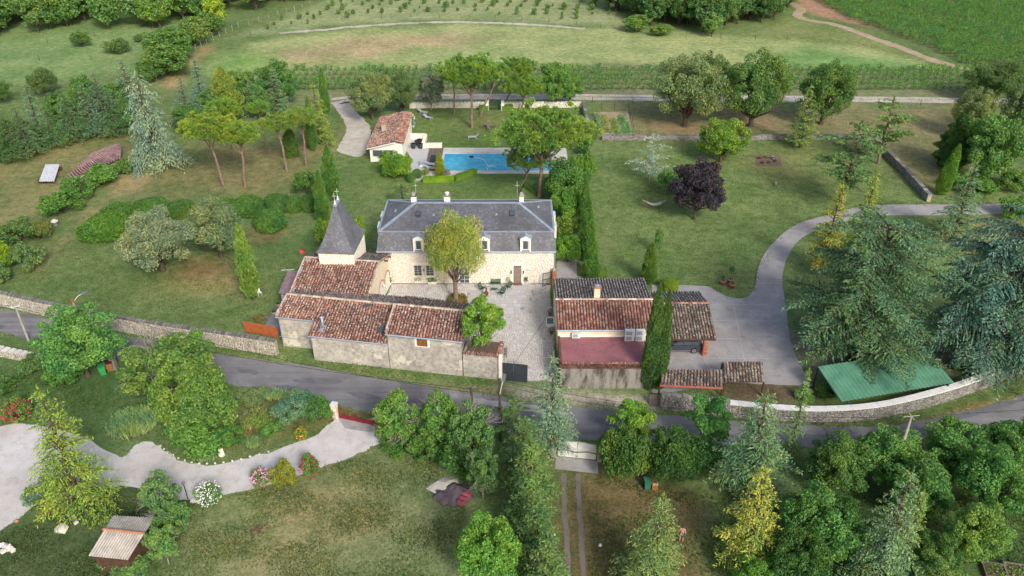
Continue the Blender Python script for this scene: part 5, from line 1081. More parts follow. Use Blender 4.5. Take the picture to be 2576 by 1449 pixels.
# ------------------------------------------------------------------ trees and shrubs, one by one
MID, DEEP, DARKG, FRESH, LIME, GOLD, OAKG, OAKP, BLUEG, BLUES, CEDG, PINEG, CYPG = (96, 126, 62), (82, 112, 58), (66, 94, 50), (112, 150, 62), (150, 176, 64), (176, 180, 70), (98, 112, 72), (148, 154, 120), (124, 146, 124), (150, 170, 160), (98, 128, 82), (122, 152, 64), (82, 114, 48)
T = lambda label, key, bx, by, ty, w, c, **k: plant(k.pop('name', 'broadleaf_tree'), label, k.pop('cat', 'tree'), key, bx, by, ty, w, c, **k)
# -- south of the road
T('round mid-green tree beside the road, in front of the long left wall', 'D0', 222, 945, 765, 205, (98, 140, 72))
T('spreading tree with bare grey twigs right of the two bins', 'L0', 430, 1005, 838, 215, (104, 128, 62))
T('light-leaved sapling top poking up by the road left of the barn', 'L1', 505, 940, 832, 90, (112, 146, 70))
T('large dense tree with rusty seed tufts beside the flower border', 'D1', 520, 1105, 888, 190, (108, 134, 62))
T('low leafy understorey tree under the rusty-tufted tree', 'B0', 520, 1155, 1035, 150, (96, 132, 58), name='shrub', cat='shrub')
plant('cedar_tree', 'tall yellow-green cedar standing in the gravel turning circle', 'cedar', 'EG', 215, 1290, 968, 235, (152, 172, 66))
T('small twiggy oak between the gravel drive and the shed', 'L2', 415, 1292, 1186, 105, (110, 138, 84))
T('small oak leaning over the shed roof', 'L0', 440, 1350, 1262, 110, (106, 140, 74), rz=2.0)
T('small bright oak beside the right wall of the shed', 'L1', 425, 1418, 1316, 80, (118, 150, 80), rz=1.0)
T('leafy bush in front of the shed at the picture bottom', 'B1', 335, 1475, 1388, 125, (108, 140, 76), name='shrub', cat='shrub')
T('roadside tree with pale twigs beside the red gate', 'L1', 1000, 1125, 985, 125, (112, 144, 66), rz=4.0)
T('roadside tree with tall leafy shoot, second from the red gate', 'L2', 1108, 1130, 985, 110, (104, 138, 62), rz=3.0)
T('dense roadside tree with grey branches beside the wooden poles', 'L0', 1190, 1165, 1012, 130, (92, 122, 66), rz=5.0)
T('low dark shrub under the roadside trees, nearest the red gate', 'B2', 1010, 1148, 1080, 110, (84, 116, 48), name='shrub', cat='shrub')
T('low dark shrub under the roadside trees, middle one', 'B3', 1090, 1180, 1090, 120, (78, 108, 48), name='shrub', cat='shrub')
T('low dark shrub behind the brown tarpaulin heap', 'B0', 1160, 1215, 1105, 120, (72, 104, 48), name='shrub', cat='shrub')
T('half-dead thorn bush with grey branches above the tarpaulin', 'L2', 1215, 1255, 1125, 90, (84, 112, 62), rz=1.2)
plant('pine_tree', 'dark young pine right of the wooden poles', 'pine tree', 'PB', 1292, 1110, 996, 85, (84, 112, 60))
plant('cedar_tree', 'blue-grey cedar rising beside the courtyard gate', 'cedar', 'E1', 1385, 1140, 884, 165, (140, 164, 132))
for lab, x, by, ty, wd, c, key in (('thuja at the head of the tall conifer row, under the blue-grey cedar', 1320, 1185, 1050, 130, (88, 112, 64), 'TC'), ('second thuja of the tall conifer row with golden tips', 1335, 1270, 1105, 140, (104, 126, 64), 'TC'),
        ('third thuja of the tall conifer row beside the wheel tracks', 1330, 1350, 1185, 140, (96, 120, 62), 'TC'), ('fourth thuja of the tall conifer row beside the wheel tracks', 1345, 1430, 1262, 145, (84, 108, 58), 'TC'), ('last thuja of the tall conifer row at the picture bottom', 1375, 1520, 1345, 150, (90, 112, 60), 'TC')):
    plant('thuja', lab, 'conifer', key, x, by, ty, wd, c)
T('bright fresh-green tree left of the thuja row at the bottom', 'D2', 1225, 1480, 1296, 160, (124, 168, 70))
plant('cedar_tree', 'pale green cedar right of the wheel tracks at the bottom', 'cedar', 'EG', 1630, 1500, 1238, 225, (142, 162, 90))
plant('cedar_tree', 'golden yellow cedar with bare grey trunk, lower right', 'cedar', 'E2', 1875, 1420, 1172, 190, (186, 184, 78))
T('dark laurel mass beside the white gate', 'BIG', 1560, 1232, 1070, 130, (82, 106, 48), name='shrub', cat='shrub')
T('dark laurel mass behind the two small bins', 'BIG', 1668, 1235, 1080, 130, (72, 98, 46), name='shrub', cat='shrub', rz=2.0)
T('bright feathery tree of heaven above the laurels by the white gate', 'AIL', 1590, 1120, 1000, 130, (138, 172, 62))
T('darker feathery tree of heaven below the low shelters', 'AIL', 1775, 1130, 992, 125, (92, 142, 72), rz=3.0)
plant('cedar_tree', 'big grey-green cedar overhanging the road in front of the white-capped wall', 'cedar', 'E0', 1880, 1235, 985, 255, (112, 140, 96))
plant('cedar_tree', 'slender thin cedar tip right of the big roadside cedar', 'cedar', 'EN', 1985, 1150, 922, 75, (122, 146, 86))
T('deep green understorey tree left of the roadside cedar', 'BIG', 1735, 1215, 1095, 130, (66, 98, 46), name='shrub', cat='shrub', rz=1.0)
for lab, key, x, by, ty, wd, c in (('dark bushy tree below the roadside, next to the big cedar', 'D0', 2090, 1225, 1090, 160, (84, 112, 54)), ('leafy robinia below the roadside, left of the slim pylon pole', 'D1', 2220, 1210, 1072, 185, (104, 140, 70)),
        ('leafy robinia below the roadside, right of the slim pylon pole', 'D2', 2385, 1195, 1055, 175, (96, 134, 68)), ('leafy robinia at the right edge below the road', 'D3', 2525, 1200, 1045, 170, (92, 128, 64)),
        ('large round ash tree at lower right, between yellow and grey-green cedars', 'D3', 2050, 1400, 1212, 200, (92, 128, 64)), ('shaded robinia in the second rank behind the tall grey-green cedar', 'D0', 2290, 1290, 1140, 180, (84, 118, 60)),
        ('shaded robinia in the second rank near the right edge', 'D1', 2460, 1285, 1120, 180, (88, 126, 62)), ('dark understorey tree at the bottom between yellow cedar and ash', 'D2', 1985, 1480, 1330, 150, (66, 96, 46)),
        ('pale light-green willow-like tree near the right bottom', 'D1', 2430, 1415, 1262, 150, (122, 150, 72)), ('dark bush at the foot of the pale willow-like tree', 'D3', 2330, 1440, 1330, 120, (74, 104, 50)),
        ('green thicket tree at the bottom right of the grey-green cedar', 'D0', 2330, 1510, 1390, 150, (104, 128, 66)), ('leafy tree at the bottom edge under the golden cedar', 'D3', 1905, 1490, 1390, 130, (98, 138, 52))):
    T(lab, key, x, by, ty, wd, c)
plant('cedar_tree', 'tall grey-green cedar spire at lower right', 'cedar', 'E1', 2190, 1480, 1172, 215, (132, 158, 110))
plant('cedar_tree', 'yellowish cedar half hidden behind the tall grey-green spire', 'cedar', 'EN', 2255, 1420, 1230, 120, (128, 146, 74))
# -- left foreground garden
T('leafy shrub beside the rubble wall on the far left', 'B2', 90, 950, 895, 75, (92, 118, 66), name='shrub', cat='shrub')
T('hedge shrub below the blue box on the left', 'B3', 175, 985, 920, 90, (86, 124, 50), name='shrub', cat='shrub')
T('low hedge shrub at the far left below the rubble wall', 'B0', 5, 1010, 955, 90, (82, 112, 52), name='shrub', cat='shrub')
T('bluish juniper mound in the border beside the red gate', 'BIG', 755, 1075, 990, 110, (112, 144, 116), name='shrub', cat='shrub')
T('dark green shrub touching the white gate pillar', 'B1', 808, 1072, 1000, 62, (76, 112, 52), name='shrub', cat='shrub')
T('yellow-green shrub in the middle of the flower border', 'B2', 660, 1085, 1040, 60, (138, 152, 70), name='shrub', cat='shrub')
T('leafy shrub at the gravel edge of the flower border', 'B3', 690, 1102, 1062, 55, (98, 138, 66), name='shrub', cat='shrub')
T('tangled grassy shrub below the road in the flower border', 'B0', 640, 1020, 975, 80, (120, 134, 84), name='shrub', cat='shrub')
T('dark shrub filling the corner under the rusty-tufted tree', 'B2', 580, 1135, 1070, 80, (84, 120, 54), name='shrub', cat='shrub')
# -- court and house
T('tall yellow-green locust tree in the middle of the courtyard', 'LOC', 1147, 757, 538, 160, (176, 176, 84))
T('airy light green tree growing in the raised roadside bed', 'L1', 1212, 815, 752, 110, (132, 164, 62), at=(-3.0, 65.2, 0), z=2.6, hm=5.8, wm=5.2)
plant('cypress_tree', 'tall twin-topped cypress in front of the red flat roof', 'cypress', 'CT', 1640, 975, 712, 64, (76, 100, 50), rz=0.15)
plant('cypress_tree', 'short stout cypress on the lawn behind the guest house', 'cypress', 'C1', 1631, 714, 611, 40, (94, 120, 48))
for lab, x, by, ty, wd in (('first cypress of the row beside the manor, nearest the pool', 1470, 565, 452, 32), ('second cypress of the row beside the manor', 1475, 615, 492, 36), ('third cypress of the row beside the manor', 1480, 660, 535, 38), ('last cypress of the row, nearest the guest house', 1484, 702, 580, 40)):
    plant('cypress_tree', lab, 'cypress', 'C%d' % (x % 3), x, by, ty, wd, (88, 122, 52))
T('thin young sapling above the short stout cypress', 'L2', 1655, 640, 570, 26, (120, 150, 80))
T('rounded golden bush behind the twin cypress', 'K0', 1682, 737, 702, 40, (138, 160, 52), name='shrub', cat='shrub')
for lab, x, by, ty, wd, c, key in (('climbing fig along the right end of the manor', 1428, 672, 590, 72, (112, 152, 56), 'BIG'), ('lighter vine tangle by the right end of the manor', 1425, 610, 540, 62, (132, 156, 60), 'B1'), ('broad laurel behind the right end of the manor', 1425, 560, 470, 85, (104, 146, 58), 'BIG'),
        ('big dark shrub between umbrella pine and manor', 1420, 520, 398, 115, (84, 118, 56), 'BIG'), ('bright shrub right of the pool beneath the pine', 1462, 455, 385, 70, (112, 146, 56), 'B2'), ('tall green hedge shrub behind the pool end', 1470, 395, 335, 48, (88, 120, 54), 'B3'),
        ('light bush at the foot of the large shrubs by the manor', 1395, 500, 442, 60, (120, 162, 56), 'B0'), ('small rounded bush at the end of the cypress row', 1507, 705, 668, 32, (112, 134, 56), 'K1'), ('lemony bush behind the slate tower, house side', 905, 640, 545, 55, (146, 172, 58), 'B1'), ('lemony bush behind the slate tower, garden side', 825, 625, 545, 52, (136, 164, 60), 'B2'),
        ('olive-green shrub at the lower wall corner behind the hedge', 1488, 352, 326, 26, (84, 112, 50), 'K0')):
    T(lab, key, x, by, ty, wd, c, name='shrub', cat='shrub')
# -- pool garden
pine('biggest umbrella pine, leaning over the right end of the pool', 1357, 497, 1363, 262, 388, 222, (120, 148, 64), 'P0', 4, r0=0.3, rz=0.5)
pine('smaller crooked umbrella pine at the pool edge under the big one', 1308, 485, 1330, 372, 428, 118, (106, 132, 66), 'P1', 2, r0=0.2)
pine('tall umbrella pine in the middle of the pool lawn', 1187, 321, 1184, 130, 214, 146, (112, 142, 60), 'P2', 2, r0=0.26)
pine('slender umbrella pine left behind the tall middle one', 1143, 287, 1140, 165, 205, 60, (104, 132, 60), 'P1', 1, r0=0.15)
pine('slender umbrella pine right behind the tall middle one', 1207, 293, 1250, 145, 195, 70, (104, 132, 60), 'P0', 1, r0=0.15)
pine('double-trunked umbrella pine right of the little garden gate', 1312, 278, 1318, 178, 238, 98, (114, 144, 60), 'P1', 2, r0=0.2)
pine('far umbrella pine between middle pine and double-trunked pine', 1270, 262, 1300, 142, 190, 92, (112, 140, 62), 'P2', 1, r0=0.16)
T('leafy tree by the track, right of the double-trunked pine', 'D2', 1398, 268, 152, 90, (112, 146, 70))
T('second leafy tree by the track behind the biggest pine', 'D3', 1432, 264, 185, 70, (104, 138, 66))
T('grey-green holm oak overhanging the pool house', 'O0', 938, 300, 178, 120, (128, 138, 88))
T('darker holm oak between pool house and bare tree', 'O1', 1010, 285, 178, 88, (92, 110, 66))
T('bare silvery tree with few leaves by the track', 'L2', 1085, 277, 178, 75, (118, 124, 106), rz=0.7)
T('large glossy laurel bush in front of the pool house', 'BIG', 1000, 456, 385, 82, (124, 158, 52), name='shrub', cat='shrub')
T('smaller rounded bush touching the pool house window', 'B0', 978, 412, 372, 55, (116, 146, 64), name='shrub', cat='shrub')
T('feathery shrub on the pool house corner', 'L1', 988, 378, 338, 40, (120, 144, 96), name='shrub', cat='shrub')
plant('clipped_yew', 'clipped golden yew column on the pool terrace', 'shrub', 'C0', 1107, 443, 385, 26, (172, 172, 52))
T('yellow yucca-like clump on the pool terrace', 'B3', 1070, 444, 424, 24, (158, 168, 84), name='shrub', cat='shrub')
for lab, x, by, r_ in (('clipped dark ball bush at the pool terrace steps', 1050, 446, 22), ('clipped dark ball bush nearest the large laurel', 1034, 456, 22)): plant('ball_bush', lab, 'shrub', 'KS', x, by, by - r_, r_, (82, 110, 58), hm=1.3)
def hedge(label, a, b, hgt, thick, c):
    A, B = G(*a), G(*b); d = B - A; rng = np.random.default_rng(int(a[0])); t = thing('box_hedge', label, 'hedge', A, math.atan2(d.y, d.x)); L_ = d.length
    n = int(L_ * hgt * 330); f = rng.integers(0, 4, n); x = rng.uniform(0, L_, n); y = rng.uniform(-thick / 2, thick / 2, n); z = rng.uniform(0, hgt, n)
    y = np.where(f == 0, -thick / 2, np.where(f == 1, thick / 2, y)); z = np.where(f >= 2, hgt, z); P = np.stack([x, y, z], 1) + rng.normal(size=(n, 3)) * 0.025
    ac_ = Acc(); ac_.add(*leaf_quads(P, rng.normal(size=(n, 3)), rng.uniform(0.09, 0.16, n), 0.08, rng)); o = link('leaves', ac_.mesh('leaves', 'foliage'), None, t); o.color = col3(c)
    o = MB().b2(0.02, L_ - 0.02, -thick / 2 + 0.05, thick / 2 - 0.05, 0, hgt - 0.05).build('inner_branches', 'foliage', t); o.color = col3(c)
hedge('long clipped hedge in front of the pool, near part', (1064, 458), (1142, 456), 0.8, 0.9, (128, 160, 40)); hedge('long clipped hedge in front of the pool, slanting part', (1144, 455), (1196, 436), 0.8, 0.9, (96, 128, 40))
hedge('low dark hedge left of the little garden gate', (1205, 277), (1229, 277), 0.9, 1.0, (84, 116, 44)); hedge('low dark hedge right of the little garden gate', (1262, 277), (1290, 275), 0.9, 1.0, (84, 116, 44))
hedge('low curved box hedge behind the manor under the pines', (1322, 472), (1350, 490), 0.6, 0.6, (84, 112, 48))
# -- left garden
for lab, x, by, ty, wd, c, key in (('clipped laurel dome at the left end of the front row', 275, 607, 540, 122, (108, 146, 34), 'K0'), ('clipped laurel dome behind the left end', 305, 560, 512, 80, (96, 130, 36), 'K1'), ('long clipped laurel dome behind the grey oak', 388, 552, 498, 92, (94, 132, 40), 'K0'), ('clipped laurel dome between the two grey oaks', 460, 548, 503, 70, (92, 126, 40), 'K1'),
        ('clipped laurel dome right of the second grey oak', 630, 545, 492, 76, (98, 136, 40), 'K0'), ('clipped laurel dome, third from the tower', 702, 538, 486, 62, (90, 126, 42), 'K1'), ('clipped laurel dome, second from the tower', 742, 535, 489, 48, (94, 130, 42), 'K0'), ('clipped laurel dome nearest the tower cypresses', 783, 534, 487, 48, (88, 122, 42), 'K1'),
        ('lone clipped laurel dome in front of the row', 684, 586, 524, 78, (90, 130, 40), 'K0'), ('clipped laurel dome half hidden behind the grey oak', 345, 590, 540, 60, (104, 140, 40), 'K1'), ('clipped laurel dome squeezed behind the second grey oak', 580, 548, 500, 60, (96, 132, 40), 'K0')):
    plant('laurel_dome', lab, 'shrub', key, x, by, ty + (by - ty) * 0.1, wd * 0.94, tuple(int(v * 0.84) for v in c[:2]) + (c[2] + 8,), group='clipped laurel domes')
T('large silvery-grey holm oak on the left lawn', 'O0', 410, 682, 526, 188, (158, 164, 132), rz=0.3)
T('taller grey-green holm oak behind the silvery one', 'O1', 556, 646, 494, 155, (132, 144, 106), rz=1.0)
t = plant('cypress_tree', 'leaning ragged cypress on the left lawn', 'cypress', 'CR', 636, 754, 568, 46, (118, 140, 58))
for lab, x, by, ty, wd, key in (('tall cypress in the group behind the tower', 838, 502, 364, 44, 'C0'), ('lighter cypress just behind the tower', 816, 562, 428, 38, 'C1'), ('slim cypress between stone pines and yellow cedar', 790, 380, 242, 26, 'C2'), ('far slim cypress beside the gravel yard', 822, 292, 170, 24, 'C0')):
    plant('cypress_tree', lab, 'cypress', key, x, by, ty, wd, (84, 116, 50))
T('dark rounded bush beside the tower cypresses', 'B1', 775, 500, 428, 62, (88, 116, 52), name='shrub', cat='shrub')
pine('left stone pine of the front pair, flat lime-green crown', 563, 469, 520, 270, 352, 126, (146, 166, 62), 'P0', 2, r0=0.22, group='stone pines')
pine('right stone pine of the front pair', 617, 471, 602, 284, 364, 104, (138, 162, 62), 'P1', 2, r0=0.22, group='stone pines')
pine('stone pine with pale forked trunk, nearest the gravel yard', 770, 417, 757, 256, 318, 88, (132, 154, 70), 'P2', 2, r0=0.18, group='stone pines')
pine('stone pine in the middle of the second pair', 722, 430, 697, 268, 330, 84, (134, 156, 66), 'P0', 2, r0=0.2, group='stone pines')
pine('far small stone pine behind the front pair', 590, 400, 560, 248, 290, 80, (116, 146, 58), 'P1', 1, r0=0.15, group='stone pines'); pine('small stone pine between the two pairs', 672, 385, 650, 246, 285, 60, (112, 142, 60), 'P2', 1, r0=0.14, group='stone pines')
plant('cedar_tree', 'yellow-green cedar beside the gravel yard', 'cedar', 'EG', 805, 362, 205, 95, (160, 174, 70))
plant('dark_cypress', 'dark bushy cypress between the stone pine trunks', 'cypress', 'TH', 735, 395, 318, 36, (82, 106, 48))
plant('cedar_tree', 'large weeping blue-grey cedar on the left', 'cedar', 'EW', 400, 420, 172, 182, (152, 170, 150))
for lab, x, by, ty, wd, c, key in (('blue-green cedar left of the weeping cedar', 275, 335, 178, 120, (104, 128, 104), 'E1'), ('dark green cedar with open branches in the left row', 195, 356, 228, 130, (94, 122, 76), 'E0'), ('thin grey-green cedar in the left row', 110, 366, 205, 85, (118, 140, 106), 'EN'),
        ('cedar with dead lower trunk in the left row', 78, 398, 262, 100, (92, 116, 76), 'E1'), ('small cedar between the open-branched pair', 142, 372, 262, 90, (90, 120, 72), 'E0'), ('blue-grey cedar spire in front of the hay field', 515, 285, 145, 75, (124, 150, 136), 'EN'), ('pale blue cedar behind the stone pines', 478, 318, 190, 105, (116, 142, 114), 'E1'),
        ('olive conical cypress behind the stone pines', 578, 298, 168, 72, (134, 146, 62), 'TH'), ('pale spruce right of the olive cypress', 640, 292, 202, 62, (122, 148, 120), 'EN'), ('light green spruce in front of the dark round tree', 700, 292, 168, 85, (124, 150, 106), 'E2'), ('tall grey-green cedar behind the weeping cedar', 345, 305, 148, 125, (124, 146, 118), 'E0'),
        ('dark fir at the far left edge', 20, 398, 295, 95, (72, 98, 52), 'TH1')):
    plant('conifer', lab, 'conifer', key, x, by, ty, wd, c)
T('dark round tree behind the light green spruce', 'D0', 705, 268, 152, 105, (90, 122, 62))
T('pale bush tree behind the olive cypress', 'D2', 612, 262, 170, 75, (124, 150, 78))
T('green broadleaf between blue cedars on the left', 'D3', 235, 318, 190, 90, (84, 118, 58))
T('dark round tree alone in the left meadow', 'O2', 115, 240, 170, 76, (90, 108, 62))
T('round tree cut by the left picture edge', 'O0', 8, 260, 198, 60, (84, 112, 50))
T('round field tree at the wood edge', 'O1', 208, 118, 78, 52, (88, 114, 56), rz=2.0)
T('low spreading bush in the left meadow', 'B2', 298, 140, 96, 62, (96, 114, 64), name='shrub', cat='shrub')
T('tiny bush in the meadow below the wood', 'B3', 350, 108, 86, 26, (98, 116, 76), name='shrub', cat='shrub')
for lab, x, by, ty, wd, c in (('bushy tree at the near end of the field hedgerow', 430, 190, 108, 130, (100, 126, 62)), ('rounded tree in the middle of the field hedgerow', 415, 150, 72, 100, (98, 128, 66)), ('dark tree in the field hedgerow above the path', 455, 150, 62, 90, (92, 122, 58)), ('upper bushy tree of the field hedgerow', 490, 115, 40, 90, (116, 134, 70)), ('top tree of the field hedgerow beside the wood', 530, 92, 30, 70, (98, 124, 58)), ('low bush under the hedgerow near end', 385, 205, 150, 70, (92, 118, 60))):
    T(lab, 'W%d' % (x % 6), x, by, ty, wd, c)
for lab, x, by, ty, wd, c in (('big bush covering the low pink-roofed shed', 262, 478, 415, 88, (100, 138, 58)), ('bush right of the pink-roofed shed', 315, 445, 400, 50, (92, 120, 52)), ('bush in the left hedgerow below the shed', 205, 512, 440, 75, (92, 126, 58)), ('bushy hedgerow shrub above the stone box', 165, 552, 478, 95, (88, 122, 52)), ('dark hedgerow shrub on the left', 60, 625, 555, 110, (88, 110, 56)),
        ('bluish hedgerow shrub in front of the dark one on the left', 85, 690, 610, 80, (104, 124, 76)), ('bright lime bush at the left edge above the wall', 15, 690, 600, 75, (150, 172, 44)), ('small round bush at the left wall end', 8, 720, 668, 60, (104, 128, 76)), ('reddish shrub in the left hedgerow', 110, 610, 552, 60, (116, 118, 62))):
    T(lab, 'B%d' % (x % 4), x, by, ty, wd, c, name='shrub', cat='shrub')
for lab, x, by, ty, wd, c, key in (('green cedar under the weeping cedar, field side', 300, 345, 225, 100, (88, 116, 72), 'E0'), ('dark cedar at the left end of the conifer row', 45, 405, 285, 90, (80, 106, 60), 'E1'), ('bluish cedar between open cedar and weeping cedar', 240, 345, 205, 95, (104, 130, 104), 'E1')):
    plant('conifer', lab, 'conifer', key, x, by, ty, wd, c)
for lab, key, x, by, ty, wd, c in (('leafy tree filling the conifer belt behind the meadow shed', 'D2', 300, 300, 205, 95, (88, 122, 62)), ('dark leafy tree at the meadow end of the conifer belt', 'D1', 165, 322, 232, 90, (82, 114, 60)), ('green undergrowth tree below the weeping cedar', 'D0', 330, 335, 250, 80, (80, 112, 58)), ('broad shrub tree at the left end of the conifer belt', 'D3', 60, 372, 300, 90, (80, 106, 56)), ('bushy tree beside the blue-grey spire', 'D1', 545, 300, 225, 80, (92, 126, 66)), ('low tree behind the front stone pines', 'D2', 480, 335, 262, 80, (88, 120, 62)), ('rounded tree between the spruces by the hay field', 'D3', 660, 300, 215, 70, (96, 128, 70))):
    T(lab, key, x, by, ty, wd, c)
# -- right garden
T('big grey-green holm oak at the left of the three behind the wall', 'O0', 1722, 318, 134, 185, (126, 136, 90), rz=4.0)
T('tall dark holm oak with bare trunk in the middle of the three', 'O1', 1888, 318, 127, 180, (92, 116, 60), rz=2.5)
T('dense dark holm oak at the right of the three', 'O2', 2065, 312, 152, 155, (84, 110, 56))
T('second holm oak crown behind the big grey-green one', 'O2', 1770, 275, 132, 110, (84, 104, 62), rz=1.5)
T('rounded yellow-green tree on the right lawn', 'D1', 1812, 408, 296, 126, (142, 166, 64))
plant('cedar_tree', 'pale blue sparse cedar on the right lawn', 'cedar', 'ES', 1632, 457, 336, 116, (168, 184, 172))
T('dark purple plum tree on the right lawn', 'D0', 1747, 552, 400, 138, (64, 52, 66))
T('green bush tucked behind the purple plum', 'B1', 1680, 495, 428, 62, (92, 128, 62), name='shrub', cat='shrub')
plant('cedar_tree', 'light green young cedar in front of the back wall', 'cedar', 'E2', 2013, 372, 212, 92, (146, 164, 82))
plant('pine_tree', 'tall open black pine with pale trunk by the diagonal wall', 'pine tree', 'PB', 2208, 412, 240, 118, (104, 126, 66))
plant('pine_tree', 'dark leaning black pine left of the diagonal wall', 'pine tree', 'PB', 2118, 512, 300, 165, (84, 108, 62))
plant('golden_cypress', 'golden cypress at the bend of the drive', 'cypress', 'E2', 2062, 690, 452, 120, (180, 172, 66)); plant('golden_cypress', 'second yellow-green cypress behind the golden one', 'cypress', 'E2', 2152, 640, 432, 105, (164, 172, 62))
plant('cedar_tree', 'huge spreading green cedar over the drive', 'cedar', 'EB0', 2140, 905, 548, 420, (82, 108, 78), rz=0.4)
plant('cedar_tree', 'huge drooping blue-green cedar at the right edge', 'cedar', 'EB1', 2475, 920, 530, 420, (92, 120, 108), rz=1.0)
plant('cedar_tree', 'cedar with drooping branches crossing the upper drive', 'cedar', 'E1', 2395, 600, 405, 135, (120, 146, 106))
t = plant('cypress_tree', 'leaning cypress beside the end of the diagonal wall', 'cypress', 'C2', 2365, 490, 362, 38, (104, 138, 48), lean=0.08, leandir=0.0)
for lab, x, by, ty, wd, c, key in (('dark holm oak at the top right corner of the garden', 2490, 258, 150, 150, (84, 102, 58), 'O0'), ('grey-green oak at the right picture edge', 2560, 355, 192, 130, (104, 118, 78), 'O1'), ('dull grey-green oak above the leaning cypress', 2430, 350, 222, 100, (124, 132, 84), 'O2'), ('large green tree right of the leaning cypress', 2470, 462, 282, 150, (98, 130, 66), 'D2'),
        ('dark conifer-like tree left of the large green one', 2390, 420, 290, 80, (72, 100, 52), 'TH1')):
    T(lab, key, x, by, ty, wd, c)
for lab, x, by, ty, wd, c in (('dense green bush along the upper drive', 2440, 500, 440, 110, (92, 128, 54)), ('dense bush at the right end of the upper drive', 2540, 560, 498, 75, (88, 128, 54)), ('bush mass behind the upper drive at the right edge', 2545, 490, 430, 90, (98, 124, 56)), ('shrub at the right foot of the blue-green cedar', 2420, 940, 880, 90, (92, 128, 52)), ('vine-covered bush left of the green shed roof', 2088, 1010, 962, 75, (92, 126, 54)), ('low shrub beside the well shelter', 2020, 1012, 980, 50, (98, 132, 62))):
    T(lab, 'B%d' % (x % 4), x, by, ty, wd, c, name='shrub', cat='shrub')
# -- flowering bushes: leaves plus blossoms
def flower(label, x, by, ty, wd, c, petal, n=260, size=0.13, key='B0', cat='flower bush', name='flowering_bush'):
    t = plant(name, label, cat, key, x, by, ty, wd, c); h = t.children[0].scale.z * PROTO[key][2]; r_ = t.children[0].scale.x * PROTO[key][3]; rng = np.random.default_rng(int(x)); d = unit(rng.normal(size=(n, 3)) + np.array([0, -0.3, 0.45]))
    P = d * np.array([r_, r_, h / 2]) * rng.uniform(0.85, 1.04, (n, 1)) + np.array([0, 0, h / 2]); a = Acc()
    for k in range(2): a.add(*leaf_quads(P + rng.normal(size=(n, 3)) * 0.03, rng.normal(size=(n, 3)), size * rng.uniform(0.7, 1.3, n), size * 0.8, rng))
    link('blossoms', a.mesh('blossoms', petal), None, t, kind='stuff'); return t
flower('purple-flowered butterfly bush at the left gravel edge', 128, 1272, 1205, 95, (92, 122, 84), 'petal_violet', 50, 0.16, 'B1')
flower('red flowering rose bush at the left gravel edge', 55, 1068, 1008, 72, (98, 124, 56), 'petal_red', 170, 0.16)
flower('pink and white oleander on the gravel drive edge', 662, 1232, 1178, 50, (104, 132, 70), 'petal_pink', 260, 0.13, 'B1'); flower('white flowering oleander on the gravel drive edge', 535, 1280, 1215, 66, (104, 132, 72), 'petal_white', 300, 0.13, 'B2')
flower('red oleander nearest the red gate', 785, 1212, 1146, 54, (104, 132, 62), 'petal_red', 110, 0.13, 'B3'); T('golden shrub between the pink and red oleanders', 'B0', 720, 1240, 1160, 62, (148, 146, 50), name='shrub', cat='shrub')
flower('white flowering bush at the pool house corner', 1027, 330, 282, 42, (104, 134, 84), 'petal_white', 240, 0.2, 'B1'); flower('white-flowered shrub under the pool house window', 955, 402, 372, 36, (112, 138, 74), 'petal_white', 120, 0.14, 'B2'); flower('rose shrub with pale blooms beside the golden yew', 1122, 446, 425, 20, (112, 132, 92), 'petal_pink', 60, 0.14, 'B3')
flower('orange daylilies at the gravel edge of the border', 760, 1110, 1078, 34, (146, 162, 52), 'petal_orange', 60, 0.13, 'B0'); flower('red geraniums beside the grey terrace', 655, 812, 790, 30, (98, 128, 60), 'petal_red', 60, 0.12, 'B1')
def blades(label, x, by, wpx, hpx, n, c, hgt=0.6, name='iris_clump', ellipse=True):
    b = G(x, by); wd = wpx * MPP(b.x, b.y, 0); dp = abs(G(x, by - hpx / 2).y - G(x, by + hpx / 2).y); rng = np.random.default_rng(int(x)); t = thing(name, label, 'plant', b)
    q = np.sqrt(rng.random(n)); an = rng.uniform(0, 6.28, n); P = np.stack([q * np.cos(an) * wd / 2, q * np.sin(an) * dp / 2, np.full(n, hgt * 0.45)], 1); D = np.stack([rng.normal(size=n) * 0.45, rng.normal(size=n) * 0.45, np.ones(n)], 1)
    a = Acc(); a.add(*leaf_quads(P, D, hgt * rng.uniform(0.8, 1.3, n), 0.09, rng)); o = link('leaves', a.mesh('leaves', 'foliage'), None, t); o.color = col3(c)
    o = link('soil_patch', np_mesh('soil_patch', [[math.cos(k) * wd / 2, math.sin(k) * dp / 2, 0.012] for k in np.arange(24) * 2 * math.pi / 24] + [[0, 0, 0.012]], [[k, (k + 1) % 24, 24] for k in range(24)]), 'soil', t)
blades('round bed of grey-green irises on the left lawn', 335, 1068, 125, 78, 1900, (146, 172, 118), 0.75); blades('grey-green iris tuft under the rusty-tufted tree', 512, 1153, 70, 22, 420, (134, 160, 116), 0.5)
blades('pale iris strip below the road in the flower border', 690, 998, 90, 26, 520, (158, 176, 120), 0.7); blades('iris tuft beside the white rock', 640, 1118, 40, 26, 260, (150, 172, 110), 0.6); blades('ornamental grass clump in the flower border', 640, 1060, 70, 50, 500, (168, 164, 100), 0.8, 'grass_clump')
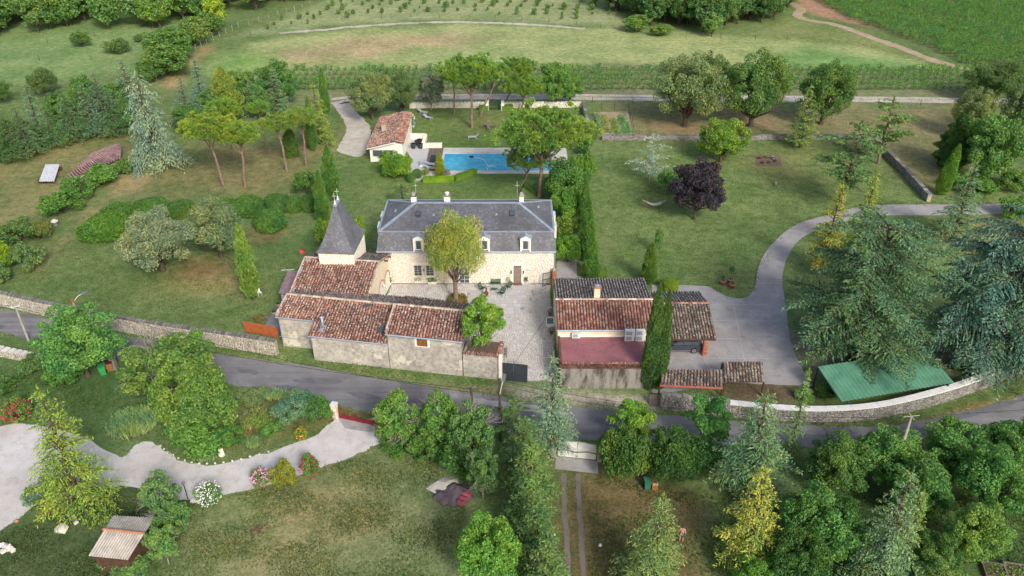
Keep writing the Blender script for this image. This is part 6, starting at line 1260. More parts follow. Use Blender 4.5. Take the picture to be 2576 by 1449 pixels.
# -- woods at the top: every crown its own tree
def wood(poly, step, label, group, cols, hr=(8, 12), seed=1, xlim=None):
    P = [tuple(p) for p in poly]; xs = [p[0] for p in P]; ys = [p[1] for p in P]; r = random.Random(seed); y = min(ys); n = 0
    while y < max(ys):
        x = min(xs) + r.uniform(0, step)
        while x < max(xs):
            q = (x + r.uniform(-1, 1) * step * 0.35, y + r.uniform(-1, 1) * step * 0.35)
            if poly_sd(np.array([q]), P)[0] > 0 and abs(q[0]) < 0.68 * q[1] + 6:
                h = r.uniform(*hr); k = 'W%d' % r.randrange(6); plant('woodland_tree', label, 'tree', k, 0, 0, 0, 0, r.choice(cols), group=group, at=(q[0], q[1], 0), hm=h, wm=h * r.uniform(0.72, 1.0), rz=r.uniform(0, 6)); n += 1
            x += step
        y += step * 0.85
    return n
WC = [(112, 142, 74), (98, 130, 68), (122, 150, 72), (106, 134, 84), (130, 156, 74), (94, 122, 66), (140, 158, 80)]
wood(PX((-130, 118), (60, 98), (170, 82), (330, 74), (430, 70), (520, 62), (600, 40), (700, 18), (790, 0)) + [(-60, 258), (-75, 266), (-180, 266), (-180, 205)], 7.6, 'broadleaf tree in the wood along the upper left', 'wood at upper left', WC, (8, 12), 3)
wood(PX((1498, 4), (1570, 52), (1640, 66), (1760, 84), (1850, 86), (1940, 62), (1985, 25), (1990, 0)) + [(84, 258), (24, 258), (24, 245)], 6.6, 'dark broadleaf tree in the wood at the top right of centre', 'wood at top centre right', [(78, 104, 58), (70, 96, 54), (86, 114, 62), (92, 116, 66)], (8, 12), 5)
wood([(-10, 243), (24, 243), (24, 258), (-20, 258)], 6.6, 'dark woodland tree at the top edge above the orchard', 'wood above the orchard', [(74, 100, 58), (84, 112, 60)], (7, 10), 6)
for lab, x, by, ty, wd, c in (('bright yellow-green tree in front of the upper left wood', 545, 78, -12, 62, (164, 182, 56)), ('light green tree in the wood, left of the yellow one', 385, 72, -8, 72, (122, 156, 66)), ('fresh green scrub tree at the corner of the dark wood', 1600, 80, 35, 70, (112, 138, 66)), ('low scrub tree beside the dark wood corner', 1665, 90, 60, 60, (120, 140, 70)), ('pale rounded tree in front of the dark wood', 1790, 92, 28, 62, (112, 142, 76))):
    T(lab, 'W%d' % (x % 6), x, by, ty, wd, c)
# -- orchard saplings, vines
r = random.Random(8); OP_ = PX((600, 88), (700, 50), (830, 6), (1000, -30), (1500, -10), (1560, 44), (1440, 52), (1180, 36), (960, 38), (800, 58)); n = 0
for row in range(9):
    y = 205 + row * 5.0
    for k in range(34):
        q = (-78 + k * 4.1 + r.uniform(-0.6, 0.6) + row * 0.7, y + 6 * math.sin((-78 + k * 4.1) * 0.02 + 1.2) + r.uniform(-0.5, 0.5))
        if poly_sd(np.array([q]), OP_)[0] > 0.5 and r.random() < 0.86 and n < 170:
            h = r.uniform(0.8, 2.0); plant('orchard_sapling', 'young sapling planted in rows on the slope at the top', 'sapling', 'B%d' % r.randrange(4), 0, 0, 0, 0, r.choice([(112, 138, 74), (98, 122, 64), (120, 140, 84)]), 'orchard saplings', at=(q[0], q[1], 0), hm=h, wm=h * r.uniform(0.6, 1.0)); n += 1
vines = []
for row in range(5):
    y = 156.4 + row * 3.2
    for k in range(106): vines.append((-46 + k * 1.5 + r.uniform(-0.15, 0.15), y + r.uniform(-0.2, 0.2), r.choice((0.55, 0.7, 0.8, 0.9, 1.0))))
VP_ = PX((2035, -6), (2150, 54), (2300, 106), (2430, 162), (2640, 172), (2700, -40)) + [(190, 265), (95, 265)]
for row in range(38):
    for k in range(72):
        q = (78 + k * 1.45, 176 + row * 2.6 - 0.08 * (k * 1.5) + r.uniform(-0.15, 0.15))
        if r.random() < 0.93 and q[0] < 0.66 * q[1] + 4 and poly_sd(np.array([q]), VP_)[0] > 0: vines.append((q[0] + r.uniform(-0.3, 0.3), q[1], r.uniform(0.8, 1.2)))
vines.sort(key=lambda v: v[1]); acc = {0: Acc(), 1: Acc()}; VD = {}
for key in ('V0', 'V1', 'V2'):
    for j in (0, 1):
        me = PROTO[key][j]; V = np.empty(len(me.vertices) * 3, np.float32); me.vertices.foreach_get('co', V); F = np.empty(len(me.loops), np.int32); me.loops.foreach_get('vertex_index', F); VD[key, j] = (V.reshape(-1, 3), F.reshape(-1, 4))
for i, (x, y, s) in enumerate(vines):
    key = 'V%d' % (i % 3)
    if i < 300: plant('grape_vine', 'leafy grape vine in the near rows beside the white track', 'vine', key, 0, 0, 0, 0, (96, 134, 60), 'vines beside the white track', at=(x, y, 0), hm=1.8 * s, wm=0.8 + 0.6 * s, rz=r.uniform(-0.3, 0.3))
    else:
        a = r.uniform(-0.4, 0.4); M = np.array([[math.cos(a), -math.sin(a), 0], [math.sin(a), math.cos(a), 0], [0, 0, 1]]) * np.array([[1.25 * s], [1.25 * s], [s]])
        for j in (0, 1): V, F = VD[key, j]; acc[j].add(V @ M.T + np.array([x, y, 0]), F)
vr = thing('vineyard', 'green vineyard rows stretching up the slope at top right', 'vineyard', (100, 180, 0)); vr['kind'] = 'stuff'
for j, nm, mt in ((0, 'leaves', 'foliage'), (1, 'stems', 'bark')):
    o = link(nm, acc[j].mesh(nm, mt), None, vr, (-100, -180, 0)); o.color = col3((88, 126, 62))

# -- tufts of verge grass along road, walls and tracks
def verge(name, label, lines, n, c, wd=0.5, hgt=0.22, seed=1):
    rng = np.random.default_rng(seed); P = []
    for L, off in lines:
        L = np.array([p[:2] for p in L]); seg = np.linalg.norm(np.diff(L, axis=0), axis=1); cum = np.concatenate([[0], np.cumsum(seg)]); m = int(n * cum[-1]); t = rng.uniform(0, cum[-1], m); x = np.interp(t, cum, L[:, 0]); y = np.interp(t, cum, L[:, 1]); nn = np.sin(t * 0.9) + np.sin(t * 0.37 + 1) + rng.normal(size=m) * 0.8
        k = nn > -0.4; P.append(np.stack([x[k], y[k] + off + rng.normal(size=k.sum()) * wd, np.zeros(k.sum())], 1))
    P = np.concatenate(P); h = hgt * rng.uniform(0.5, 1.5, len(P)); P[:, 2] = h * 0.42; a = Acc(); D = np.stack([rng.normal(size=len(P)) * 0.6, rng.normal(size=len(P)) * 0.6, np.ones(len(P))], 1); a.add(*leaf_quads(P, D, h, 0.09, rng))
    o = link(name, a.mesh(name, 'foliage')); o.color = lin(c); o['kind'] = 'stuff'; o['label'] = label
verge('grass', 'tufts of verge grass along the road', [(road_n, 0.45), (road_s, -0.5), (PX((540, 878), (800, 918), (1240, 966)), 0.2), (PX((1700, 1045), (2100, 1072), (2350, 1030), (2576, 950)), 0.0)], 22, (98, 124, 58))
verge('grass', 'tall pale grass along tracks and field edges', [(PX((700, 88), (1060, 60), (1470, 76)), 0.8), (PX((2010, 92), (2150, 108), (2250, 135), (2400, 176)), 0), (PX((835, 256), (1300, 243), (2450, 253)), 0)], 10, (150, 148, 98), 0.7, 0.4, 2)
verge('grass', 'rough grass along garden walls and gravel edges', [(gl, 0.3), (gl2, -0.3), (PX((1030, 275), (1465, 273)), 0.2), (PX((1514, 356), (2190, 356)), 0), (PX((2200, 372), (2335, 512)), 0), (drive, 0.2)], 12, (92, 118, 56), 0.25, 0.16, 3)

def tufts(label, poly, n, c, hgt=0.12, seed=5):
    P_ = PX(*poly); rng = np.random.default_rng(seed); xs = [p[0] for p in P_]; ys = [p[1] for p in P_]; Q = np.stack([rng.uniform(min(xs), max(xs), n * 2), rng.uniform(min(ys), max(ys), n * 2)], 1); Q = Q[poly_sd(Q, P_) > 0]
    nz = np.sin(Q[:, 0] * 0.8 + 2 * np.sin(Q[:, 1] * 0.5)) + np.sin(Q[:, 1] * 1.1 + Q[:, 0] * 0.35) + rng.normal(size=len(Q)) * 0.9; Q = Q[nz > 0.1][:n]
    h = hgt * rng.uniform(0.6, 1.7, len(Q)); P = np.concatenate([Q, (h * 0.4)[:, None]], 1); a = Acc(); D = np.stack([rng.normal(size=len(P)) * 0.8, rng.normal(size=len(P)) * 0.8, np.ones(len(P))], 1); a.add(*leaf_quads(P, D, h * 1.2, 0.1, rng)); o = link('grass', a.mesh('grass', 'foliage')); o.color = lin(c); o['kind'] = 'stuff'; o['label'] = label
tufts('green weeds in the dry lower lawn', [(400, 1290), (700, 1220), (960, 1130), (1080, 1140), (1170, 1280), (1140, 1490), (380, 1490)], 14000, (92, 118, 58), 0.12, 5); tufts('straw tufts in the dry lower lawn', [(400, 1290), (700, 1220), (960, 1130), (1080, 1140), (1170, 1280), (1140, 1490), (380, 1490)], 6000, (150, 140, 98), 0.12, 6)
tufts('grass tufts on the left lawn by the wall', [(170, 620), (640, 590), (760, 640), (640, 830), (300, 800), (60, 720)], 9000, (86, 116, 60), 0.09, 7); tufts('grass tufts on the right lawn', [(1500, 380), (2200, 380), (2320, 510), (2000, 560), (1900, 720), (1500, 710)], 12000, (88, 120, 62), 0.09, 8)
tufts('rough grass in the shady lower gardens', [(0, 900), (460, 1000), (420, 1110), (100, 1060), (0, 1060)], 5000, (84, 112, 54), 0.14, 9); tufts('rough grass under the lower right trees', [(1480, 1200), (1830, 1250), (2600, 1240), (2600, 1490), (1480, 1490)], 10000, (90, 112, 54), 0.16, 10); tufts('rough grass round the garden shed', [(0, 1340), (330, 1250), (440, 1300), (400, 1490), (0, 1490)], 6000, (80, 104, 54), 0.12, 11)

# ------------------------------------------------------------------ courtyard paving: setts and flagstones
def YZ(y, z): a = ray(0, y); return (CAM_H - z) * a[1] / -a[2]
court = [(-14.45, 81.95), (4.7, 81.95), (4.62, 62.95), (-1.0, 63.3), (-1.0, 66.3), (-4.25, 66.8), (-4.25, 70.35), (-11.3, 72.1), (-12.0, 72.5), (-15.3, 73.4), (-14.9, 78.0)]
cy = sheet('courtyard', court, 0.006, plain('sett_bedding', (166, 158, 148), (146, 140, 132), 2, 0.95), 0.0, 1.0, 'courtyard paved with pale setts and flagstones')
flag = PX((1180, 722), (1345, 708), (1345, 740), (1330, 770), (1285, 800), (1240, 790), (1200, 775), (1170, 745))
sv_, items, r = [], [], random.Random(2)
def paver(x, y, a, b, seed):
    rr = random.Random(seed); j = lambda: rr.uniform(-0.012, 0.012); h = 0.022 + rr.uniform(0, 0.012)
    return [(x - a / 2 + j(), y - b / 2 + j(), h), (x + a / 2 + j(), y - b / 2 + j(), h), (x + a / 2 + j(), y + b / 2 + j(), h), (x - a / 2 + j(), y + b / 2 + j(), h)]
y = 63.0; row = 0
while y < 82:
    x = -15.6
    while x < 4.7:
        a = r.uniform(0.2, 0.34); c = np.array([(x + a / 2, y + 0.1)])
        if poly_sd(c, court)[0] > 0.12 and poly_sd(c, flag)[0] < 0.1 and r.random() > 0.01: items.append((x + a / 2, y + 0.1 + 0.03 * math.sin(x * 0.9), a - 0.035, 0.165))
        x += a
    y += 0.2; row += 1
PV = np.array([(-0.5, -0.5, 0), (0.5, -0.5, 0), (0.5, 0.5, 0), (-0.5, 0.5, 0), (-0.44, -0.42, 1), (0.44, -0.42, 1), (0.44, 0.42, 1), (-0.44, 0.42, 1)]); PF = np.array([(4, 5, 6, 7), (0, 1, 5, 4), (1, 2, 6, 5), (2, 3, 7, 6), (3, 0, 4, 7)])
me = np_mesh('sett', PV, PF); me.materials.append(MATS['setts']); V, F = [], []
for i, (x, y, a, b) in enumerate(items):
    s = (a, b, 0.02 + r.uniform(0, 0.012))
    if i < 300: o = link('sett', me, None, cy, (x, y, 0.007)); o.scale = s; o.rotation_euler = (0, 0, r.gauss(0, 0.02))
    else: F.append(PF + len(V) * 8); V.append(PV * np.array(s) + np.array([x, y, 0.007]))
link('setts', np_mesh('setts', np.concatenate(V), np.concatenate(F)), 'setts', cy, kind='stuff')
fm = np_mesh('flagstone', PV, PF); fm.materials.append(MATS['flagstone']); y = 72.5
while y < 82:
    x = -6 + r.uniform(0, 0.4); hh = r.choice((0.5, 0.62, 0.75))
    while x < 4.7:
        a = r.uniform(0.5, 1.0)
        if poly_sd(np.array([(x + a / 2, y + hh / 2)]), flag)[0] > 0.15: o = link('flagstone', fm, None, cy, (x + a / 2, y + hh / 2, 0.007)); o.scale = (a - 0.03, hh - 0.03, 0.03)
        x += a
    y += hh
# ------------------------------------------------------------------ furniture in the court
def slat_seat(name, label, cat, loc, rz, wd, arms=True, back=True, group=None):
    t = thing(name, label, cat, loc, rz, group); n = 7
    for k in range(n): MB().box((0, -0.22 + k * 0.075, 0.4 - k * 0.008), (wd, 0.058, 0.018)).build('seat_slat', 'green_paint', t)
    if back:
        for k in range(n): MB().box((0, 0.3 + k * 0.032, 0.45 + k * 0.075), (wd, 0.018, 0.06), 0, R(-22)).build('back_slat', 'green_paint', t)
    for s in (-1, 1):
        m = MB(); x = s * wd / 2; m.tube([(x, -0.26, 0), (x, -0.25, 0.4), (x, 0.27, 0.35), (x, 0.36, 0)], 0.018, 5)
        if back: m.tube([(x, 0.24, 0.36), (x, 0.52, 0.95)], 0.018, 5)
        if arms: m.tube([(x, -0.25, 0.4), (x, -0.27, 0.6), (x, 0.1, 0.62), (x, 0.38, 0.66)], 0.018, 5)
        m.build('frame', 'dark_green_paint', t)
    return t
slat_seat('garden_bench', 'green slatted metal bench against the manor wall', 'bench', G(1247, 717), 0, 1.15, group=None)
slat_seat('garden_armchair', 'green slatted armchair next to the chiminea', 'chair', G(1214, 731), R(60), 0.66)
slat_seat('garden_armchair', 'green slatted armchair in front of the white urn by the door', 'chair', G(1277, 727), R(-55), 0.66)
slat_seat('garden_armchair', 'green slatted armchair nearest the gate, alone on the flagstones', 'chair', G(1261, 743), R(-40), 0.66)
slat_seat('footstool', 'green slatted footstool between the bench and armchairs', 'stool', G(1243, 733), R(-14), 0.66, False, False)
t = thing('chiminea', 'rust-brown clay chiminea on a stand in the courtyard', 'chiminea', G(1223.5, 747)); bd = MB().lathe((0, 0, 0.22), [(0.05, 0), (0.22, 0.08), (0.29, 0.25), (0.26, 0.42), (0.12, 0.56), (0.085, 0.62)], 14).build('body', 'chiminea_clay', t, True)
MB().lathe((0, 0, 0.8), [(0.085, 0), (0.075, 0.35), (0.1, 0.4), (0.1, 0.46)], 12).build('chimney_neck', 'chiminea_clay', t, True); MB().lathe((0, -0.255, 0.36), [(0.09, 0), (0.09, 0.16)], 10).build('mouth', 'shadow_black', t)
for k in range(3): MB().tube([(0.16 * math.cos(k * 2.1), 0.16 * math.sin(k * 2.1), 0.28), (0.26 * math.cos(k * 2.1), 0.26 * math.sin(k * 2.1), 0)], 0.018, 5).build('leg', 'black_metal', t)
def potted(name, label, loc, prof, mat, leafc, ph=0.5, pr=0.3, n=130, cat='potted plant', spiky=True, soil=True):
    t = thing(name, label, cat, loc); top = max(z for _, z in prof); MB().lathe((0, 0, 0), prof, 14).build('pot', mat, t, True)
    if soil: MB().lathe((0, 0, top), [(prof[-1][0] * 0.9, -0.03), (prof[-1][0] * 0.9, 0.004)], 12).build('potting_soil', 'soil', t)
    rng = np.random.default_rng(int(abs(loc[0]) * 100)); a = Acc()
    if spiky: D = np.stack([rng.normal(size=n) * 0.6, rng.normal(size=n) * 0.6, np.ones(n)], 1); P = np.array([0, 0, top]) + unit(D) * ph * 0.5; a.add(*leaf_quads(P, D, ph, 0.045, rng))
    else: d = unit(rng.normal(size=(n, 3))); P = d * pr * rng.uniform(0.7, 1, (n, 1)) + np.array([0, 0, top + ph]); a.add(*leaf_quads(P, rng.normal(size=(n, 3)), 0.1, 0.07, rng))
    o = link('leaves', a.mesh('leaves', 'foliage'), None, t); o.color = col3(leafc); return t
URN = [(0.2, 0), (0.2, 0.06), (0.1, 0.12), (0.12, 0.2), (0.28, 0.34), (0.32, 0.5), (0.35, 0.54)]
potted('urn', 'white stone urn with yucca left of the door', G(1278, 711.5), URN, 'white_rock', (120, 140, 70)); potted('urn', 'white stone urn with yucca right of the door', G(1323, 713), URN, 'white_rock', (128, 142, 74))
def trough(label, px_, py_, c, wd=1.0):
    g = G(px_, py_); t = thing('planter_trough', label, 'planter', g); MB().b2(-wd / 2, wd / 2, -0.18, 0.18, 0, 0.34).build('trough', 'limestone_pale', t); MB().b2(-wd / 2 + 0.05, wd / 2 - 0.05, -0.13, 0.13, 0.341, 0.36).build('potting_soil', 'soil', t)
    rng = np.random.default_rng(int(px_)); n = 190; P = np.stack([rng.normal(size=n) * wd * 0.3, rng.normal(size=n) * 0.2, 0.4 + rng.random(n) * 0.5], 1); a = Acc(); a.add(*leaf_quads(P, rng.normal(size=(n, 3)) + np.array([0, 0, 0.6]), 0.24, 0.09, rng)); o = link('leaves', a.mesh('leaves', 'foliage'), None, t); o.color = col3(c)
trough('stone trough of ferns under the left manor window', 1054, 711, (96, 130, 58)); trough('stone trough of ferns under the second manor window', 1088, 713, (88, 122, 56)); trough('stone trough of ferns in the court corner by the chapel', 976, 716, (92, 128, 60), 0.8)
t = thing('metal_chair', 'black wire chair by the chapel wall', 'chair', G(968, 726), R(90)); MB().lathe((0, 0, 0.42), [(0.24, 0), (0.24, 0.03)], 12).build('seat', 'black_metal', t)
for k in range(4): MB().tube([(0.18 * math.cos(k * 1.57 + 0.8), 0.18 * math.sin(k * 1.57 + 0.8), 0.42), (0.24 * math.cos(k * 1.57 + 0.8), 0.24 * math.sin(k * 1.57 + 0.8), 0)], 0.014, 4).build('leg', 'black_metal', t)
MB().tube([(0.22 * math.cos(a), 0.22 * math.sin(a), 0.45 + 0.38 * math.sin((a - 0.3) / 2.5 * math.pi)) for a in np.linspace(0.3, 2.8, 9)], 0.016, 5).build('backrest', 'black_metal', t)
t = thing('wall_lamp', 'white globe wall lamp on the chapel side facing the court', 'lamp', (-14.9, 78.3, 1.9)); MB().tube([(-0.2, 0, 0), (0.1, 0, 0.1)], 0.02, 5).build('arm', 'black_metal', t); MB().lathe((0.16, 0, 0.02), [(0.05, -0.12), (0.16, 0), (0.12, 0.12), (0.03, 0.16)], 10).build('shade', 'white_paint', t, True)
# tree bed and bench
t = thing('planted_ring', 'round flower bed of rusty foliage at the foot of the courtyard tree', 'flower bed', G(1150, 757)); MB().lathe((0, 0, 0), [(1.25, 0), (1.2, 0.22), (1.1, 0.24)], 18).build('bed_soil', 'soil', t)
rng = np.random.default_rng(4); n = 700; a = Acc(); q = np.sqrt(rng.random(n)) * 1.15; an = rng.uniform(0, 6.28, n); a.add(*leaf_quads(np.stack([q * np.cos(an), q * np.sin(an), 0.3 + rng.random(n) * 0.22], 1), rng.normal(size=(n, 3)), 0.16, 0.11, rng)); o = link('leaves', a.mesh('leaves', 'foliage'), None, t); o.color = col3((128, 112, 58))
t = thing('wooden_bench', 'grey wooden bench beside the raised bed', 'bench', (-0.75, 67.6, 0), R(90))
for k in range(4): MB().box((0, -0.18 + k * 0.12, 0.44), (1.3, 0.1, 0.03)).build('seat_slat', 'teak', t)
for k in range(3): MB().box((0, 0.26, 0.58 + k * 0.13), (1.3, 0.03, 0.1)).build('back_slat', 'teak', t)
for sx in (-0.58, 0.58):
    for sy in (-0.18, 0.24): MB().box((sx, sy, 0.21 if sy < 0 else 0.45), (0.06, 0.06, 0.43 if sy < 0 else 0.9)).build('leg', 'teak', t)
t = thing('water_basin', 'small square stone basin of green water by the guest house', 'basin', (4.25, 73.4, 0))
for a, b in (((-0.46, -0.76), (0.46, -0.64)), ((-0.46, 0.64), (0.46, 0.76)), ((-0.46, -0.64), (-0.36, 0.64)), ((0.36, -0.64), (0.46, 0.64))): MB().b2(a[0], b[0], a[1], b[1], 0, 0.4).build('rim', 'limestone_pale', t)
MB().b2(-0.36, 0.36, -0.64, 0.64, 0.03, 0.3).build('water', 'basin_water', t)
for lab, x, y, h in (('dark potted shrub by the guest house wall above the basin', 4.3, 75.0, 0.7), ('dark potted shrub by the guest house wall beside the cable hook', 4.3, 71.3, 0.8)): potted('potted_shrub', lab, (x, y, 0), [(0.16, 0), (0.22, 0.3), (0.24, 0.32)], 'terracotta', (84, 74, 66), 0.3, 0.34, 160, spiky=False)
for i, (y0, y1) in enumerate(((76.8, 79.6), (64.0, 70.0))):
    rng = np.random.default_rng(i); n = 420; t = thing('climbing_plant', ('ivy climbing the wall beside the lattice gate', 'sparse creeper along the court side of the guest house')[i], 'climber', (4.66, (y0 + y1) / 2, 0)); a = Acc()
    P = np.stack([-0.06 - rng.random(n) * 0.1, rng.uniform(-(y1 - y0) / 2, (y1 - y0) / 2, n), rng.random(n) ** 1.6 * (2.4 if i else 2.0)], 1); a.add(*leaf_quads(P, rng.normal(size=(n, 3)), 0.16, 0.12, rng)); o = link('leaves', a.mesh('leaves', 'foliage'), None, t); o.color = col3((84, 110, 54))
# lattice gate with brick pier
hinge = G(1388, 716); tip = G(1367, 721); d = tip - hinge; t = thing('lattice_gate', 'dark green lattice gate standing open beside the manor', 'gate', hinge, math.atan2(d.y, d.x)); L_ = d.length + 0.1
fr = MB()
for z in (0.12, 0.95, 1.8): fr.b2(0, L_, -0.02, 0.02, z - 0.03, z + 0.03)
for x in (0.0, L_): fr.b2(x - 0.03, x + 0.03, -0.025, 0.025, 0.08, 1.84)
fr.build('frame', 'dark_green_paint', t); la = MB()
for k in range(-8, 10):
    for s in (1, -1):
        x0 = k * 0.11; pts = [(x0 + s * zz * 0.55, zz) for zz in (0.14, 1.78)]; a, b = pts; cl = [p for p in np.linspace(0, 1, 25) if 0.02 < a[0] + (b[0] - a[0]) * p < L_ - 0.02]
        if len(cl) > 2: p, q = cl[0], cl[-1]; la.tube([(a[0] + (b[0] - a[0]) * p, 0.012 * s, a[1] + (b[1] - a[1]) * p), (a[0] + (b[0] - a[0]) * q, 0.012 * s, a[1] + (b[1] - a[1]) * q)], 0.012, 4)
la.build('lattice', 'dark_green_paint', t)
for k in range(7): MB().tube([(0.05 + k * (L_ - 0.1) / 6, 0, 1.8), (0.05 + k * (L_ - 0.1) / 6, 0, 1.97)], [0.014, 0.004], 4).build('spike', 'dark_green_paint', t)
t = thing('gate_pier', 'brick gate pier with mossy tile cap by the manor corner', 'pillar', G(1394, 716))
for j in range(22): MB().box((0, 0, 0.05 + j * 0.09), (0.5, 0.5, 0.08), (0.02 if j % 2 else -0.02)).build('brick_course', 'brick', t)
MB().lathe((0, 0, 1.99), [(0.42, 0), (0.38, 0.12), (0.2, 0.28), (0.04, 0.36)], 8).build('cap', T_DARK, t)
# masts on the manor roof
for lab, x, y, z0, z1 in (('white weather vane mast at the back of the manor roof', WX(1301, 480, 89.2), 89.2, 7.4, WZ(456, 89.2)), ('small white vane on the left chimney of the manor', WX(1046, 478, 87.7), 87.7, 9.4, WZ(462, 87.7))):
    t = thing('weather_vane', lab, 'weather vane', (x, y, z0)); h = z1 - z0; MB().tube([(0, 0, 0), (0, 0, h)], 0.018, 5).build('mast', 'white_paint', t); MB().tube([(-0.25, 0, h * 0.8), (0.25, 0, h * 0.8)], 0.018, 5).build('arrow', 'white_paint', t)
t = thing('satellite_dish', 'red satellite dish behind the chapel roof', 'satellite dish', (-23.7, 78.5, 0)); MB().tube([(0, 0, 0), (0, 0, 6.3)], 0.04, 6).build('mast', 'grey_metal', t); dm = MB().lathe((0, 0, 0), [(0.02, 0.0), (0.22, 0.05), (0.34, 0.13), (0.345, 0.15)], 14).build('dish', 'dish_red', t, True); dm.location = (0, -0.05, 6.35); dm.rotation_euler = (R(35), R(20), R(25)); MB().tube([(0.1, -0.3, 6.2), (0.4, -0.5, 6.6)], 0.02, 5).build('receiver_arm', 'grey_metal', t)
t = thing('antenna', 'comb-shaped television antenna on the chapel end', 'antenna', (-24.2, 76.2, 0)); MB().tube([(0, 0, 0), (0, 0, 5.4)], 0.03, 5).build('mast', 'grey_metal', t); m = MB().tube([(-1.4, -0.1, 5.3), (0.1, 0, 5.4)], 0.02, 5)
for k in range(12): x = -1.35 + k * 0.11; m.tube([(x, -0.3, 5.31), (x, 0.15, 5.31)], 0.01, 4)
m.build('elements', 'white_paint', t)
a, b = G(617, 838), G(702, 853); d = b - a; t = thing('corten_panel', 'orange rusted steel screen on top of the road wall', 'panel', a, math.atan2(d.y, d.x)); MB().b2(0, d.length, -0.03, 0.03, 0.2, 1.55).build('sheet', 'corten', t)
for k in range(3): MB().b2(0.3 + k * 1.5, 0.4 + k * 1.5, 0.035, 0.11, 0, 1.5).build('post', 'dark_metal', t)
for lab, x, y in (('stone pot beside the grey terrace', 690, 790), ('small stone trough beside the chapel end', 700, 770)): potted('stone_pot', lab, G(x, y), [(0.2, 0), (0.28, 0.3), (0.3, 0.34)], 'white_rock', (104, 122, 70), 0.35)
for lab, x, y in (('loose stepping slab nearest the terrace', 664, 806), ('loose stepping slab beyond the first', 672, 800), ('thin slab on the grass by the lean-to', 694, 775)): tag(MB().box(G(x, y) + Vector((0, 0, 0.05)), (0.7, 0.5, 0.09), 0.3).build('paving_slab', 'coping_grey'), lab, 'slab')
def garden_chair(label, px_, py_, rz, mat='white_plastic', loc=None):
    t = thing('garden_chair', label, 'chair', loc or G(px_, py_), rz); MB().b2(-0.24, 0.24, -0.24, 0.24, 0.42, 0.46).build('seat', mat, t); MB().box((0, 0.26, 0.7), (0.46, 0.04, 0.5), 0, R(-10)).build('backrest', mat, t)
    for sx in (-0.21, 0.21):
        for sy in (-0.21, 0.21): MB().b2(sx - 0.025, sx + 0.025, sy - 0.025, sy + 0.025, 0, 0.42).build('leg', mat, t)
garden_chair('white garden chair beside the leaning cypress', 653, 743, R(40))
# ------------------------------------------------------------------ pool terrace
PX0, PX1, PY0, PY1 = -11.0, 6.4, 115.75, 122.75
t = thing('swimming_pool', 'long rectangular turquoise swimming pool with pale coping', 'pool', ((PX0 + PX1) / 2, PY0, 0)); o_ = Vector(t.location)
MB(o_).b2(PX0, PX1, PY0, PY1, 0.005, 0.07).build('water', 'pool_water', t)
for x0, x1, y0, y1, nm in ((PX0 - 0.4, PX1 + 2.6, PY1, PY1 + 2.5, 'coping'), (PX0 - 0.4, PX1 + 2.6, PY0 - 0.45, PY0, 'coping'), (PX1, PX1 + 2.6, PY0, PY1, 'coping'), (PX0 - 0.4, PX0, PY0, PY1, 'coping')): MB(o_).b2(x0, x1, y0, y1, 0, 0.14).build(nm, plain('pool_coping', (204, 200, 192), (186, 182, 174), 0.8, 0.9, island=0.05), t)
MB(o_).b2(PX0 - 0.4, PX1, PY0 - 0.9, PY0 - 0.46, 0, 0.05).build('gravel_border', 'pale_gravel', t)
t = thing('pool_cleaner', 'floating white pool hose with blue cleaner', 'hose', G(1213, 409)); c0 = Vector(t.location); pts = [G(x, y, 0.09) - c0 for x, y in ((1189, 395), (1205, 398), (1218, 402), (1224, 412), (1228, 418), (1240, 419), (1246, 417), (1238, 415), (1230, 418), (1226, 425), (1226, 430))]; MB().tube(pts, 0.045, 6).build('hose', 'white_plastic', t, True); MB().box(pts[0] + Vector((-0.2, 0, 0.06)), (0.6, 0.45, 0.18), 0.2).build('cleaner_head', 'navy_fabric', t)
sheet('pool_terrace', PX((1018, 372), (1032, 348), (1066, 350), (1072, 374), (1112, 374), (1108, 430), (1060, 432), (1030, 450), (1036, 400)), 0.010, 'flagstone', 0.05, 0.8, 'pale stone terrace beside the pool')
dk = thing('pool_deck', 'weathered grey plank deck at the left end of the pool', 'deck', G(1085, 405)); o_ = Vector(dk.location); x0, x1 = WX(1069, 420, 117), WX(1112, 420, 117)
for k in range(18): xx = x0 + (x1 - 0.5 - x0) * (k + 0.5) / 18; MB(o_).b2(xx - 0.068, xx + 0.068, 115.9, 125.2, 0.012, 0.09).build('plank', 'grey_wood', dk)
for lab, a, b, h in (('low pale terrace wall behind the round planters', (1033, 349), (1072, 349), 0.8), ('low pale terrace wall between deck and pool lawn', (1062, 372), (1112, 371), 0.7), ('short pale return of the terrace wall', (1072, 350), (1065, 371), 0.8)):
    A, B = G(*a), G(*b); d = B - A; t = thing('terrace_wall', lab, 'wall', A, math.atan2(d.y, d.x)); MB().b2(0, d.length, -0.2, 0.2, 0, h).build('masonry', 'limestone', t); MB().b2(-0.05, d.length + 0.05, -0.26, 0.26, h, h + 0.09).build('capstone', 'limestone_pale', t)
for k, (x, y) in enumerate(((1040, 373), (1050, 365), (1058, 373), (1056, 362), (1060, 368))):
    t = thing('round_planter', ('empty dark grey round planter, leftmost of the cluster', 'empty dark grey round planter at the back left of the cluster', 'empty dark grey round planter at the front right of the cluster', 'empty dark grey round planter in the corner of the wall', 'empty dark grey round planter squeezed in the middle')[k], 'planter', G(x, y)); MB().lathe((0, 0, 0), [(0.33, 0), (0.44, 0.75), (0.48, 0.8), (0.42, 0.82)], 14).build('tub', 'planter_grey', t, True); MB().lathe((0, 0, 0.7), [(0.4, 0), (0.4, 0.125)], 12).build('inside', 'shadow_black', t)
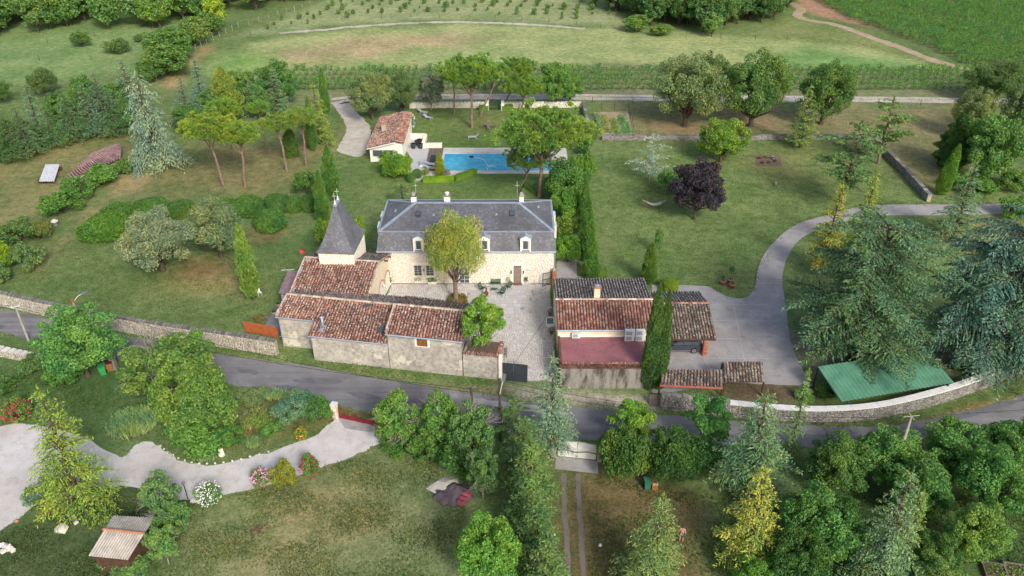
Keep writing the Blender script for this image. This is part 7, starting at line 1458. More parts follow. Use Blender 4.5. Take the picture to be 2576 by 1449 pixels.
def lounger(label, px_, py_, rz, mat='lounger_fabric', up=0.65):
    t = thing('sun_lounger', label, 'sun lounger', G(px_, py_), rz); MB().box((-0.35, 0, 0.36), (1.3, 0.66, 0.05)).build('seat', mat, t); MB().box((0.3 + 0.34 * math.cos(up), 0, 0.37 + 0.36 * math.sin(up)), (0.74, 0.66, 0.05), 0, 0, -up).build('backrest', mat, t)
    for x in (-0.85, 0.3):
        for y in (-0.3, 0.3): MB().tube([(x, y, 0.36), (x + (0.12 if x > 0 else -0.1), y, 0)], 0.025, 5).build('leg', 'white_paint', t)
    for y in (-0.35, 0.35): MB().tube([(-1.0, y, 0.35), (0.32, y, 0.35)], 0.025, 5).build('frame_rail', 'white_paint', t)
lounger('grey sun lounger on the lawn near the pool house', 1076, 299, R(150)); lounger('grey sun lounger partly behind the trunk, nearest the track wall', 1063, 285, R(160)); lounger('lone grey sun lounger in the middle of the pool lawn', 1192, 348, R(8))
lounger('grey sun lounger on the deck edge, inner one', 1083, 417, R(165), up=0.35); lounger('grey sun lounger on the deck edge, outer one', 1082, 426, R(165), up=0.35)
t = thing('daybed', 'grey cushioned daybed on the stone terrace by the deck', 'daybed', G(1064, 415), R(8)); MB().b2(-0.55, 0.55, -0.7, 0.7, 0, 0.22).build('base', 'white_paint', t); MB().b2(-0.52, 0.52, -0.66, 0.66, 0.22, 0.36).build('cushion', 'lounger_fabric', t); MB().box((0, 0.6, 0.45), (1.0, 0.16, 0.3)).build('bolster', 'lounger_fabric', t)
t = thing('deck_chair', 'navy blue folding chair on the pool deck', 'chair', G(1089, 408), R(-10)); MB().box((0, 0, 0.36), (0.8, 0.9, 0.06)).build('seat', 'navy_fabric', t); MB().box((0, 0.5, 0.7), (0.8, 0.06, 0.6), 0, R(-14)).build('backrest', 'navy_fabric', t)
for sx in (-0.35, 0.35):
    for sy in (-0.4, 0.4): MB().tube([(sx, sy, 0.34), (sx, sy, 0)], 0.03, 5).build('leg', 'black_metal', t)
t = thing('garden_table', 'round grey teak table on the pool lawn', 'table', G(1229, 322)); MB().lathe((0, 0, 0.7), [(0.75, 0), (0.75, 0.05)], 18).build('tabletop', 'teak', t)
for k in range(4): MB().tube([(0.5 * math.cos(k * 1.57), 0.5 * math.sin(k * 1.57), 0.7), (0.55 * math.cos(k * 1.57), 0.55 * math.sin(k * 1.57), 0)], 0.035, 5).build('leg', 'teak', t)
MB().tube([(0, 0, 0.75), (0, 0, 1.15)], 0.03, 6).build('parasol_sleeve', 'dark_metal', t); c0 = Vector(t.location)
for lab, an in (('teak chair at the far side of the round table', 90), ('teak chair at the near side of the round table', -90), ('teak chair at the right side of the round table', 0), ('teak chair at the left side of the round table', 180)): garden_chair(lab, 0, 0, R(an - 90), 'teak', c0 + Vector((1.05 * math.cos(R(an)), 1.05 * math.sin(R(an)), 0)))
t = thing('garden_gate', 'small dark green gate between two white stone pillars', 'gate', G(1245, 277))
for s in (-1, 1): MB().b2(s * 1.45 - 0.28, s * 1.45 + 0.28, -0.28, 2.2, 0, 1.25).build('pillar', 'limestone_pale', t)
for k in range(15): MB().tube([(-1.1 + k * 0.157, 0, 0.08), (-1.1 + k * 0.157, 0, 1.25)], 0.022, 4).build('bar', 'dark_green_paint', t)
for z in (0.2, 0.95): MB().b2(-1.16, 1.16, -0.025, 0.025, z - 0.03, z + 0.03).build('rail', 'dark_green_paint', t)
# palm behind the manor
b = G(1013, 520); t = thing('palm_tree', 'small fan palm behind the manor roof', 'palm', b); h = WZ(482, b.y); MB().tube([(0, 0, 0), (0.1, 0, h * 0.5), (0, 0, h)], [0.2, 0.16, 0.14], 8).build('trunk', 'bark', t); a = Acc(); rng = np.random.default_rng(3)
for k in range(34):
    an, el = rng.uniform(0, 6.28), rng.uniform(-0.5, 1.2); d = np.array([math.cos(an) * math.cos(el), math.sin(an) * math.cos(el), math.sin(el)]); c = np.array([0, 0, h]) + d * 0.75; m = 9; D = d + rng.normal(size=(m, 3)) * 0.42; a.add(*leaf_quads(c + unit(D) * 0.32, D, 0.85, 0.09, rng)); tube_np(a, [[0, 0, h], list(c)], [0.02, 0.015], 4)
o = link('crown', a.mesh('crown', 'foliage'), None, t); o.color = col3((124, 140, 92))
# hammock, topiary pots, rose bed, stump
t = thing('hammock', 'cream hammock slung on a curved wooden stand', 'hammock', G(1645, 524)); V, F = [], []
for i in range(15):
    for j in range(5): x = -1.0 + i * 2.0 / 14; V.append((x, -0.42 + j * 0.21, 0.62 + 0.32 * x * x - 0.06 * math.cos((j - 2) * 0.8)))
for i in range(14):
    for j in range(4): k = i * 5 + j; F.append((k, k + 5, k + 6, k + 1))
MB().add(V, F).build('cloth', 'hammock_cloth', t); m = MB()
for s in (-1, 1):
    for j in range(5): m.tube([(s * 1.0, -0.42 + j * 0.21, 0.94), (s * 1.75, 0, 1.35)], 0.01, 4)
m.build('ropes', 'hammock_cloth', t); MB().tube([(x, 0, 0.12 + 0.4 * (x / 1.8) ** 2 * abs(x / 1.8) * 3.0) for x in np.linspace(-1.8, 1.8, 13)], 0.06, 6).build('stand', 'brown_wood', t)
for x in (-0.7, 0.7): MB().b2(x - 0.06, x + 0.06, -0.6, 0.6, 0, 0.1).build('foot', 'brown_wood', t)
POT = [(0.26, 0), (0.36, 0.5), (0.42, 0.52), (0.42, 0.6), (0.38, 0.62)]
potted('terracotta_pot', 'terracotta pot with small clipped bush, left of the three', G(1817, 716), POT, 'terracotta', (80, 110, 52), 0.45, 0.26, 260, spiky=False); t = potted('terracotta_pot', 'terracotta pot with ball-headed standard tree', G(1836, 712), POT, 'terracotta', (68, 96, 62), 1.35, 0.36, 420, spiky=False); MB().tube([(0, 0, 0.6), (0, 0, 1.85)], 0.03, 5).build('stem', 'bark', t)
potted('terracotta_pot', 'terracotta pot with leafy rosette, nearest the drive', G(1841, 724), POT, 'terracotta', (104, 140, 60), 0.25, 0.34, 140, spiky=True)
for k, (x, y, c) in enumerate(((1910, 398, 0), (1926, 396, 1), (1942, 397, 2), (1950, 405, 0), (1935, 409, 1), (1918, 410, 0))):
    flower(('rose bush in the mulched bed, far left', 'rose bush in the mulched bed, far middle', 'rose bush with white blooms in the mulched bed, far right', 'rose bush in the mulched bed, near right', 'rose bush in the mulched bed, near middle', 'rose bush in the mulched bed, near left')[k], x, y + 3, y - 5, 10, (92, 122, 60), ('petal_red', 'petal_orange', 'petal_white')[c], 14, 0.12, 'B%d' % (k % 4), 'rose bush', 'rose_bush')
tag(MB().lathe(G(1950, 465), [(0.2, 0), (0.24, 0.2), (0.15, 0.55), (0.05, 0.65)], 9).build('lawn_stone', 'coping_grey', None, True), 'small upright grey stone on the right lawn', 'stone')
# vegetable garden rows and mesh fence
for k, (x0, y0, x1, y1, c) in enumerate(((1502, 290, 1510, 335, (104, 132, 92)), (1516, 292, 1530, 336, (128, 134, 70)), (1542, 300, 1552, 338, (110, 132, 64)), (1560, 292, 1572, 338, (104, 146, 96)), (1566, 292, 1582, 338, (96, 138, 92)))):
    A, B = G(x0, y0), G(x1, y1); t = thing('vegetable_row', ('bean row against the wall in the vegetable garden', 'thin onion row in the vegetable garden', 'young lettuce row in the vegetable garden', 'broad cabbage row in the vegetable garden', 'outer cabbage row beside the mesh fence')[k], 'vegetables', A); rng = np.random.default_rng(k); n = 420; s = rng.random((n, 1))
    P = np.array(B - A) * s + rng.normal(size=(n, 3)) * np.array([0.35, 0.3, 0]) + np.stack([np.zeros(n), np.zeros(n), rng.random(n) * (0.9 if k == 0 else 0.35) + 0.05], 1); a = Acc(); a.add(*leaf_quads(P, rng.normal(size=(n, 3)), 0.3, 0.2, rng)); o = link('leaves', a.mesh('leaves', 'foliage'), None, t); o.color = col3(c)
def fence(label, pts, step, h, mat='pole_wood', wires=2, r_=0.05):
    L = [G(*p) for p in pts]; t = thing('wire_fence', label, 'fence', L[0]); c0 = Vector(L[0]); tops = []
    for a, b in zip(L[:-1], L[1:]):
        n = max(1, int((b - a).length / step))
        for k in range(n): p = a.lerp(b, k / n) - c0; MB().tube([p, p + Vector((random.uniform(-0.05, 0.05), 0, h))], r_, 5).build('post', mat, t); tops.append(p)
    m = MB()
    for w_ in range(wires): m.tube([p + Vector((0, 0, h * (0.92 - 0.4 * w_))) for p in tops], 0.014, 3)
    m.build('wires', 'grey_metal', t)
fence('mesh fence with grey posts round the vegetable garden', [(1512, 275), (1580, 275), (1596, 342)], 2.4, 1.3); fence('post and wire fence in front of the white track', [(1490, 259), (2000, 261), (2420, 268)], 6.5, 1.2); fence('post and wire fence across the left meadow', [(-20, 160), (100, 152), (230, 152), (330, 150)], 9, 1.3); fence('wire fence along the left hedgerow', [(395, 205), (450, 155), (520, 110), (600, 70), (700, 40), (800, 10)], 3.0, 1.4, 'concrete_post'); fence('post and wire fence along the foot of the upper left wood', [(-20, 122), (120, 106), (240, 92), (330, 84)], 7, 1.2); fence('post and wire fence along the orchard foot', [(560, 104), (760, 62), (960, 46), (1180, 44), (1450, 62), (1640, 92), (1900, 100), (2060, 100)], 7, 1.1)
# ------------------------------------------------------------------ street things
def pole_at(px_, py_, z): Y = YZ(py_, z); return Vector((WX(px_, py_, Y), Y, 0))
P1 = G(72, 857); h1 = WZ(772, P1.y); t = thing('utility_pole', 'slim concrete utility pole left beside the road', 'pole', P1); MB().tube([(0, 0, 0), (0, 0, h1)], [0.14, 0.09], 8).build('shaft', 'concrete_post', t); MB().tube([(-0.5, -0.1, h1 - 0.05), (0.5, 0.1, h1 + 0.1)], 0.04, 5).build('crossarm', 'white_paint', t)
for s in (-0.4, 0.4): MB().lathe((s, 0.08 * s, h1 + 0.06 + s * 0.15), [(0.03, 0), (0.06, 0.05), (0.03, 0.12)], 8).build('insulator', 'white_paint', t)
P2 = pole_at(183, 757, 6.0); t = thing('street_lamp', 'street lamp on a pole behind the round roadside tree', 'street lamp', P2); MB().tube([(0, 0, 0), (0, 0, 6.0)], [0.14, 0.1], 8).build('shaft', 'concrete_post', t); MB().tube([(0, 0, 5.8), (0.5, 0.2, 6.4), (1.0, 0.3, 6.7)], 0.035, 6).build('arm', 'white_paint', t); MB().box((1.3, 0.35, 6.78), (0.75, 0.26, 0.12), 0.3, 0, -0.25).build('lamp_head', 'grey_metal', t); MB().b2(-0.16, 0.16, -0.14, 0.14, 5.9, 6.2).build('junction_box', 'bin_brown', t)
P3 = pole_at(1186, 976, 7.0); P4 = pole_at(1257, 953, 7.2)
t = thing('utility_pole', 'wooden pole with small metal head, left of the pair', 'pole', P3); MB().tube([(0, 0, 0), (0, 0, 7.0)], [0.15, 0.11], 8).build('shaft', 'pole_wood', t); MB().tube([(0, 0, 6.9), (0.35, 0.05, 7.15)], 0.05, 6).build('bracket', 'grey_metal', t)
t = thing('utility_pole', 'wooden pole carrying a street lamp, right of the pair', 'pole', P4); MB().tube([(0, 0, 0), (0, 0, 7.2)], [0.15, 0.11], 8).build('shaft', 'pole_wood', t); MB().tube([(0, -0.1, 5.6), (0.16, -0.2, 6.6), (0.3, -0.2, 7.2)], 0.035, 6).build('lamp_arm', 'white_paint', t); MB().box((0.36, -0.2, 7.5), (0.3, 0.22, 0.66), 0, 0, 0.15).build('lamp_head', 'grey_metal', t)
P5 = pole_at(2293, 1048, 7.0); t = thing('utility_pole', 'slim pole with white cross arms among the right-hand trees', 'pole', P5); MB().tube([(0, 0, 0), (0, 0, 7.0)], [0.14, 0.09], 8).build('shaft', 'concrete_post', t); MB().tube([(-0.7, -0.05, 7.0), (0.7, 0.1, 7.05)], 0.03, 5).tube([(-0.15, 0.3, 7.2), (0.15, -0.3, 6.9)], 0.03, 5).build('crossarm', 'concrete_post', t); MB().tube([(0.4, 0.1, 0), (0.05, 0, 6.6)], 0.05, 6).build('strut', 'concrete_post', t)
def wire(label, a, b, za, zb, sag=0.5, r_=0.022, n=14):
    a = Vector((a[0], a[1], za)); b = Vector((b[0], b[1], zb)); pts = []
    for i in range(n + 1): p = a.lerp(b, i / n); p.z -= sag * 4 * (i / n) * (1 - i / n); pts.append(p - a)
    o = MB().tube(pts, r_, 4, cap=False).build('overhead_cable', 'cable'); o.location = a; tag(o, label, 'cable')
far = Vector((P1.x - 40, P1.y + 12, 0)); fR = Vector((P5.x + 45, P5.y + 6, 0))
wire('upper overhead cable from the concrete pole to the wooden pair', P1, P3, h1, 6.9, 1.2); wire('lower overhead cable along the barn from the street lamp', P2, P3, 5.8, 6.5, 1.2); wire('cable leaving the picture on the left', far, P1, h1, h1, 0.5); wire('short cable between the two wooden poles', P3, P4, 6.8, 6.9, 0.1)
wire('upper cable from the wooden poles to the slim right pole', P4, P5, 7.0, 7.0, 1.4); wire('lower cable from the wooden poles to the slim right pole', P4, P5, 6.5, 6.6, 1.6); wire('cable leaving the picture on the right', P5, fR, 7.0, 7.0, 0.6); wire('service cable rising across the courtyard from the lamp pole', P4, (4.6, 71.0), 6.7, 4.2, 0.15, 0.018)
def bin_(label, px_, py_, body, lid, rz=0.0, sc=1.0):
    t = thing('wheelie_bin', label, 'bin', G(px_, py_), rz); t.scale = (sc,) * 3; MB().add([(x * k, y * k, z) for z, k in ((0.08, 0.78), (0.95, 1.0)) for x, y in ((-0.28, -0.3), (0.28, -0.3), (0.28, 0.3), (-0.28, 0.3))], [(3, 2, 1, 0), (4, 5, 6, 7), (0, 1, 5, 4), (1, 2, 6, 5), (2, 3, 7, 6), (3, 0, 4, 7)]).build('body', body, t); MB().box((0, -0.02, 0.99), (0.6, 0.68, 0.07), 0, R(4)).build('lid', lid, t)
    for s in (-1, 1): MB().tube([(s * 0.24, 0.26, 0.1), (s * 0.3, 0.26, 0.1)], 0.1, 10).build('wheel', 'tyre', t)
    MB().tube([(-0.25, 0.36, 0.92), (0.25, 0.36, 0.92)], 0.02, 5).build('handle', lid, t); return t
bin_('bright green wheelie bin beside the stone pillar', 262, 942, 'bin_green', 'bin_green', 0.35, 1.15); bin_('orange-brown wheelie bin with maroon lid beside the stone pillar', 279, 932, 'bin_brown', 'bin_lid_maroon', 0.35, 1.15); bin_('dark green wheelie bin against the laurels', 1627, 1229, 'bin_dark_green', 'bin_dark_green', 0.05); t = bin_('brown wheelie bin with a white number plate against the laurels', 1645, 1229, 'bin_brown', 'bin_brown', 0.05)
pl_ = MB().box((0, -0.335, 0.82), (0.42, 0.012, 0.16), 0, R(-4)).build('number_plate', 'white_plastic', t)
for k in range(3): MB().box((-0.12 + 0.12 * k, -0.345, 0.82), (0.07, 0.01, 0.09), 0, R(-4)).build('digit', 'black_metal', pl_)
t = thing('stone_pillar', 'grey stone gate pillar beside the two bright bins', 'pillar', G(290, 928)); MB().box((0, 0, 0.8), (0.5, 0.45, 1.6)).build('shaft', 'coping_grey', t); MB().box((0, 0, 1.66), (0.58, 0.52, 0.12)).build('cap', 'coping_grey', t)
t = thing('storage_box', 'blue-grey plastic box in the bushes on the left', 'box', G(164, 925)); MB().b2(-0.3, 0.3, -0.3, 0.3, 0, 0.6).build('body', 'blue_plastic', t); MB().box((0, 0, 0.64), (0.7, 0.7, 0.08), 0, R(8)).build('lid', 'blue_plastic', t)
# red gate
A, B = G(853, 1052), G(945, 1072); d = B - A; L_ = d.length; t = thing('driveway_gate', 'dark red metal driveway gate with sagging curved top', 'gate', A, math.atan2(d.y, d.x)); top = lambda x: 1.35 - 0.3 * math.sin(math.pi * x / L_)
for k, (x0, x1) in enumerate(((0.05, L_ / 2 - 0.02), (L_ / 2 + 0.02, L_ - 0.05))):
    lf = MB().b2(x0, x1, -0.025, 0.025, 0.08, 0.55).build('lower_panel', 'red_paint', t)
    m = MB().tube([(x, 0, top(x)) for x in np.linspace(x0, x1, 9)], 0.028, 5)
    for x in (x0, x1): m.tube([(x, 0, 0.05), (x, 0, top(x))], 0.03, 5)
    m.build('frame', 'red_paint', t)
    for x in np.linspace(x0 + 0.1, x1 - 0.1, 13): MB().tube([(x, 0, 0.55), (x, 0, top(x) + 0.08)], 0.012, 4).build('bar', 'red_paint', t)
t = thing('gate_post', 'white rendered gate post at the left of the red gate', 'pillar', A - d.normalized() * 0.35, math.atan2(d.y, d.x)); MB().box((0, 0, 0.8), (0.5, 0.5, 1.6)).build('shaft', 'cream_plaster', t); MB().box((0, 0, 1.65), (0.6, 0.6, 0.1)).build('cap', 'white_paint', t)
garden_wall('short rubble wall stub left of the red gate', [(838, 1050), (849, 1052)], 0.9, 0.4, 'rubble', 'white_rock', 'flat')
# white gate
A, B = G(1402, 1148), G(1500, 1158); d = B - A; L_ = d.length; t = thing('driveway_gate', 'white sheet metal double driveway gate with arched top', 'gate', A, math.atan2(d.y, d.x)); top = lambda x: 1.7 + 0.22 * math.sin(math.pi * x / L_)
for x0, x1 in ((0.05, L_ / 2 - 0.02), (L_ / 2 + 0.02, L_ - 0.05)):
    xs = np.linspace(x0, x1, 8); V = [(x, y, z) for x in xs for y in (-0.02, 0.02) for z in (0.08, top(x))]; F = []
    for i in range(7): a = i * 4; F += [(a, a + 4, a + 5, a + 1), (a + 2, a + 3, a + 7, a + 6), (a + 1, a + 5, a + 7, a + 3), (a, a + 2, a + 6, a + 4)]
    lf = MB().add(V, F).build('gate_leaf', 'white_paint', t); MB().tube([(x, -0.05, 0.8 + 0.08 * math.sin(x * 3)) for x in np.linspace(x0, x1, 14)], 0.03, 5).tube([(x, -0.05, 0.9 + 0.08 * math.sin(x * 3)) for x in np.linspace(x0, x1, 14)], 0.015, 5).build('scroll_rail', 'dark_metal', lf)
    for x in np.linspace(x0, x1, 16): MB().tube([(x, 0, top(x)), (x, 0, top(x) + 0.12)], 0.014, 4).build('finial', 'white_paint', lf)
u = d.normalized(); sl = thing('side_gate', 'narrow white pedestrian gate beside the white double gate', 'gate', B + u * 0.55, math.atan2(d.y, d.x)); MB().b2(0, 0.95, -0.02, 0.02, 0.08, 1.65).build('gate_leaf', 'white_paint', sl); MB().tube([(0, -0.04, 0.7), (0.95, -0.04, 0.65)], 0.03, 5).build('scroll_rail', 'dark_metal', sl)
for lab, p in (('brick-topped gate post at the left of the white gate', A - u * 0.3), ('brick-topped gate post between the white gates', B + u * 0.27)):
    t = thing('gate_post', lab, 'pillar', p, math.atan2(d.y, d.x)); MB().box((0, 0, 0.95), (0.42, 0.42, 1.9)).build('shaft', 'concrete_post', t)
    for j in range(4): MB().box((0, 0, 1.94 + j * 0.08), (0.46 - 0.03 * j, 0.46 - 0.03 * j, 0.07)).build('brick_course', 'terracotta', t)
t = thing('wooden_pallet', 'grey wooden pallet leaning by the low stone wall', 'pallet', G(1646, 1020)); 
for k in range(8): MB().box((-0.42 + k * 0.12, 0.1, 0.6), (0.1, 0.03, 1.15), 0, R(-12)).build('board', 'grey_wood', t)
for z in (0.2, 1.0): MB().box((0, 0.15 + z * 0.2 - 0.1, z), (0.98, 0.06, 0.1), 0, R(-12)).build('crossbar', 'grey_wood', t)
# ------------------------------------------------------------------ lower garden oddments
def rock(label, px_, py_, s, mat='white_rock', name='rock', rz=0.3, flat=1.0):
    rng = np.random.default_rng(int(px_)); V = sphere_pts(26, rng); import mathutils
    bm_v = [Vector((v[0] * s[0], v[1] * s[1], max(-0.2, v[2]) * s[2])) for v in V * rng.uniform(0.75, 1.1, (26, 1))]
    import bmesh; bm = bmesh.new(); [bm.verts.new(v + Vector((0, 0, 0.2 * s[2]))) for v in bm_v]; bmesh.ops.convex_hull(bm, input=bm.verts); me = bpy.data.meshes.new(name); bm.to_mesh(me); bm.free()
    o = link(name, me, mat, None, G(px_, py_)); o.rotation_euler = (0, 0, rz); tag(o, label, 'rock'); return o
rock('tall white rock at the gravel edge under the flower border', 558, 1146, (0.3, 0.25, 0.75)); rock('large flat white stone block on the lower left lawn', 156, 1332, (0.55, 0.6, 0.4)); rock('round terracotta-coloured stone at the gravel edge', 42, 1312, (0.18, 0.18, 0.2), 'terracotta')
t = thing('stone_bench', 'small stone bench with dark slab on the lower left lawn', 'bench', G(188, 1312), R(-42)); MB().box((0, 0, 0.42), (0.95, 0.42, 0.1)).build('seat', 'coping_grey', t)
for s in (-0.32, 0.32): MB().box((s, 0, 0.185), (0.16, 0.34, 0.37)).build('support', 'white_rock', t)
for k in range(7): rock('pale boulder in the heap at the lower left edge', 8 + (k * 13) % 32, 1372 + (k * 7) % 18, (0.28, 0.25, 0.25), 'white_rock', 'boulder', k)['group'] = 'boulder heap'
for k in range(16): p = gl[::-1][min(len(gl) - 1, 26 + k)]; o = rock('small pale edging stone along the gravel drive', 500 + k * 14, 1160, (0.13, 0.1, 0.12), 'white_rock', 'edging_stone', k); o.location = (p[0] + 0.05, p[1] + 0.1, 0); o['group'] = 'edging stones'
t = thing('lamp_post', 'short dark lamp post beside the gravel drive', 'lamp', G(473, 1256)); MB().tube([(0, 0, 0), (0, 0, 1.75)], 0.035, 6).build('shaft', 'black_metal', t); MB().lathe((0, 0, 1.75), [(0.1, 0), (0.14, 0.1), (0.12, 0.2), (0.02, 0.26)], 8).build('lantern', 'grey_metal', t)
tag(rock('flat pale stepping stone beside the white oleander', 490, 1258, (0.45, 0.35, 0.12)), 'flat pale stepping stone beside the white oleander', 'rock')
t = thing('iron_hoop', 'rusty tangle of iron hoops on the dry lower lawn', 'scrap iron', G(652, 1335)); rng = np.random.default_rng(5)
for k in range(5): c = rng.normal(size=2) * 0.35; MB().tube([(c[0] + 0.35 * math.cos(a), c[1] * 0.6 + 0.3 * math.sin(a), 0.03 + 0.12 * abs(math.sin(a * 1.5 + k))) for a in np.linspace(0, 5, 12)], 0.02, 4).build('hoop', 'brown_brick', t)
for lab, x, y in (('white ball lamp left of the wheel tracks', 1394, 1352), ('white ball lamp right of the wheel tracks', 1509, 1380)): t = thing('ball_lamp', lab, 'lamp', G(x, y)); MB().tube([(0, 0, 0), (0, 0, 0.25)], 0.03, 6).build('stem', 'black_metal', t); MB().lathe((0, 0, 0.25), [(0.03, 0), (0.11, 0.05), (0.14, 0.14), (0.11, 0.23), (0.02, 0.28)], 12).build('globe', 'white_plastic', t, True)
t = thing('tarpaulin_heap', 'crumpled brown tarpaulin over a heap of rubbish', 'tarpaulin', G(1140, 1245)); V, F = [], []; n = 22; rng = np.random.default_rng(9); nz = rng.normal(size=(n, n))
for i in range(n):
    for j in range(n): x, y = (i / (n - 1) - 0.5) * 3.4, (j / (n - 1) - 0.5) * 2.6; rr = min(1, math.hypot(x / 1.7, y / 1.3)); V.append((x * (1 + 0.1 * math.sin(j)), y * (1 + 0.1 * math.sin(i * 1.3)), max(0.012, 0.8 * (1 - rr ** 2) * (0.7 + 0.3 * math.sin(x * 3 + y * 2)) + 0.05 * nz[i, j] * (1 - rr) + 0.05)))
for i in range(n - 1):
    for j in range(n - 1):
        if math.hypot((i - n / 2 + 0.5) / (n / 2), (j - n / 2 + 0.5) / (n / 2)) < 0.98: k = i * n + j; F.append((k, k + n, k + n + 1, k + 1))
MB().add(V, F).build('tarp_sheet', 'tarp', t, True); tag(rock('pale rubble mound behind the brown tarpaulin', 1118, 1222, (1.3, 1.0, 0.4), 'rubble', 'rubble_mound'), 'pale rubble mound behind the brown tarpaulin', 'rubble')
t = thing('red_crate', 'faded red crate panel lying on the tarpaulin edge', 'crate', G(1168, 1262), R(60)); MB().box((0, 0, 0.35), (1.3, 0.5, 0.5)).build('body', 'tarp_pink', t)
for k in range(3): MB().box((-0.5 + k * 0.5, 0, 0.62), (0.08, 0.54, 0.05)).build('batten', 'red_paint', t)
for k, (x, y) in enumerate(((2500, 1440), (2555, 1442))):
    t = thing('cold_frame', ('wooden cold frame of seedlings at the bottom right, inner one', 'wooden cold frame of seedlings at the bottom right corner')[k], 'planter', G(x, y), R(-12))
    for a in ((-0.8, -0.7, 0, -0.03 + 0.0), ): pass
    MB().b2(-0.8, 0.8, -0.7, -0.62, 0, 0.35).build('side_board', 'grey_wood', t); MB().b2(-0.8, 0.8, 0.62, 0.7, 0, 0.35).build('side_board', 'grey_wood', t); MB().b2(-0.8, -0.72, -0.62, 0.62, 0, 0.35).build('side_board', 'grey_wood', t); MB().b2(0.72, 0.8, -0.62, 0.62, 0, 0.35).build('side_board', 'grey_wood', t); MB().b2(-0.72, 0.72, -0.62, 0.62, 0, 0.2).build('bed_soil', 'soil', t)
    rng = np.random.default_rng(k); nn = 160; a = Acc(); a.add(*leaf_quads(np.stack([rng.uniform(-0.65, 0.65, nn), rng.uniform(-0.55, 0.55, nn), 0.24 + 0.15 * rng.random(nn)], 1), rng.normal(size=(nn, 3)), 0.15, 0.1, rng)); o = link('leaves', a.mesh('leaves', 'foliage'), None, t); o.color = col3((130, 160, 76))
# left meadow: sheet stack, stone box
A = [G(98, 456, 0.7), G(136, 456, 0.7), G(150, 413, 0.75), G(114, 413, 0.75)]; c0 = Vector((A[0].x, A[0].y, 0)); t = thing('roof_sheet_stack', 'stack of white corrugated sheets on trestles in the meadow', 'sheet stack', c0); corrugated(t, c0, A[0], A[1], A[3], A[2], 'white_sheet', 0.3, 0.05, 'sheet'); 
for q in (A[0].lerp(A[2], 0.12), A[0].lerp(A[2], 0.88)): MB(c0).b2(q.x - 0.6, q.x + 0.6, q.y - 0.1, q.y + 0.1, 0, 0.6).build('trestle', 'dark_wood', t)
t = thing('stone_trough', 'old stone well-head with little cap by the hedgerow', 'well', G(140, 567)); MB().lathe((0, 0, 0), [(0.3, 0), (0.28, 0.6)], 10).build('shaft', 'coping_grey', t); MB().lathe((0, 0, 0.6), [(0.5, 0), (0.45, 0.12), (0.1, 0.35)], 8).build('cap', 'white_rock', t)
# ------------------------------------------------------------------ estate car under the carport, facing left
t = thing('estate_car', 'dark grey estate car parked under the tiled carport', 'car', (17.75, 68.75, 0), math.pi)       # local +x = front
prof_b = [(-2.38, 0.42), (-2.4, 0.75), (-2.3, 0.98), (-1.2, 1.02), (0.75, 0.98), (1.9, 0.86), (2.32, 0.68), (2.4, 0.42), (2.3, 0.24), (-2.25, 0.26)]
def shell(prof, hw, inset):
    n = len(prof); V = []
    for k, y in ((0, -hw), (1, -hw * 0.999 + inset * 0), (2, hw)): pass
    rows = ((-hw + 0.08, 0.94), (-hw, 1.0), (hw, 1.0), (hw - 0.08, 0.94)); V = [(x * (0.985 if i in (0, 3) else 1), y, z if i in (1, 2) else 0.42 + (z - 0.42) * 1.04) for i, (y, _) in enumerate(rows) for x, z in prof]; V = []
    for y, s in ((-hw, 0.97), (-hw + 0.1, 1.0), (hw - 0.1, 1.0), (hw, 0.97)): V += [(x * s, y, 0.5 + (z - 0.5) * (1.0 if s == 1 else 0.93)) for x, z in prof]
    F = [tuple(range(n)), tuple(range(4 * n - 1, 3 * n - 1, -1))]
    for r_ in range(3):
        for i in range(n): F.append((r_ * n + i, (r_ + 1) * n + i, (r_ + 1) * n + (i + 1) % n, r_ * n + (i + 1) % n))
    return MB().add(V, F)
shell(prof_b, 0.92, 0.1).build('body', 'car_paint', t, False)
top_ = [(-2.25, 0.98), (-1.95, 1.36), (-1.6, 1.47), (-0.2, 1.5), (0.35, 1.42), (1.15, 0.98)]; V = []
for y, k in ((-0.86, 0), (-0.66, 1), (0.66, 1), (0.86, 0)): V += [(x, (y if z < 1.0 else y * (0.86 if k == 0 else 1.0)), z - (0.03 if k == 0 and z > 1.1 else 0)) for x, z in top_]
F = [(0, 1, 2, 3, 4, 5), (23, 22, 21, 20, 19, 18)] + [(r_ * 6 + i, r_ * 6 + i + 6, r_ * 6 + i + 7, r_ * 6 + i + 1) for r_ in range(3) for i in range(5)]
MB().add(V, F).build('roof', 'car_paint', t)
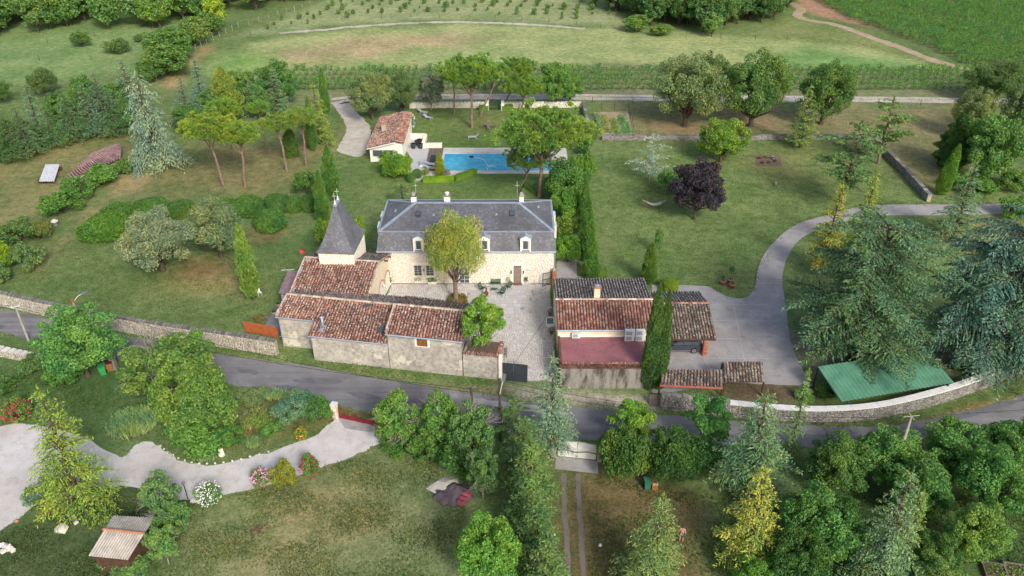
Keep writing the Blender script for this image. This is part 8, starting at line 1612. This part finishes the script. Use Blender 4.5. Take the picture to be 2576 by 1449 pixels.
for s in (-1, 1):
    for xa, xb, xc, xd in ((-2.0, -1.15, -1.15, -1.85), (-1.08, -0.25, -0.25, -1.08), (-0.18, 0.95, 0.35, -0.18)):
        MB().add([(xa, s * 0.865, 1.03), (xb, s * 0.865, 1.03), (xc, s * 0.765, 1.38), (xd, s * 0.765, 1.38)], [(0, 1, 2, 3) if s < 0 else (3, 2, 1, 0)]).build('side_window', 'window_glass', t)
    MB().tube([(-1.9, s * 0.6, 1.52), (0.1, s * 0.6, 1.55)], 0.02, 5).build('roof_rail', 'alloy', t); MB().b2(-1.5, 1.5, min(s * 0.9, s * 0.94), max(s * 0.9, s * 0.94), 0.3, 0.36).build('sill_trim', 'alloy', t); MB().box((0.85, s * 0.98, 1.05), (0.16, 0.18, 0.12)).build('door_mirror', 'car_paint', t)
    MB().box((-2.33, s * 0.7, 0.85), (0.1, 0.34, 0.14)).build('tail_light', 'tail_red', t); MB().box((2.2, s * 0.68, 0.7), (0.2, 0.36, 0.12)).build('headlight', 'window_glass', t)
    for x in (-1.42, 1.46):
        w_ = MB().tube([(x, s * 0.74, 0.34), (x, s * 0.95, 0.34)], 0.34, 18).build('wheel', 'tyre', t); rm = MB().tube([(x, s * 0.93, 0.34), (x, s * 0.956, 0.34)], 0.235, 16)
        for k in range(5): a = k * 2 * math.pi / 5; rm.box((x + 0.12 * math.cos(a), s * 0.962, 0.34 + 0.12 * math.sin(a)), (0.24, 0.015, 0.05), 0, 0, -a)
        rm.build('rim', 'alloy', w_)
MB().add([(1.12, -0.78, 1.0), (1.12, 0.78, 1.0), (0.4, 0.62, 1.42), (0.4, -0.62, 1.42)], [(0, 1, 2, 3)]).build('windscreen', 'window_glass', t)
# ride-on mower under the cedar
t = thing('ride_on_mower', 'red ride-on mower half hidden under the great cedar', 'mower', G(2288, 868), R(35)); MB().box((0.5, 0, 0.62), (0.8, 0.6, 0.4), taper=0.85).build('bonnet', 'signal_red', t); MB().box((-0.35, 0, 0.5), (0.9, 0.9, 0.16)).build('rear_body', 'signal_red', t); MB().box((-0.4, 0, 0.75), (0.42, 0.46, 0.12)).build('seat', 'black_metal', t); MB().box((-0.62, 0, 1.0), (0.1, 0.46, 0.45)).build('seat_back', 'black_metal', t); MB().b2(-0.2, 0.6, -0.55, 0.55, 0.12, 0.26).build('cutting_deck', 'black_metal', t); MB().tube([(0.05, 0, 0.7), (-0.1, 0, 1.0)], 0.03, 6).build('steering_column', 'black_metal', t)
for x, r_ in ((-0.45, 0.3), (0.65, 0.2)):
    for s in (-0.48, 0.48): MB().tube([(x, s - 0.1, r_), (x, s + 0.1, r_)], r_, 14).build('wheel', 'tyre', t)
# ------------------------------------------------------------------ person, standing bare-chested in jeans shorts
t = thing('person', 'bare-chested person in blue shorts standing behind the pale cedar', 'person', G(1713, 1362), R(160))
J = {'pel': (0, 0, .95), 'wst': (0, .01, 1.1), 'chs': (0, 0, 1.32), 'nck': (0, 0, 1.48), 'hd0': (0, -.01, 1.56), 'hd1': (0, -.02, 1.66), 'hd2': (0, -.01, 1.75)}
for s, n in ((-1, 'l'), (1, 'r')): J.update({'sh' + n: (s * .17, 0, 1.42), 'el' + n: (s * .26, .04, 1.14), 'wr' + n: (s * .24, -.12, .92), 'hp' + n: (s * .1, 0, .9), 'kn' + n: (s * .11, -.03, .5), 'an' + n: (s * .12, .02, .08), 'to' + n: (s * .13, -.15, .03)})
rad = {'pel': .15, 'wst': .13, 'chs': .155, 'nck': .06, 'hd0': .075, 'hd1': .1, 'hd2': .07, 'sh': .065, 'el': .045, 'wr': .033, 'hp': .095, 'kn': .06, 'an': .042, 'to': .035}
names = list(J); E = [('pel', 'wst'), ('wst', 'chs'), ('chs', 'nck'), ('nck', 'hd0'), ('hd0', 'hd1'), ('hd1', 'hd2')]
for n in 'lr': E += [('chs', 'sh' + n), ('sh' + n, 'el' + n), ('el' + n, 'wr' + n), ('pel', 'hp' + n), ('hp' + n, 'kn' + n), ('kn' + n, 'an' + n), ('an' + n, 'to' + n)]
for n, s in (('l', -1), ('r', 1)):
    for k in range(5):
        a = (k - 2) * 0.018; f = ('f%d' % k) + n; J[f] = (J['wr' + n][0] + s * (0.02 if k else 0.045), J['wr' + n][1] - 0.05 + a, J['wr' + n][2] - (0.14 if k else 0.09)); rad[f[:2]] = .011; names.append(f); E.append(('wr' + n, f))
me = bpy.data.meshes.new('body'); me.from_pydata([J[n] for n in names], [(names.index(a), names.index(b)) for a, b in E], []); bd = link('body', me, 'skin', t); md = bd.modifiers.new('skin', 'SKIN'); sk_ = me.skin_vertices[0].data if me.skin_vertices else None
if sk_ is None:
    me.attributes  # skin layer is created with the modifier
    import bmesh; bm = bmesh.new(); bm.from_mesh(me); bm.verts.layers.skin.verify(); bm.to_mesh(me); bm.free(); sk_ = me.skin_vertices[0].data
for i, n in enumerate(names): v = rad.get(n, rad.get(n[:2], .04)); sk_[i].radius = (v, v * (0.72 if n in ('chs', 'wst') else 1)); sk_[i].use_root = (n == 'pel')
sb = bd.modifiers.new('sub', 'SUBSURF'); sb.levels = 1; sb.render_levels = 2; me.shade_smooth()
sm = MB().lathe((0, 0, 0), [(0.165, 0.84), (0.175, 0.95), (0.15, 1.06)], 14)
for s in (-1, 1): sm.tube([(s * .095, 0, .9), (s * .11, -.02, .58)], [.118, .105], 10)
sm.build('shorts', 'denim', t); MB().lathe((0, 0.005, 1.64), [(0.108, 0), (0.116, 0.07), (0.085, 0.13), (0.02, 0.16)], 12).build('hair', 'hair', t, True)
MB().box((0, -0.115, 1.64), (0.03, 0.05, 0.05)).build('nose', 'skin', t); MB().box((0, -0.108, 1.59), (0.05, 0.02, 0.012)).build('mouth', 'tail_red', t)
for s in (-1, 1): MB().box((s * .036, -0.108, 1.675), (0.022, 0.02, 0.012)).build('eye', 'shadow_black', t); MB().box((s * .1, 0, 1.64), (0.02, 0.04, 0.06)).build('ear', 'skin', t)
